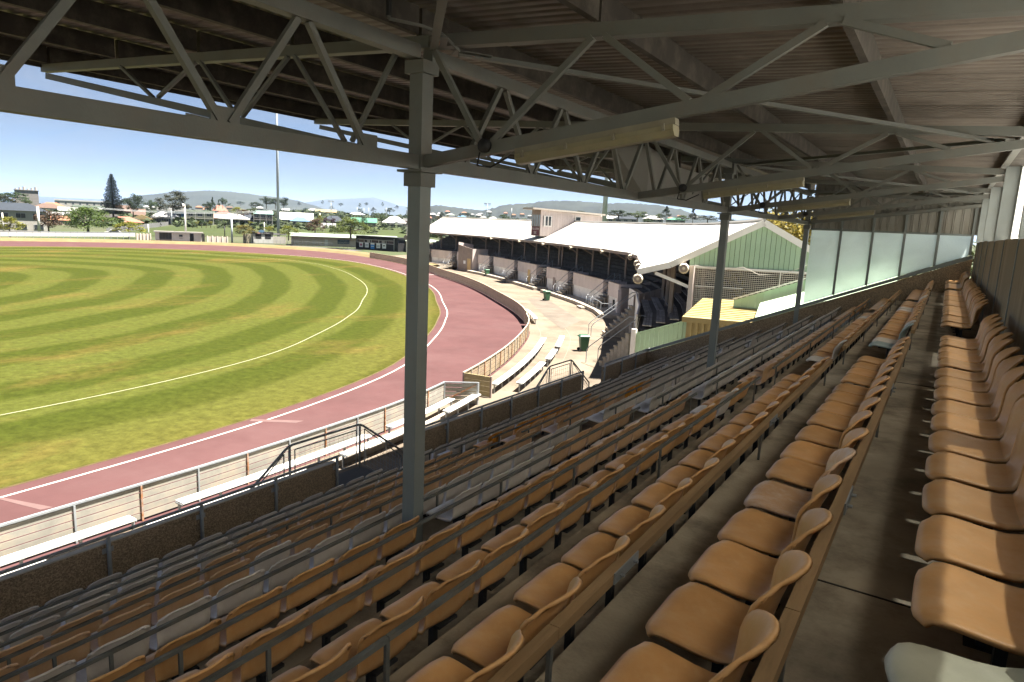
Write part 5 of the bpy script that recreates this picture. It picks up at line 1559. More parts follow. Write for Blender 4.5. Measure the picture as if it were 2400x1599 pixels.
text_mesh('CRIC', 0.46, M['white_trim'], sg, BP(1.65, -0.06, -0.92), BX * -1, (0, 0, 1))
# ------------------------------------------------------------------ beyond the oval
def ground_at(px, py):
    """Where the sight line through (px, py) meets the ground sheet."""
    d = ray(px, py); h = Vector((d.x, d.y, 0)).length
    r = 60.0
    while r < 2400:
        x, y = d.x / h * r, d.y / h * r
        if EYE + d.z / h * r <= hgt(x, y): break
        r *= 1.008
    return Vector((x, y, hgt(x, y))), r
def X1(x): return x / 2.354
def Y1(y): return 380 + y / 2.354
def facing(p): return math.atan2(-p.x, p.y)      # turns local +Y away from the camera: -Y faces it

# second playing field
b = MB()
pts = [ground_at(x, y)[0] for x, y in ((X1(560), Y1(405)), (X1(850), Y1(410)), (X1(1400), Y1(412)), (X1(2400), Y1(420)), (X1(2560), Y1(372)), (X1(2000), Y1(362)), (X1(1500), Y1(356)), (X1(1000), Y1(350)), (X1(740), Y1(372)))]
b.add([p + Vector((0, 0, 0.06)) for p in pts], [tuple(range(len(pts)))])
M['turf2'] = mat('second_field_turf', (0.027, 0.039, 0.007), 0.95, 0.15, 0.05, dirt=(0.042, 0.042, 0.012), dscale=0.06, damt=0.6)
tag(b.build('playing_field', M['turf2']), kind='structure')

RC = {'white': (0.389, 0.385, 0.373), 'navy': (0.019, 0.025, 0.035), 'red': (0.162, 0.041, 0.027), 'salmon': (0.249, 0.102, 0.071), 'terracotta': (0.206, 0.092, 0.052), 'brown': (0.087, 0.054, 0.041),
      'tan': (0.249, 0.189, 0.092), 'grey': (0.162, 0.162, 0.162), 'green': (0.054, 0.162, 0.108), 'teal': (0.119, 0.195, 0.179), 'blue': (0.071, 0.141, 0.227), 'paleg': (0.260, 0.303, 0.249), 'cream': (0.335, 0.298, 0.216),
      'pink': (0.271, 0.173, 0.146), 'dark': (0.033, 0.030, 0.027), 'brick': (0.141, 0.065, 0.043), 'olive': (0.179, 0.195, 0.146), 'offw': (0.325, 0.308, 0.281), 'darkblue': (0.048, 0.071, 0.130), 'concrete': (0.195, 0.179, 0.168)}
HM = {}
def hm(c, roof=False):
    k = (c, roof)
    if k not in HM: HM[k] = mat(('roof_' if roof else 'wall_') + c, RC[c], 0.75, 0.1, 0.5, dirt=tuple(x * 0.7 for x in RC[c]), dscale=0.4, damt=0.4)
    return HM[k]
M['win'] = mat('house_window', (0.03, 0.035, 0.04), 0.15, 0.2, 1.0, spec=0.5)
M['frame'] = hm('white')

def house(px, py, wpx, hpx, roof='hip', wc='offw', rc='grey', label='', storeys=1, dm=0.75, yaw=0.0, win=3, roof_f=0.45, parts=True, group='houses of the town', name='house', cat='house', r=None, chim=False, porch=False, balc=False):
    """A house whose foot is at (px, py); wpx, hpx: its width and height in the picture."""
    if r is None: p, r = ground_at(px, py)
    else:
        d = at_r(px, r); dd = ray(px, py); p = Vector((d.x, d.y, EYE + dd.z / Vector((dd.x, dd.y, 0)).length * r))
    sc = r / FPX
    w_, h_ = wpx * sc, hpx * sc
    dp = w_ * dm
    hr = h_ * roof_f; hw = h_ - hr
    o = thing(name, p, label, cat, group, rz=facing(p) + yaw, world=False)
    x, y = w_ / 2 * 0.95, dp
    # walls run down below the ground so that slopes never leave a gap
    MB().box(-x, 0, -2.5, x, y, hw).build('wall', hm(wc), o)
    e = min(0.6, w_ * 0.045)
    b = MB()
    X0, X1_, Y0, Y1_ = -x - e, x + e, -e, y + e
    if roof == 'hip':
        k = min(w_, dp) * 0.46
        if w_ >= dp: R0, R1 = (X0 + k, (Y0 + Y1_) / 2, h_), (X1_ - k, (Y0 + Y1_) / 2, h_)
        else: R0, R1 = (0, Y0 + k, h_), (0, Y1_ - k, h_)
        v = [(X0, Y0, hw), (X1_, Y0, hw), (X1_, Y1_, hw), (X0, Y1_, hw), R0, R1]
        if w_ >= dp: f = [(0, 1, 5, 4), (1, 2, 5), (2, 3, 4, 5), (3, 0, 4), (3, 2, 1, 0)]
        else: f = [(0, 1, 4), (1, 2, 5, 4), (2, 3, 5), (3, 0, 4, 5), (3, 2, 1, 0)]
        b.add(v, f)
    elif roof == 'gable':       # ridge along the front
        ym = (Y0 + Y1_) / 2
        v = [(X0, Y0, hw), (X1_, Y0, hw), (X1_, Y1_, hw), (X0, Y1_, hw), (X0, ym, h_), (X1_, ym, h_)]
        b.add(v, [(0, 1, 5, 4), (1, 2, 5), (2, 3, 4, 5), (3, 0, 4), (3, 2, 1, 0)])
    elif roof == 'front':       # gable end to the front
        v = [(X0, Y0, hw), (X1_, Y0, hw), (X1_, Y1_, hw), (X0, Y1_, hw), (0, Y0, h_), (0, Y1_, h_)]
        b.add(v, [(0, 1, 4), (1, 2, 5, 4), (2, 3, 5), (3, 0, 4, 5), (3, 2, 1, 0)])
    else:                       # low skillion
        b.prism([(X0, Y0, hw), (X0, Y0, h_), (X0, Y1_, h_ - hr * 0.3), (X0, Y1_, hw)], (X1_ - X0, 0, 0))
    rf_ = b.build('roof', hm(rc, True), o)
    if chim: MB().box(x * 0.3, y * 0.5, hw, x * 0.3 + 0.9, y * 0.5 + 0.9, h_ + 0.8).build('chimney', hm('brick'), rf_)
    if parts:
        sh = hw / storeys
        for st in range(storeys):
            n = win
            for i in range(n):
                cx = -x + 2 * x * (i + 0.5) / n
                ww = min(1.1, x / n * 0.62) * (1.0 if (i + st) % 2 else 1.15); wh = sh * 0.24
                cz = st * sh + sh * 0.55
                fr = MB().box(cx - ww, -0.07, cz - wh, cx + ww, 0.0, cz + wh).build('window', M['frame'], o)
                MB().box(cx - ww * 0.9, -0.10, cz - wh * 0.86, cx - ww * 0.04, -0.06, cz + wh * 0.86).box(cx + ww * 0.04, -0.10, cz - wh * 0.86, cx + ww * 0.9, -0.06, cz + wh * 0.86).build('pane', M['win'], fr)
            for i in range(1):
                fr = MB().box(x, y * 0.4, st * sh + sh * 0.35, x + 0.06, y * 0.6, st * sh + sh * 0.78).build('window', M['frame'], o)
                MB().box(x + 0.05, y * 0.42, st * sh + sh * 0.39, x + 0.09, y * 0.58, st * sh + sh * 0.74).build('pane', M['win'], fr)
    if porch:
        MB().box(-x, -2.2, hw * 0.86, x, 0, hw * 0.93).build('verandah_roof', hm(rc, True), o)
        for i in range(4):
            xx = -x + 0.1 + (2 * x - 0.2) * i / 3; MB().box(xx - 0.06, -2.15, -0.5, xx + 0.06, -2.03, hw * 0.86).build('verandah_post', M['frame'], o)
    if balc:
        MB().box(-x, -1.4, hw / 2 - 0.12, x, 0, hw / 2 + 0.06).build('balcony', hm('offw'), o)
        MB().box(-x, -1.4, hw / 2 + 0.95, x, -1.34, hw / 2 + 1.0).build('balcony_rail', M['frame'], o)
        for i in range(4):
            xx = -x + 0.1 + (2 * x - 0.2) * i / 3; MB().box(xx - 0.08, -1.4, -0.5, xx + 0.08, -1.24, hw).build('balcony_post', M['frame'], o)
    return o
# houses one by one; px, foot, width, height measured on the photograph
def H(x0, x1, yt, yb, **k):
    return house(X1((x0 + x1) / 2), Y1(yb), X1(x1 - x0), (yb - yt) / 2.354, **k)
H(-60, 205, 260, 388, storeys=2, roof='hip', wc='offw', rc='navy', win=4, roof_f=0.26, dm=0.6, label='white two-storey house with a dark navy hip roof beyond the barrier')
H(228, 350, 232, 268, rc='terracotta', wc='offw', roof='hip', roof_f=0.6, label='orange tiled hip-roofed house behind the grey roofs')
H(205, 330, 240, 285, rc='brown', wc='offw', roof='hip', win=2, label='low house with brown hip roof behind the reddish shrub')
H(230, 365, 283, 312, rc='grey', wc='offw', roof='gable', label='grey roofed house above the red shrub tree')
H(300, 372, 308, 350, rc='terracotta', wc='cream', roof='gable', label='small orange roofed house beside the big green tree')
H(340, 420, 258, 300, rc='grey', wc='grey', roof='gable', label='grey gabled house over the big green tree')
H(430, 560, 247, 278, rc='paleg', wc='offw', roof='flat', roof_f=0.25, label='long pale flat-roofed building short of the pine')
H(505, 590, 262, 300, rc='white', wc='offw', roof='flat', roof_f=0.3, label='white flat-roofed building beside the tall pine')
H(560, 660, 288, 330, rc='dark', wc='brick', roof='hip', roof_f=0.65, label='dark hip-roofed brick house below the tall pine')
H(650, 715, 250, 312, rc='brown', wc='brick', roof='gable', roof_f=0.45, win=2, label='tall brown roofed house beside the tall pine')
H(700, 790, 265, 308, rc='brown', wc='brick', roof='gable', roof_f=0.7, label='brown roofed house, second from the tall pine')
H(590, 765, 310, 350, rc='salmon', wc='cream', roof='hip', roof_f=0.6, label='long low salmon roofed house behind the yellow shrub')
H(735, 835, 298, 345, rc='tan', wc='olive', roof='front', roof_f=0.5, win=2, label='tan gable-fronted house by the grey paling fence')
H(850, 985, 283, 346, rc='white', wc='darkblue', roof='hip', roof_f=0.45, porch=True, label='white hip-roofed cottage with dark verandah facing the second field')
H(885, 1042, 268, 332, rc='white', wc='blue', roof='flat', roof_f=0.18, dm=0.4, win=4, label='long blue-walled house with a white roof behind the cottage')
H(1040, 1170, 277, 347, storeys=2, rc='paleg', wc='olive', roof='flat', roof_f=0.12, win=3, balc=True, label='two-storey olive flat-roofed house with balcony on the second field')
H(1165, 1262, 294, 345, rc='pink', wc='cream', roof='gable', roof_f=0.4, label='pink roofed cream house beside the olive balcony house')
H(1185, 1285, 276, 318, rc='red', wc='offw', roof='hip', roof_f=0.6, label='dark red roofed house behind the white bungalow')
H(1178, 1252, 244, 290, rc='salmon', wc='offw', roof='hip', roof_f=0.62, label='bright salmon roofed house higher up the slope')
H(1215, 1368, 294, 348, rc='white', wc='dark', roof='hip', roof_f=0.42, porch=True, win=4, label='white hip-roofed bungalow with dark walls facing the second field')
H(1318, 1408, 290, 346, rc='navy', wc='offw', roof='hip', roof_f=0.5, label='navy hip-roofed house behind the white bungalow')
H(1405, 1500, 277, 350, storeys=2, rc='teal', wc='dark', roof='gable', roof_f=0.22, win=3, balc=True, label='two-storey house with a grey-green roof and dark glass front')
H(1540, 1720, 284, 347, rc='white', wc='offw', roof='gable', roof_f=0.6, dm=0.5, label='broad white-roofed hall beyond the tall light pole')
H(1605, 1705, 307, 350, rc='blue', wc='cream', roof='hip', roof_f=0.5, label='small cream house with a blue hip roof by the hall')
H(1780, 1900, 300, 352, rc='navy', wc='offw', roof='hip', roof_f=0.6, label='dark roofed house behind the rounded maroon shrubs')
H(1775, 1850, 340, 372, rc='grey', wc='salmon', roof='gable', roof_f=0.7, label='low grey roof beside the big green tree on the second field')
H(1940, 2075, 311, 358, rc='green', wc='cream', roof='gable', roof_f=0.5, dm=0.5, porch=True, win=4, label='green-roofed clubroom with a row of windows')
H(2110, 2240, 304, 362, rc='white', wc='cream', roof='hip', roof_f=0.55, porch=True, label='white hip-roofed cream house with a bay gable')
H(2225, 2300, 314, 364, rc='white', wc='brick', roof='flat', roof_f=0.3, label='white roofed brick house beside the closest column')
H(2150, 2225, 330, 364, rc='white', wc='cream', roof='front', roof_f=0.5, win=2, name='house', label='small white gable of the cream house, facing the second field')
# slope behind: a few hundred metres farther, one by one
far_rows = [
    (1430, 235, 60, 30, 'white', 'offw'), (1490, 238, 50, 26, 'white', 'offw'), (1590, 262, 70, 30, 'grey', 'offw'), (1625, 248, 60, 26, 'terracotta', 'offw'), (1668, 243, 55, 24, 'white', 'offw'),
    (1600, 243, 60, 26, 'white', 'offw'), (1650, 270, 60, 30, 'salmon', 'offw'), (1700, 268, 60, 26, 'grey', 'offw'), (1740, 262, 60, 26, 'white', 'offw'), (1760, 250, 50, 24, 'terracotta', 'cream'),
    (1800, 246, 55, 28, 'salmon', 'offw'), (1720, 283, 60, 26, 'grey', 'grey'), (1800, 290, 110, 26, 'tan', 'cream'), (1870, 284, 80, 26, 'white', 'cream'), (1905, 262, 60, 26, 'terracotta', 'offw'),
    (1860, 262, 50, 24, 'grey', 'offw'), (1950, 272, 60, 24, 'brown', 'brick'), (2000, 262, 50, 22, 'salmon', 'offw'), (2050, 258, 50, 22, 'terracotta', 'brick'), (2090, 284, 60, 26, 'white', 'offw'),
    (2040, 290, 90, 24, 'white', 'offw'), (2130, 262, 50, 24, 'white', 'offw'), (2170, 276, 55, 24, 'terracotta', 'pink'), (2215, 266, 60, 24, 'salmon', 'brick'), (2250, 280, 60, 26, 'terracotta', 'brick'),
    (2270, 300, 60, 26, 'red', 'brick'), (1960, 302, 80, 24, 'white', 'offw'), (1700, 236, 44, 20, 'terracotta', 'offw'), (1545, 275, 60, 26, 'white', 'cream'), (1370, 252, 60, 24, 'salmon', 'offw'),
    (1110, 245, 50, 20, 'white', 'offw'), (1290, 262, 50, 22, 'white', 'cream'), (2200, 300, 60, 24, 'tan', 'cream'), (1440, 262, 90, 26, 'white', 'offw'), (1060, 252, 44, 18, 'grey', 'offw'), (1330, 282, 50, 20, 'olive', 'offw'),
]
RN = {'white': 'white', 'grey': 'grey', 'terracotta': 'orange tiled', 'salmon': 'salmon', 'tan': 'tan', 'brown': 'brown', 'red': 'red', 'olive': 'olive', 'navy': 'navy', 'green': 'green', 'paleg': 'pale green', 'teal': 'grey-green', 'blue': 'blue'}
WN = {'offw': 'white', 'cream': 'cream', 'brick': 'brick', 'grey': 'grey', 'pink': 'pink'}
def where(px):
    for x, n in ((490, 'below the crest of the blue hill'), (560, 'just short of the dark round trees'), (640, 'beside the tall light pole'), (690, 'just past the tall light pole'), (740, 'over the white-roofed hall'), (790, 'behind the maroon shrubs'), (840, 'over the big green tree'), (890, 'behind the green-roofed clubroom'), (930, 'over the white hip-roofed house'), (1000, 'close to the closest column')):
        if px < x: return n
    return 'over the long white roof'
seen_lab = {}
for i, (x, yb, wd, ht, rc, wc) in enumerate(far_rows):
    lab = '%s roofed %s house on the far slope, %s' % (RN[rc], WN[wc], where(X1(x)))
    if lab in seen_lab:
        seen_lab[lab] += 1
        lab = lab.replace('house on the far slope', 'house, %s of its kind up the slope' % ORD[seen_lab[lab]])
    else: seen_lab[lab] = 1
    house(X1(x), Y1(yb), X1(wd), ht / 2.354, roof='hip' if i % 3 else 'gable', wc=wc, rc=rc, win=2, label=lab, roof_f=0.5, group='houses on the far slope', yaw=0.3 * math.sin(i * 2.1))
# over the white roof of the long stand
Z2 = lambda x, y: (1000 + x / 7.13, 480 + y / 7.13)
far2 = [((30, 255), 130, 70, 'salmon', 'offw'), ((110, 190), 90, 50, 'white', 'offw'), ((400, 195), 140, 45, 'paleg', 'offw'), ((420, 225), 150, 40, 'navy', 'offw'), ((590, 225), 150, 45, 'blue', 'offw'),
        ((720, 265), 200, 40, 'paleg', 'cream'), ((950, 240), 120, 50, 'grey', 'offw'), ((1110, 280), 170, 75, 'white', 'offw'), ((300, 265), 200, 40, 'brown', 'brick'), ((590, 262), 110, 40, 'tan', 'cream'),
        ((870, 195), 100, 40, 'white', 'offw'), ((200, 205), 110, 40, 'grey', 'offw')]
NM2 = ['salmon roofed house close over the ridge at the far end', 'little white house left of the dark conifers', 'pale green long roof in the trees', 'dark roofed house in front of the pale green roof', 'blue roofed shed among the treetops',
       'pale green low roof close over the white ridge', 'grey roofed house with antennas beside it', 'big white curved-looking roof before the bushy tree', 'brown roof edge just over the far end of the white ridge', 'tan roof among the garden trees', 'small white house under the saddle of the hill', 'grey roof beside the bushy dark tree']
NM2[1] = 'little white house before the dark conifers'
for ((x, y), wd, ht, rc, wc), lab in zip(far2, NM2):
    px, py = Z2(x, y)
    house(px, py, wd / 7.13, ht / 7.13, roof='hip', wc=wc, rc=rc, win=2, label=lab, roof_f=0.55, group='houses over the white roof', r=430 + (280 - y) * 2.0)
far3 = [(1432, 521, 60, 16, 'white', 'cream', 'two-storey cream house with verandah over the white ridge'), (1468, 522, 56, 17, 'navy', 'offw', 'dark roofed house beside the verandah house'), (1532, 521, 46, 14, 'white', 'offw', 'white roofed house past the dark roofed one'),
        (1585, 521, 44, 10, 'green', 'offw', 'green roof peeping over the white ridge'), (1345, 517, 60, 9, 'grey', 'offw', 'grey roofs just behind the commentary box'), (1400, 512, 40, 8, 'white', 'offw', 'white roof in the trees past the commentary box')]
for px, py, wd, ht, rc, wc, lab in far3:
    house(px, py, wd, ht, roof='hip', wc=wc, rc=rc, win=3, label=lab, roof_f=0.5, group='houses over the white roof', r=380)
TN = {}
def tiny(a, b):
    TN[a] = TN.get(a, 0) + 1
    return '%s, %s %s' % (a, ORD[TN[a]], b)
for i in sorted(range(26), key=lambda i: (i * 97) % 640):
    px = 1010 + (i * 97) % 640; py = 505 - ((i * 37) % 9) + (px - 1000) * 0.018
    house(px, py, 10 + i % 5, 5, roof='hip', wc='offw', rc=('white', 'grey', 'terracotta', 'salmon')[i % 4], win=1, parts=False, roof_f=0.5, group='tiny houses at the foot of the hills', label=tiny('%s roofed tiny house below the dark hill' % RN[('white', 'grey', 'terracotta', 'salmon')[i % 4]], 'past the closest column'), r=1250 + 40 * (i % 7), name='house')
for i in sorted(range(30), key=lambda i: (i * 61) % 620):
    px = 60 + (i * 61) % 620; py = 484 + (i * 13) % 9 + (px) * 0.012
    house(px, py, 12 + i % 6, 6, roof='hip' if i % 2 else 'gable', wc='offw', rc=('white', 'grey', 'terracotta', 'brown', 'white')[i % 5], win=1, parts=False, roof_f=0.5, group='tiny houses on the flat towards the sea', label=tiny('%s roofed tiny house on the sea flats' % RN[('white', 'grey', 'terracotta', 'brown', 'white')[i % 5]], 'past the silo block'), r=900 + 60 * (i % 9), name='house')

# silo block and long works by the sea
house(X1(155), Y1(246), X1(90), 72 / 2.354, roof='flat', wc='concrete', rc='concrete', roof_f=0.03, win=1, parts=False, dm=0.8, label='tall grey concrete silo block above the dark trees', name='silo_block', cat='silo', group=None, r=700)
o = S.objects['silo_block']
s_ = 700 / FPX
for k in range(6): MB().tube((-7 + 2.7 * k, 3, 13.0), (-7 + 2.7 * k, 3, 14.8 + 0.8 * (k % 3)), 0.9, 8).build('roof_vent', hm('offw'), o)
house(X1(465), Y1(246), X1(230), 28 / 2.354, roof='flat', wc='offw', rc='white', roof_f=0.2, win=8, parts=True, dm=0.3, label='long white works building on the shore, behind the pine', name='works_building', cat='factory', group=None, r=1000)

# ---- low buildings on the rim of the oval
def local(px, py, yaw=0.0, name='', label='', cat='', group=None, turn=True):
    p = on_z(px, py)
    o = thing(name, p, label, cat, group, rz=(facing(p) if turn else 0) + yaw, world=False)
    return o, math.hypot(p.x, p.y) / FPX
# white barrier
def seg_thing(name, pa, pb, lab, cat, group=None):
    A, B = on_z(*pa), on_z(*pb)
    o = thing(name, A, lab, cat, group)
    return o, A, B
o, A, B = seg_thing('barrier', (-60, 563.0), (318, 562.5), 'long white sheet barrier between the car park and the track bank', 'barrier')
n = 22
for i in range(n):
    p, q = A.lerp(B, i / n), A.lerp(B, (i + 0.97) / n)
    MB().beam(p + Vector((0, 0, 1.25)), q + Vector((0, 0, 1.25)), 0.06, 0.95).build('sheet', hm('white'), o)
    MB().tube(p, p + Vector((0, 0, 1.75)), 0.05, 6).build('post', M['galv'], o)
MB().beam(A + Vector((0, 0, 1.78)), B + Vector((0, 0, 1.78)), 0.14, 0.08).build('rail', M['galv'], o)
def low_wall(pa, pb, h, lab, m_):
    o, A, B = seg_thing('rim_wall', pa, pb, lab, 'wall')
    n = 4
    for i in range(n): MB().beam(A.lerp(B, i / n) + Vector((0, 0, h / 2)), A.lerp(B, (i + 0.985) / n) + Vector((0, 0, h / 2)), 0.15, h).build('wall_panel', m_, o)
    for i in range(n + 1): MB().tube(A.lerp(B, i / n) - Vector((0, 0.1, 0)), A.lerp(B, i / n) + Vector((0, -0.1, h + 0.15)), 0.14, 6).build('post', m_, o)
M['rim'] = mat('cream_rim_wall', (0.62, 0.53, 0.44), 0.8, 0.1, 0.5)
low_wall((322, 562.5), (354, 563.5), 1.5, 'short cream wall beside the cream shelter', M['rim'])
low_wall((487, 568.5), (534, 570), 1.5, 'cream wall between the shelter and the light standard', M['rim'])
# shelter (dugout) with openings
o, A, B = seg_thing('shelter', (364, 564.5), (474, 567.5), 'long low cream shelter with open bays, on the far rim of the oval', 'shelter')
u = (B - A); L = u.length; u.normalize(); nrm = Vector((-u.y, u.x, 0));  nrm = nrm if nrm.dot(A) > 0 else -nrm
def SB(x0, x1, z0, z1, y0=0.0, y1=0.25):
    a, b_ = A + u * x0 + nrm * y0, A + u * x1 + nrm * y0
    return MB().prism([a + Vector((0, 0, z0)), b_ + Vector((0, 0, z0)), b_ + Vector((0, 0, z1)), a + Vector((0, 0, z1))], nrm * (y1 - y0))
SB(-0.3, L + 0.3, 2.05, 2.35, -0.5, 3.4).build('roof_slab', hm('concrete'), o)
for x0, x1 in ((0, 0.9), (3.6, 7.6), (8.5, 10.2), (10.9, L)):
    if x1 > x0: SB(x0, min(x1, L), 0, 2.05).build('wall', M['rim'], o)
SB(0, L, 0, 2.05, 3.0, 3.2).build('back_wall', hm('concrete'), o)
SB(0.9, 3.6, 0, 0.5, 0.05, 0.2).build('bench_front', M['brown_trim'], o)
for x in (1.5, 2.2, 2.9): SB(x, x + 0.08, 0.3, 2.05, 0.05, 0.15).build('screen_bar', M['brown_trim'], o)
SB(5.2, 6.0, 1.15, 1.65, -0.03, 0.0).build('window', M['win'], o)
SB(5.2, 6.0, 0.75, 0.9, -0.03, 0.0).build('sill', M['brown_trim'], o)
for x in (7.8, 10.35): SB(x, x + 0.6, 0, 2.0, 0.1, 0.15).build('doorway', M['dark'], o)
# scoreboard kiosk
o, A, B = seg_thing('scoreboard_kiosk', (594, 570.5), (640, 571.5), 'white kiosk with black fascia and dark hatches, below the tall light pole', 'kiosk')
u = (B - A); L = u.length; u.normalize(); nrm = Vector((-u.y, u.x, 0));  nrm = nrm if nrm.dot(A) > 0 else -nrm
SB(0, L, 0, 2.4, 0, 2.5).build('wall', hm('white'), o)
SB(-0.1, L + 0.1, 2.4, 3.0, -0.15, 2.6).build('fascia', M['black'], o)
for x0, x1 in ((0.5, 2.0), (2.9, 4.4)): SB(x0, x1, 1.2, 2.4, -0.03, 0.0).build('hatch', M['black'], o)
for i in range(4): SB(0.02 + L * i / 4, L * (i + 1) / 4 - 0.03, 0.05, 1.05, -0.03, 0.0).build('panel', hm('white'), o)
MB().add([A + u * (2.0 + 0.75 * math.cos(t * 0.3927)) + Vector((0, 0, 3.15 + 0.33 * math.sin(t * 0.3927))) - nrm * 0.2 for t in range(16)], [tuple(range(16))]).build('badge', hm('blue'), o)
text_mesh("Bin 'n Mania", 0.42, hm('white'), o, A + u * 3.0 + Vector((0, 0, 2.68)) - nrm * 0.17, u if u.cross(Vector((0, 0, 1))).dot(nrm) < 0 else -u, (0, 0, 1))
SB(1.0, 1.75, 2.5, 2.95, -0.18, -0.15).build('picture', hm('pink'), o)
SB(L, L + 3.4, 0, 1.9, 0.4, 0.5).build('side_fence', hm('offw'), o)
SB(-2.2, -0.4, 0, 2.3, 0.8, 1.6).build('pillar', hm('cream'), o)
SB(L + 0.2, L + 3.6, 2.25, 2.75, 0.6, 1.2).build('side_roof', hm('grey', True), o)
# long shed
o, A, B = seg_thing('long_shed', (684, 575), (860, 580.5), 'long grey block shed with a pale green roof, on the rim of the oval', 'shed')
u = (B - A); L = u.length; u.normalize(); nrm = Vector((-u.y, u.x, 0));  nrm = nrm if nrm.dot(A) > 0 else -nrm
nbk = 30
for i in range(nbk): SB(L * i / nbk + 0.01, L * (i + 1) / nbk - 0.01, 0, 1.6, 0, 0.2).build('block_panel', M['brick'], o)
SB(0, L, 1.6, 2.35, 0.03, 0.2).build('upper_wall', M['brown_trim'], o)
SB(0.0, 0.2, 0, 2.35, 0.2, 6.0).build('end_wall', M['brown_trim'], o)
MB().prism([A - u * 0.4 - nrm * 0.5 + Vector((0, 0, 2.35)), B + u * 9 - nrm * 0.5 + Vector((0, 0, 2.35)), B + u * 9 + nrm * 7 + Vector((0, 0, 3.0)), A - u * 0.4 + nrm * 7 + Vector((0, 0, 3.0))], (0, 0, 0.1)).build('roof', hm('paleg', True), o)
SB(L * 0.43, L * 0.47, 0, 1.75, -0.04, 0).build('door', hm('white'), o)
for x in (L * 0.05, L * 0.26): SB(x, x + 0.9, 0.45, 1.25, -0.04, 0).build('notice', hm('offw'), o)
sgn = thing('shed_sign', A + u * (L * 0.55), 'dark name board on the grey block shed', 'sign')
def SQ(x0, x1, z0, z1, y0, m_, nm, par):
    a, b_ = A + u * x0 - nrm * y0, A + u * x1 - nrm * y0
    return MB().prism([a + Vector((0, 0, z0)), b_ + Vector((0, 0, z0)), b_ + Vector((0, 0, z1)), a + Vector((0, 0, z1))], nrm * 0.03).build(nm, m_, par)
SQ(L * 0.60, L * 0.76, 0.75, 1.85, 0.06, mat('dark_blue_sign', (0.03, 0.05, 0.08), 0.6, 0.1), 'sign_board', sgn)
xd = u if u.cross(Vector((0, 0, 1))).dot(nrm) < 0 else -u
text_mesh('O Devonfield O', 0.40, hm('white'), sgn, A + u * (L * 0.68) + Vector((0, 0, 1.12)) - nrm * 0.075, xd, (0, 0, 1))
text_mesh('FOOTBALL CLUB', 0.24, hm('white'), sgn, A + u * (L * 0.68) + Vector((0, 0, 1.58)) - nrm * 0.075, xd, (0, 0, 1))
# black timing hut
o, A, B = seg_thing('black_hut', (834, 583.5), (933, 590.5), 'long black hut with a band of windows and white posters, on the rim', 'hut')
u = (B - A); L = u.length; u.normalize(); nrm = Vector((-u.y, u.x, 0));  nrm = nrm if nrm.dot(A) > 0 else -nrm
SB(0, L, 0, 1.75, 0, 3).build('lower_wall', M['black'], o)
SB(0, L, 2.55, 3.25, 0, 3).build('upper_wall', M['black'], o)
SB(-0.4, L + 0.4, 3.25, 3.40, -0.5, 3.4).build('roof', M['black'], o)
SB(0, 0.35, 1.75, 2.55, 0, 3).build('corner', M['black'], o); SB(L - 1.4, L, 1.75, 2.55, 0, 3).build('corner', M['black'], o)
SB(0.3, L - 1.3, 1.75, 2.55, 0.25, 0.30).build('glass', M['glass'], o)
nw = 5; wl = (L - 1.7) / nw
for i in range(nw):
    x0 = 0.35 + wl * i
    fr = SB(x0, x0 + wl, 2.47, 2.58, -0.04, 0.06); fr.v += []; 
    f_ = fr.build('window_frame', hm('white'), o)
    SB(x0, x0 + wl, 1.70, 1.80, -0.04, 0.06).build('window_sill', hm('white'), o)
    SB(x0 - 0.06, x0 + 0.06, 1.7, 2.58, -0.04, 0.06).build('mullion', hm('white'), o)
    if i in (1, 3): SB(x0 + wl * 0.35, x0 + wl * 0.75, 1.82, 2.4, 0.18, 0.22).build('inner_window', hm('offw'), o)
SB(L - 1.25, L - 1.1, 0.2, 3.1, -0.1, -0.02).build('downpipe', hm('white'), o)
for i, (mm, lab) in enumerate((('poster_white', 'white poster with a rose oval, on the black hut'), ('poster_white', 'white poster next to the rose oval one'), ('poster_blue', 'blue and white poster on the black hut'), ('poster_white', 'white poster beyond the blue one'), ('poster_white', 'white poster with a dark badge, last on the black hut'))):
    x0 = 1.1 + 2.05 * i * (L / 15.0)
    pz = thing('poster', A + u * x0 + Vector((0, 0, 0.6)), lab, 'poster', 'posters on the black hut')
    SQ(x0, x0 + 1.15, 0.55 if i != 2 else 0.25, 1.75, 0.05, M[mm], 'sheet', pz)
    if i == 0: MB().add([A + u * (x0 + 0.575 + 0.4 * math.cos(t * 0.52)) + Vector((0, 0, 1.15 + 0.3 * math.sin(t * 0.52))) - nrm * 0.07 for t in range(12)], [tuple(range(12))]).build('emblem', M['poster_pink'], pz)
    elif i == 2: SQ(x0, x0 + 1.15, 1.35, 1.75, 0.07, M['poster_white'], 'strip', pz); SQ(x0 + 0.15, x0 + 1.0, 0.85, 0.98, 0.07, M['poster_white'], 'line', pz)
    elif i == 4: SQ(x0 + 0.3, x0 + 0.85, 1.1, 1.35, 0.07, M['black'], 'badge', pz)
    else: SQ(x0 + 0.15, x0 + 1.0, 1.2, 1.3, 0.07, hm('grey'), 'line', pz); SQ(x0 + 0.15, x0 + 1.0, 0.9, 1.0, 0.07, hm('blue'), 'line', pz)
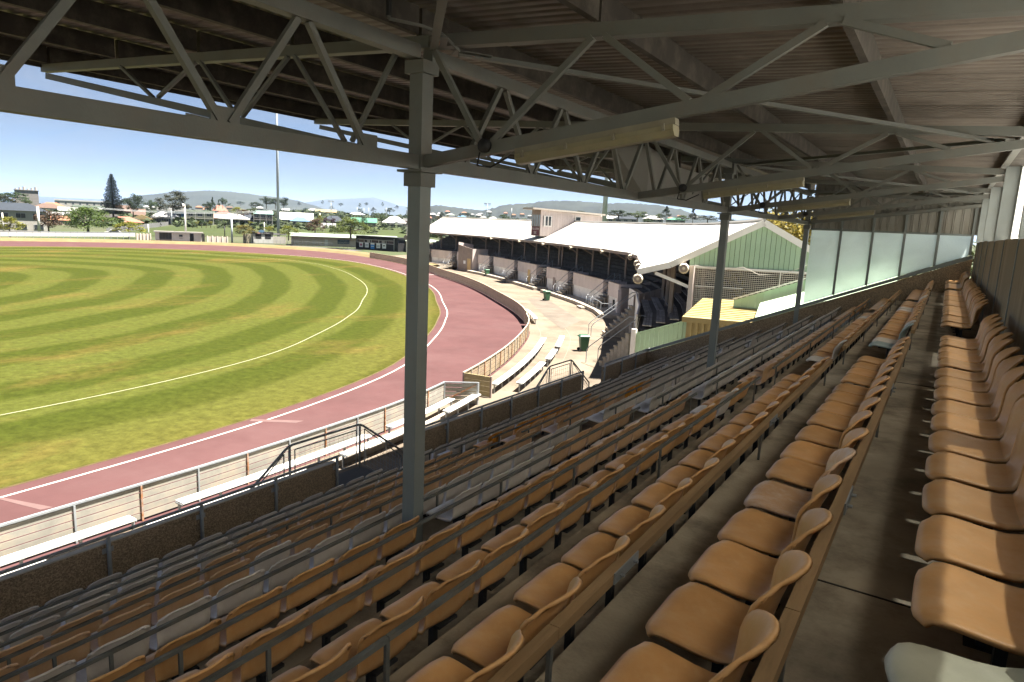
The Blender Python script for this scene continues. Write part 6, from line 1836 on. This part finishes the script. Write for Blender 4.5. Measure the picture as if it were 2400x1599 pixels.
# cream store at the end of the shed and its satellite dish
o, A, B = seg_thing('cream_store', (942, 589), (990, 596), 'cream block store with a pale green roof, just short of the closest column', 'store')
u = (B - A); L = u.length; u.normalize(); nrm = Vector((-u.y, u.x, 0));  nrm = nrm if nrm.dot(A) > 0 else -nrm
SB(0, L, 0, 2.5, 0.3, 5).build('wall', M['rim'], o)
MB().prism([A - u * 0.3 + Vector((0, 0, 2.5)), B + Vector((0, 0, 2.5)), B + nrm * 6 + Vector((0, 0, 3.1)), A - u * 0.3 + nrm * 6 + Vector((0, 0, 3.1))], (0, 0, 0.12)).build('roof', hm('paleg', True), o)
MB().tube(A + u * 1.9 + Vector((0, 0, 0)), A + u * 1.9 + Vector((0, 0, 2.6)), 0.05, 6).build('gate_post', M['galv'], o)
p = on_z(953, 592)
o = thing('satellite_dish', p, 'dark round dish on a pale pole over the cream store', 'dish')
MB().tube(p, p + Vector((0, 0, 6.6)), 0.10, 8).build('mast', M['pole_white'], o)
MB().tube(p + Vector((0, 0, 3.55)) - Vector((0, 0.25, 0)), p + Vector((0, 0, 3.55)) - Vector((0, 0.45, 0)), 0.15, 16, 0.62).build('dish', M['brown_trim'], o)
# wire fence in front of the shed
o, A, B = seg_thing('wire_fence', (640, 574.5), (832, 585), 'thin wire mesh fence in front of the grey block shed', 'fence')
n = 22; b = MB()
for i in range(n + 1):
    p = A.lerp(B, i / n); b = MB().tube(p, p + Vector((0, 0, 1.3)), 0.035, 5); b.build('post', M['galv'], o)
b = MB()
for z in (0.15, 0.5, 0.9, 1.28): b.tube(A + Vector((0, 0, z)), B + Vector((0, 0, z)), 0.014, 4)
b.build('wire', M['galv'], o)

# ---- poles
def pole(px, py, ypx_top, r0, r1, lab, m_='pole', head=None, z0=0.0, name='light_pole', grp='poles round the oval', rr_=None):
    if rr_ is None: p = on_z(px, py, z0)
    else:
        h = at_r(px, rr_); dd = ray(px, py); p = Vector((h.x, h.y, EYE + dd.z / Vector((dd.x, dd.y, 0)).length * rr_))
    d = math.hypot(p.x, p.y); t = ray(px, ypx_top); zt = EYE + t.z / Vector((t.x, t.y, 0)).length * d
    o = thing(name, p, lab, 'pole', grp)
    q = Vector((p.x, p.y, zt))
    MB().tube(p, q, r0, 10, r1).build('mast', M[m_], o, True)
    side = Vector((p.y, -p.x, 0)).normalized()
    if head == 'bank':
        for k in (0, 1): MB().beam(q - side * 1.6 - Vector((0, 0, 0.9 * k)), q + side * 1.6 - Vector((0, 0, 0.9 * k)), 0.12, 0.12).build('crossarm', M[m_], o)
        for k in range(6):
            c = q + side * (-1.4 + 0.56 * k); MB().beam(c - Vector((0, 0, 0.45)), c + Vector((0, 0, 0.05)), 0.4, 0.4, up=(1, 0, 0)).build('floodlight', M['galv'], o)
    elif head == 'arm':
        MB().beam(q, q - Vector((p.x, p.y, 0)).normalized() * 1.4 + side * 0.2, 0.08, 0.08).build('arm', M[m_], o)
        MB().beam(q - Vector((p.x, p.y, 0)).normalized() * 1.1, q - Vector((p.x, p.y, 0)).normalized() * 2.0, 0.35, 0.16).build('lamp_head', M[m_], o)
    elif head == 'ball':
        MB().tube(q - side * 0.5, q + side * 0.1, 0.45, 10, 0.3).build('lamp_head', M['pole_white'], o)
    elif head == 'power':
        MB().beam(q - side * 1.2 - Vector((0, 0, 0.5)), q + side * 1.2 - Vector((0, 0, 0.5)), 0.12, 0.14).build('crossarm', M[m_], o)
    return o
pole(653, 570, 120, 0.42, 0.20, 'very tall grey light pole behind the white kiosk', head='bank')
pole(1417, 521, 300, 0.55, 0.42, 'thick grey light pole rising behind the white ridge', rr_=150, head='bank')
pole(436, 566, 482, 0.22, 0.16, 'pale concrete pole with a round lamp behind the shelter', m_='pole_white', head='ball')
pole(544, 569, 509, 0.24, 0.20, 'grey light standard with a flat head on the rim', head='arm')
pole(349, 561, 526, 0.14, 0.11, 'short white post by the cream rim wall', m_='pole_white')
pole(527, 555, 531, 0.16, 0.14, 'black and white goal post on the second field', m_='black', name='goal_post', grp='goal posts')
pole(620, 555, 521, 0.14, 0.12, 'white goal post beside the tall light pole', m_='pole_white', name='goal_post', grp='goal posts')
pole(402, 527, 493, 0.16, 0.13, 'power pole in front of the blue-walled house', head='power', rr_=285)
pole(5, 548, 499, 0.18, 0.14, 'pale pole in front of the navy-roofed house', m_='pole_white', rr_=185)
pole(89, 545, 485, 0.3, 0.25, 'thick pale pole beside the reddish shrub tree', m_='pole_white', rr_=195)
pole(750, 522, 500, 0.16, 0.13, 'pale green pole by the maroon shrubs', m_='pole_white', rr_=300)
pole(776, 512, 471, 0.22, 0.16, 'floodlight mast on the far slope over the hall', head='bank', rr_=420)
pole(837, 508, 486, 0.2, 0.15, 'power pole on the far slope over the big green tree', head='power', rr_=430)
pole(853, 508, 488, 0.2, 0.15, 'power pole, second over the big green tree', head='power', rr_=440)
pole(864, 512, 487, 0.2, 0.15, 'power pole over the green-roofed clubroom', head='power', rr_=430)
pole(905, 508, 487, 0.2, 0.15, 'floodlight mast behind the white hip-roofed house', head='power', rr_=460)
pole(958, 520, 487, 0.2, 0.15, 'floodlight mast just short of the closest column', head='bank', rr_=400)
pole(1142, 522, 477, 0.24, 0.18, 'lattice-headed floodlight mast over the white ridge', head='bank', rr_=330)
pole(1199, 512, 488, 0.2, 0.12, 'thin mast just before the commentary box', rr_=330)
# overhead wires across the houses
for i, (y0, y1) in enumerate(((489, 496), (487, 493))):
    A, B = at_r(230, 270), at_r(640, 290)
    zA = EYE + ray(230, y0).z * 270; zB = EYE + ray(640, y1).z * 290
    o = thing('power_line', Vector((A.x, A.y, zA)), 'thin power line %s across the houses behind the second field' % ('lower' if i == 0 else 'upper'), 'wire')
    pts = [Vector((A.x, A.y, zA)).lerp(Vector((B.x, B.y, zB)), k / 12) - Vector((0, 0, 1.2 * (1 - (k / 6 - 1) ** 2))) for k in range(13)]
    MB().pipe(pts, 0.035, 4).build('wire', M['galv'], o)
# grey paling fence
o, A, B = seg_thing('paling_fence', (250, 550), (395, 529), 'grey paling fence along the edge of the second field', 'fence')
n = 60
for i in range(n):
    p, q = A.lerp(B, i / n), A.lerp(B, (i + 0.9) / n)
    MB().beam(p + Vector((0, 0, 0.9)), q + Vector((0, 0, 0.9)), 0.04, 1.8 + 0.1 * (i % 3)).build('paling', hm('grey'), o)
# parked car by the yellow shrub
p = on_z(265, 552)
o = thing('parked_car', p, 'small white car parked behind the barrier, by the yellow shrub', 'car', rz=facing(p), world=False)
MB().prism([(-2.0, 0, 0.3), (-2.0, 0, 0.85), (-1.1, 0, 0.95), (-0.6, 0, 1.45), (1.1, 0, 1.48), (1.7, 0, 1.0), (2.05, 0, 0.9), (2.05, 0, 0.3)], (0, 1.7, 0)).build('body', hm('white'), o)
MB().prism([(-0.95, -0.02, 0.98), (-0.55, -0.02, 1.38), (1.05, -0.02, 1.40), (1.5, -0.02, 1.0)], (0, 0.03, 0)).build('side_window', M['win'], o)
for x in (-1.25, 1.3): MB().tube((x, -0.03, 0.32), (x, 0.2, 0.32), 0.32, 14).build('wheel', M['black'], o)
# ------------------------------------------------------------------ trees
LEAFM = {}
def leaf_mat(c, trans=0.25):
    if c not in LEAFM:
        c_ = tuple(x * 0.66 for x in c); LEAFM[c] = mat('leaf_' + '_'.join('%02d' % int(x * 100) for x in c), c_, 0.7, 0.35, 0.6, island=0.38, coords='Object', trans=trans)
    return LEAFM[c]
M['bark'] = mat('bark', (0.10, 0.08, 0.06), 0.9, 0.3, 2.0)
def crown_mesh(seed, kind, n=1500):
    """Leaf-sized faces in clumps through a unit crown (width 1, height 1, standing on 0)."""
    r = random.Random(seed); V = []; F = []
    def leaf(c, s, nrm):
        t = Vector((r.gauss(0, 1), r.gauss(0, 1), r.gauss(0, 1))); x = nrm.cross(t)
        if x.length < 1e-3: return
        x.normalize(); y = nrm.cross(x).normalized(); o = len(V)
        V.extend([c - x * s, c + y * s * 0.6, c + x * s, c - y * s * 0.6]); F.append((o, o + 1, o + 2, o + 3))
    cl = []
    if kind == 'round':
        for _ in range(34):
            while True:
                p = Vector((r.uniform(-1, 1), r.uniform(-1, 1), r.uniform(-1, 1)))
                if 0.25 < p.length < 1: break
            k = 0.5 + 0.5 * p.length
            cl.append((Vector((p.x * 0.42, p.y * 0.42, 0.56 + p.z * 0.36)), r.uniform(0.09, 0.17)))
    elif kind == 'dome':
        for _ in range(40):
            a = r.uniform(0, 6.28); q = math.sqrt(r.random()); zc_ = r.random()
            lim = math.sqrt(max(0.02, 1 - (zc_ * 0.95) ** 2))
            cl.append((Vector((math.cos(a) * q * 0.44 * lim, math.sin(a) * q * 0.44 * lim, 0.12 + zc_ * 0.76)), r.uniform(0.08, 0.15)))
    elif kind == 'spread':
        for _ in range(26):
            a = r.uniform(0, 6.28); q = math.sqrt(r.random()); z = r.uniform(0.35, 0.9)
            cl.append((Vector((math.cos(a) * q * 0.44, math.sin(a) * q * 0.44, z - 0.25 * q * q)), r.uniform(0.08, 0.15)))
    elif kind == 'cone':
        for _ in range(40):
            z = r.random() ** 0.8; a = r.uniform(0, 6.28); q = r.uniform(0.3, 1.0) * (1 - z) * 0.46
            cl.append((Vector((math.cos(a) * q, math.sin(a) * q, 0.06 + z * 0.9)), 0.05 + 0.09 * (1 - z)))
    per = n // len(cl)
    for c, rad in cl:
        for _ in range(per):
            d = Vector((r.gauss(0, 1), r.gauss(0, 1), r.gauss(0, 1))).normalized()
            k = r.random() ** 0.45
            p = c + Vector((d.x * rad * 1.2 * k, d.y * rad * 1.2 * k, d.z * rad * 1.12 * k * 0.85))
            nn = (d + Vector((r.gauss(0, .5), r.gauss(0, .5), r.gauss(0.3, .5)))).normalized()
            leaf(p, r.uniform(0.020, 0.038) * (1500 / n) ** 0.36 * (0.8 if n > 3000 else 1.0), nn)
    me = bpy.data.meshes.new('crown'); me.from_pydata([tuple(v) for v in V], [], F)
    return me, cl
CRM = {}
def crown(kind, v, c, n=1500):
    k = (kind, v, n)
    if k not in CRM: CRM[k] = crown_mesh(hash(kind) % 1000 if 0 else sum(map(ord, kind)) + 17 * v, kind, n)
    me, cl = CRM[k]
    m2 = me.copy(); m2.materials.append(leaf_mat(c)); return m2, cl
def tree(px, py, wpx, hpx, kind, col, lab, v=0, r=None, trunk=0.18, group='trees of the town', n=1500, name='tree', cat='tree', tilt=0):
    if r is None: p, r = ground_at(px, py)
    else:
        h = at_r(px, r); dd = ray(px, py); p = Vector((h.x, h.y, EYE + dd.z / Vector((dd.x, dd.y, 0)).length * r))
    sc = r / FPX; w_, h_ = wpx * sc, hpx * sc
    o = thing(name, p, lab, cat, group, rz=v * 1.7, world=False)
    me, cl = crown(kind, v % 3, col, n)
    ob = bpy.data.objects.new('crown', me); C.objects.link(ob); ob.parent = o
    ob.scale = (w_, w_, h_ * (1.0 - trunk * 0.4)); ob.location = (0, 0, h_ * trunk * 0.4)
    b = MB(); tr = max(0.12, w_ * 0.028)
    b.tube((0, 0, -1.0), (0, 0, h_ * 0.45), tr, 8, tr * 0.6)
    for c, rad in cl[:7]:
        b.tube((0, 0, h_ * 0.28), (c.x * w_ * 0.9, c.y * w_ * 0.9, h_ * trunk * 0.4 + c.z * h_ * 0.82), tr * 0.45, 5, tr * 0.12)
    b.build('trunk', M['bark'], o)
    return o
def T(xc, yt, yb, wd, kind, col, lab, **k): return tree(X1(xc), Y1(yb), X1(wd), (yb - yt) / 2.354, kind, col, lab, **k)
LG, YG, DG, BG, RB, GUM, MG = (0.085, 0.135, 0.022), (0.20, 0.20, 0.02), (0.025, 0.045, 0.02), (0.06, 0.09, 0.025), (0.10, 0.062, 0.035), (0.045, 0.05, 0.028), (0.045, 0.08, 0.03)
T(480, 262, 396, 258, 'dome', LG, 'big bright green spreading tree beyond the white barrier', n=4200, r=205)
T(262, 280, 392, 135, 'round', RB, 'reddish brown shrubby tree beside the navy-roofed house', v=1, n=2400, r=198)
T(45, 318, 388, 130, 'dome', YG, 'yellow-green shrub in front of the navy-roofed house', v=2, n=1800, r=180)
T(705, 330, 398, 145, 'spread', YG, 'flat yellow-green shrub tree beside the parked car', v=1, n=1800, r=195)
T(735, 184, 300, 108, 'round', DG, 'dark round cypress beside the tall pine', v=1, n=2000, r=360)
T(955, 168, 285, 180, 'spread', GUM, 'large brownish gum tree over the white cottage', v=2, n=2600, r=370)
T(835, 218, 285, 70, 'round', MG, 'mid green tree between the cypress and the gum', v=2, r=365)
T(1345, 347, 410, 125, 'dome', (0.16, 0.14, 0.035), 'olive-yellow bushy tree on the second field by the light standard', v=0, n=2000, r=185)
T(1482, 352, 388, 56, 'round', YG, 'small yellow-green shrub behind the white kiosk', v=1, r=200)
T(1590, 352, 412, 110, 'dome', (0.15, 0.17, 0.02), 'yellow-green shrub between the kiosk and the long shed', v=2, n=1800, r=180)
T(1738, 312, 392, 112, 'dome', RB, 'reddish brown bushy tree behind the long shed', v=1, n=2000, r=195)
T(1935, 306, 415, 240, 'dome', (0.10, 0.13, 0.02), 'big round bright green tree behind the long shed', v=2, n=4200, r=170)
T(1800, 308, 345, 40, 'round', (0.05, 0.012, 0.018), 'round maroon shrub before the dark-roofed house', v=0, r=290)
T(1834, 308, 345, 40, 'round', (0.045, 0.012, 0.018), 'round maroon shrub, second before the dark-roofed house', v=1, r=290)
T(1764, 292, 345, 40, 'dome', YG, 'yellow-green shrub beside the maroon pair', v=1, r=292)
T(1175, 202, 278, 44, 'cone', DG, 'dark pointed conifer beside the salmon-roofed house', v=0, r=420)
T(1145, 220, 275, 56, 'round', DG, 'dark round tree before the pointed conifer', v=1, r=410)
T(1230, 200, 248, 46, 'round', MG, 'round green tree over the salmon roof', v=2, r=470)
T(1208, 215, 246, 22, 'cone', MG, 'small conifer over the salmon roof', v=1, r=470)
T(1310, 250, 292, 80, 'dome', YG, 'bright yellow-green tree behind the white bungalow', v=2, r=350)
T(1345, 262, 300, 90, 'dome', RB, 'reddish tree behind the white bungalow', v=0, r=345)
T(1390, 248, 296, 60, 'round', BG, 'green tree behind the navy roof', v=1, r=345)
T(1470, 194, 250, 74, 'round', DG, 'dark round tree on the slope before the tall light pole', v=2, n=1800, r=470)
T(1410, 222, 252, 80, 'dome', DG, 'low dark trees on the slope by the pole', v=0, r=470)
T(1566, 192, 262, 58, 'round', DG, 'dark tall tree just past the tall light pole', v=1, n=1800, r=470)
T(1520, 202, 250, 60, 'round', DG, 'dark tree behind the tall light pole', v=0, r=480)
T(75, 172, 236, 140, 'spread', MG, 'dark green spreading tree before the silo block', v=1, n=2200, r=430)
T(25, 195, 250, 110, 'dome', GUM, 'brown-green bank of trees at the edge by the silo', v=2, n=1800, r=400)
T(8, 232, 275, 60, 'round', YG, 'yellowish tree at the edge above the navy roof', v=0, r=330)
T(150, 212, 250, 44, 'round', BG, 'dark green tree at the foot of the silo block', v=2, r=400)
T(165, 250, 282, 90, 'dome', BG, 'green garden trees over the navy roof', v=0, r=330)
T(2010, 300, 360, 40, 'round', MG, 'green tree behind the green-roofed clubroom', v=0, r=340)
T(2105, 290, 330, 70, 'round', BG, 'green tree behind the white hip-roofed house', v=2, r=340)
T(2150, 252, 280, 60, 'dome', DG, 'dark trees on the far slope by the closest column', v=1, r=520)
T(1640, 340, 362, 34, 'round', BG, 'small hedge bush before the hall', v=0, r=285)
for i, x in enumerate((1060, 1085, 1110, 1135, 1160, 1195, 1235, 1380)):
    T(x, 328 - (i % 3) * 4, 350, 26, 'round', (BG, YG, MG)[i % 3], '%s garden bush along the houses, %s from the cottage' % (('green', 'yellowish', 'dark green')[i % 3], ORD[i + 1]), v=i, r=283, n=500, name='bush', cat='bush', group='garden bushes on the second field')
# far slope scatter
spots = [(1330, 240, 22, 50), (1265, 255, 26, 44), (1650, 240, 20, 30), (1690, 275, 22, 40), (1745, 285, 24, 44), (1830, 262, 22, 36), (1880, 246, 20, 30), (1985, 280, 24, 44), (2060, 276, 26, 50), (2020, 244, 22, 26), (2110, 246, 26, 18), (2190, 258, 20, 40), (2265, 262, 22, 40), (1985, 250, 24, 20), (1555, 292, 24, 44), (1880, 302, 22, 46), (1780, 232, 22, 18), (1225, 272, 26, 40)]
for i, (x, yb, h, wd) in enumerate(spots):
    lab = '%s tree on the far slope, %s' % (('dark green', 'mid green', 'olive')[i % 3], where(X1(x)))
    if lab in seen_lab:
        seen_lab[lab] += 1; lab = '%s tree on the far slope, %s %s' % (('dark green', 'mid green', 'olive')[i % 3], ORD[seen_lab[lab]], where(X1(x)))
    else: seen_lab[lab] = 1
    T(x, yb - h, yb, wd, ('round', 'dome', 'cone')[i % 3], (DG, BG, GUM)[i % 3], lab, v=i, n=700, group='trees on the far slope', r=ground_at(X1(x), Y1(yb))[1])
z2 = [((260, 250), 110, 130, 'round', DG, 'dark round tree over the far end of the white ridge'), ((340, 280), 170, 100, 'dome', (0.12, 0.10, 0.03), 'tawny garden trees close over the white ridge'), ((690, 210), 110, 80, 'round', DG, 'dark tree between the blue shed and the mast'), ((1290, 290), 260, 130, 'dome', MG, 'bushy dark green tree just before the commentary box'),
      ((810, 270), 220, 70, 'dome', BG, 'green garden trees under the lattice mast'), ((190, 250), 130, 60, 'dome', (0.13, 0.10, 0.03), 'tawny shrubs near the far end of the white ridge'), ((560, 200), 90, 60, 'cone', DG, 'dark conifer over the blue shed'), ((1060, 215), 90, 40, 'dome', DG, 'dark low trees under the saddle')]
for i, ((x, y), wd, ht, kd, col, lab) in enumerate(z2):
    px, py = Z2(x, y); tree(px, py, wd / 7.13, ht / 7.13, kd, col, lab, v=i, r=400, group='trees over the white roof')
z3 = [(1450, 512, 66, 20, 'dome', DG, 'dark bank of trees past the commentary box'), (1495, 516, 50, 22, 'round', BG, 'green tree over the dark roofed house'), (1562, 512, 30, 28, 'cone', DG, 'dark conifer pair behind the white roofed house'), (1548, 519, 24, 18, 'round', BG, 'small green tree before the conifer pair'),
      (1625, 520, 26, 34, 'cone', GUM, 'pine-like tree over the ridge near the halfway column'), (1600, 519, 40, 14, 'dome', BG, 'green shrubs by the green roof'), (1660, 519, 60, 14, 'dome', GUM, 'olive shrubs by the halfway column'), (1400, 520, 36, 18, 'dome', RB, 'reddish shrub behind the commentary box'), (1520, 523, 30, 12, 'dome', BG, 'shrub before the white roofed house'), (1360, 508, 40, 14, 'dome', DG, 'dark trees just behind the commentary box'), (1700, 522, 50, 14, 'dome', DG, 'dark trees behind the halfway column')]
for i, (px, py, wd, ht, kd, col, lab) in enumerate(z3):
    tree(px, py, wd, ht, kd, col, lab, v=i, r=340 if i != 4 else 300, group='trees over the white roof')
# golden-green trees behind the gable, seen through the girder
def big_tree(s, a, z0, wd, ht, kind, col, lab, v, n=3200):
    p = W(s, a, z0); o = thing('tree', p, lab, 'tree', 'trees behind the long stand', rz=v, world=False)
    me, cl = crown(kind, v, col, n); ob = bpy.data.objects.new('crown', me); C.objects.link(ob); ob.parent = o
    ob.scale = (wd, wd, ht * 0.9); ob.location = (0, 0, ht * 0.1)
    b = MB().tube((0, 0, -1), (0, 0, ht * 0.5), 0.3, 8, 0.2)
    for c, rad in cl[:8]: b.tube((0, 0, ht * 0.3), (c.x * wd * 0.9, c.y * wd * 0.9, ht * 0.1 + c.z * ht * 0.85), 0.14, 5, 0.05)
    b.build('trunk', M['bark'], o)
big_tree(62, 11.0, -7.8, 13, 11.2, 'dome', (0.24, 0.19, 0.025), 'golden leafed tree behind the green gable', 0, 5200)
big_tree(55, 6.5, -7.8, 9, 10.0, 'dome', (0.26, 0.20, 0.03), 'golden leafed tree, farther back beside the end screen', 1, 4200)
big_tree(80, 12.5, -7.8, 14, 14.5, 'spread', (0.12, 0.13, 0.05), 'grey-green gum rising behind the golden tree', 2, 4200)
big_tree(70, 4.0, -7.8, 16, 13.5, 'dome', (0.07, 0.09, 0.03), 'dark green tree behind the end screen', 2, 3000)

# Norfolk pine
p, r = ground_at(X1(625), Y1(302)); r = 330; h = at_r(X1(625), r); dd = ray(X1(625), Y1(302)); p = Vector((h.x, h.y, EYE + dd.z / Vector((dd.x, dd.y, 0)).length * r))
o = thing('norfolk_pine', p, 'tall dark tiered pine rising above the brown roofs', 'tree', None, world=False)
ht = 202 / 2.354 * r / FPX; wd = 108 / 2.354 * r / FPX
MB().tube((0, 0, -2), (0, 0, ht), 0.45, 8, 0.05).build('trunk', M['bark'], o)
b = MB(); rr2 = random.Random(3)
nl = 30
for i in range(nl):
    f = i / nl; z = ht * (0.08 + 0.90 * f); L = wd / 2 * (1 - f) ** 0.75 * rr2.uniform(0.85, 1.08) + 0.25
    for k in range(9):
        t = 2 * math.pi * k / 9 + i * 0.7 + rr2.uniform(-0.15, 0.15)
        d = Vector((math.cos(t), math.sin(t), 0)); sd = Vector((-d.y, d.x, 0)); l = L * rr2.uniform(0.8, 1.05)
        m = 7
        for q in range(m):
            c = d * (l * (q + 0.4) / m) + Vector((0, 0, z + l * 0.10 * ((q / m) ** 2) - l * 0.12 * q / m + rr2.uniform(-.1, .1)))
            s2 = (0.22 + 0.10 * (1 - q / m)) * (0.5 + 0.6 * (1 - f)) * 1.5
            e = d * (l / m * 0.75)
            b.quad(c - e, c + sd * s2 + Vector((0, 0, 0.14)), c + e, c - sd * s2 + Vector((0, 0, 0.14)))
            b.quad(c - e + Vector((0, 0, -.12)), c + Vector((0, 0, 0.30)), c + e, c + Vector((0, 0, -0.25)))
b.build('branches', leaf_mat((0.03, 0.05, 0.03), 0.1), o)

# scattered garden greenery filling the town: one mass
b = MB(); r3 = random.Random(11)
def blob(c, s):
    for _ in range(26):
        d = Vector((r3.gauss(0, 1), r3.gauss(0, 1), abs(r3.gauss(0, 1)))).normalized()
        q = c + Vector((d.x * s, d.y * s, d.z * s * 0.8)) * r3.uniform(0.6, 1.0); nn = (d + Vector((r3.gauss(0, .4), r3.gauss(0, .4), r3.gauss(0, .4)))).normalized()
        x = nn.cross(Vector((0, 0, 1)) if abs(nn.z) < 0.9 else Vector((1, 0, 0))).normalized(); y = nn.cross(x); k = s * 0.32
        b.quad(q - x * k, q + y * k * 0.7, q + x * k, q - y * k * 0.7)
for i in range(1900):
    px = r3.uniform(-150, 1950); r = r3.uniform(305, 1150) ** 1.0
    d = at_r(px, r); blob(Vector((d.x, d.y, hgt(d.x, d.y))), r3.uniform(1.6, 3.6) * (1 + r / 900))
tag(b.build('town_greenery', leaf_mat((0.05, 0.07, 0.026), 0.2)), 'mixed shrubs and small trees between the town houses', 'greenery', None, 'stuff')

# ------------------------------------------------------------------ hills
def hill_mat(name, c1, c2, sc):
    return mat(name, c1, 0.95, 0.35, sc, dirt=c2, dscale=sc * 0.35, damt=0.8)
def ridge_mesh(name, prof, dist, depth, m_, rough, seed, fuzz=0.0):
    """Real hills: prof gives the crest against the sky, (px, py), at dist metres."""
    n = 150; xs = [prof[0][0] + (prof[-1][0] - prof[0][0]) * i / n for i in range(n + 1)]
    def y_at(x):
        for (x0, y0), (x1, y1) in zip(prof, prof[1:]):
            if x0 <= x <= x1:
                t = (x - x0) / (x1 - x0 + 1e-9); t = t * t * (3 - 2 * t) * 0.5 + t * 0.5
                return y0 + (y1 - y0) * t
        return prof[-1][1]
    rows = [(-1.0, 0.0), (-0.85, 0.10), (-0.7, 0.22), (-0.55, 0.36), (-0.4, 0.54), (-0.25, 0.74), (-0.12, 0.90), (-0.05, 0.97), (0.0, 1.0), (0.06, 0.97), (0.3, 0.75), (0.7, 0.4), (1.2, 0.0)]
    b = MB()
    for i, x in enumerate(xs):
        d = at_r(x, 1.0); y = y_at(x)
        dd = ray(x, y); top = EYE + dd.z / Vector((dd.x, dd.y, 0)).length * dist
        for k, (o_, f) in enumerate(rows):
            r = dist + depth * o_
            q = d * r
            nz_ = mnoise.noise(Vector((q.x / rough, q.y / rough, seed))) + 0.5 * mnoise.noise(Vector((q.x / rough * 2.3, q.y / rough * 2.3, seed)))
            base = -12.0
            hh = base + (top - base) * f + nz_ * (top - base) * 0.16 * math.sin(math.pi * min(1, max(0, f))) 
            if fuzz: hh += fuzz * (mnoise.noise(Vector((x * 0.9, k * 3.0, seed + 5))) + 0.5 * mnoise.noise(Vector((x * 2.3, k * 5.0, seed + 9)))) * (1 if f > 0.3 else 0)
            b.v.append((q.x, q.y, hh))
    m = len(rows)
    for i in range(n):
        for k in range(m - 1):
            b.f.append((i * m + k, (i + 1) * m + k, (i + 1) * m + k + 1, i * m + k + 1))
    return tag(b.build(name, m_, smooth=True), kind='structure')
def C1(l): return [(X1(x), Y1(y)) for x, y in l]
C2_ = lambda l: [(900 + x / 2.308, 440 + y / 2.308) for x, y in l]
M['forest'] = hill_mat('forested_hill', (0.016, 0.020, 0.017), (0.030, 0.034, 0.024), 0.012)
M['forest2'] = hill_mat('distant_forest', (0.020, 0.025, 0.020), (0.045, 0.048, 0.034), 0.004)
ridge_mesh('hills', C1([(600, 240), (690, 200), (760, 186), (850, 178), (950, 166), (1050, 162), (1150, 157), (1250, 162), (1350, 172), (1450, 185), (1550, 196), (1640, 212), (1720, 236), (1800, 262)]), 5200, 1900, M['forest2'], 700, 1.0, 3.0)
ridge_mesh('hills', C1([(1600, 246), (1690, 222), (1800, 206), (1860, 205), (1900, 203), (1960, 201), (2000, 198), (2060, 196), (2100, 207), (2150, 222), (2200, 240), (2280, 252), (2400, 256)]), 15000, 3500, M['forest2'], 1800, 2.0)
ridge_mesh('hills', C1([(-300, 178), (0, 181), (100, 185), (180, 188), (250, 191), (330, 196), (400, 200), (500, 203), (580, 206), (700, 214)]), 17000, 4000, M['forest2'], 2200, 3.0)
ridge_mesh('hills', C2_([(120, 122), (200, 108), (255, 103), (300, 94), (360, 104), (410, 110), (450, 115), (490, 122), (520, 124), (560, 118), (600, 110), (640, 95), (690, 90), (740, 87), (790, 85), (830, 75), (900, 71), (980, 69), (1050, 74), (1100, 78), (1200, 84), (1300, 82), (1400, 90), (1500, 99), (1600, 119), (1700, 147), (1800, 178), (1900, 200), (2000, 214)]), 2900, 1100, M['forest'], 380, 4.0, 6.0)
ridge_mesh('hills', C2_([(1700, 200), (1800, 186), (1900, 175), (1990, 170), (2100, 182), (2300, 200), (2700, 215)]), 7500, 2000, M['forest2'], 900, 5.0)
# sea on the flat horizon
b = MB()
pts = [at_r(x, r_) + Vector((0, 0, -1.2)) for x, r_ in ((-900, 1900), (250, 1900), (330, 6000), (330, 16000), (-1500, 16000))]
b.add(pts, [tuple(range(5))])
tag(b.build('sea', mat('sea_water', (0.03, 0.07, 0.10), 0.15, 0.1, 0.002)), kind='structure')
# ------------------------------------------------------------------ air
HZ = True
if HZ:
    b = MB().box(-24000, -24000, -60, 24000, 24000, 480)
    me_ = bpy.data.materials.new('haze_air'); me_.use_nodes = True
    t = me_.node_tree; t.nodes.remove(t.nodes['Principled BSDF'])
    pv = t.nodes.new('ShaderNodeVolumePrincipled')
    pv.inputs['Color'].default_value = (0.50, 0.66, 1.0, 1)
    pv.inputs['Density'].default_value = 0.000034
    pv.inputs['Anisotropy'].default_value = 0.2
    t.links.new(pv.outputs[0], t.nodes['Material Output'].inputs['Volume'])
    hz = b.build('haze', me_)
    tag(hz, 'pale haze hanging over the town and hills', None, None, 'stuff')
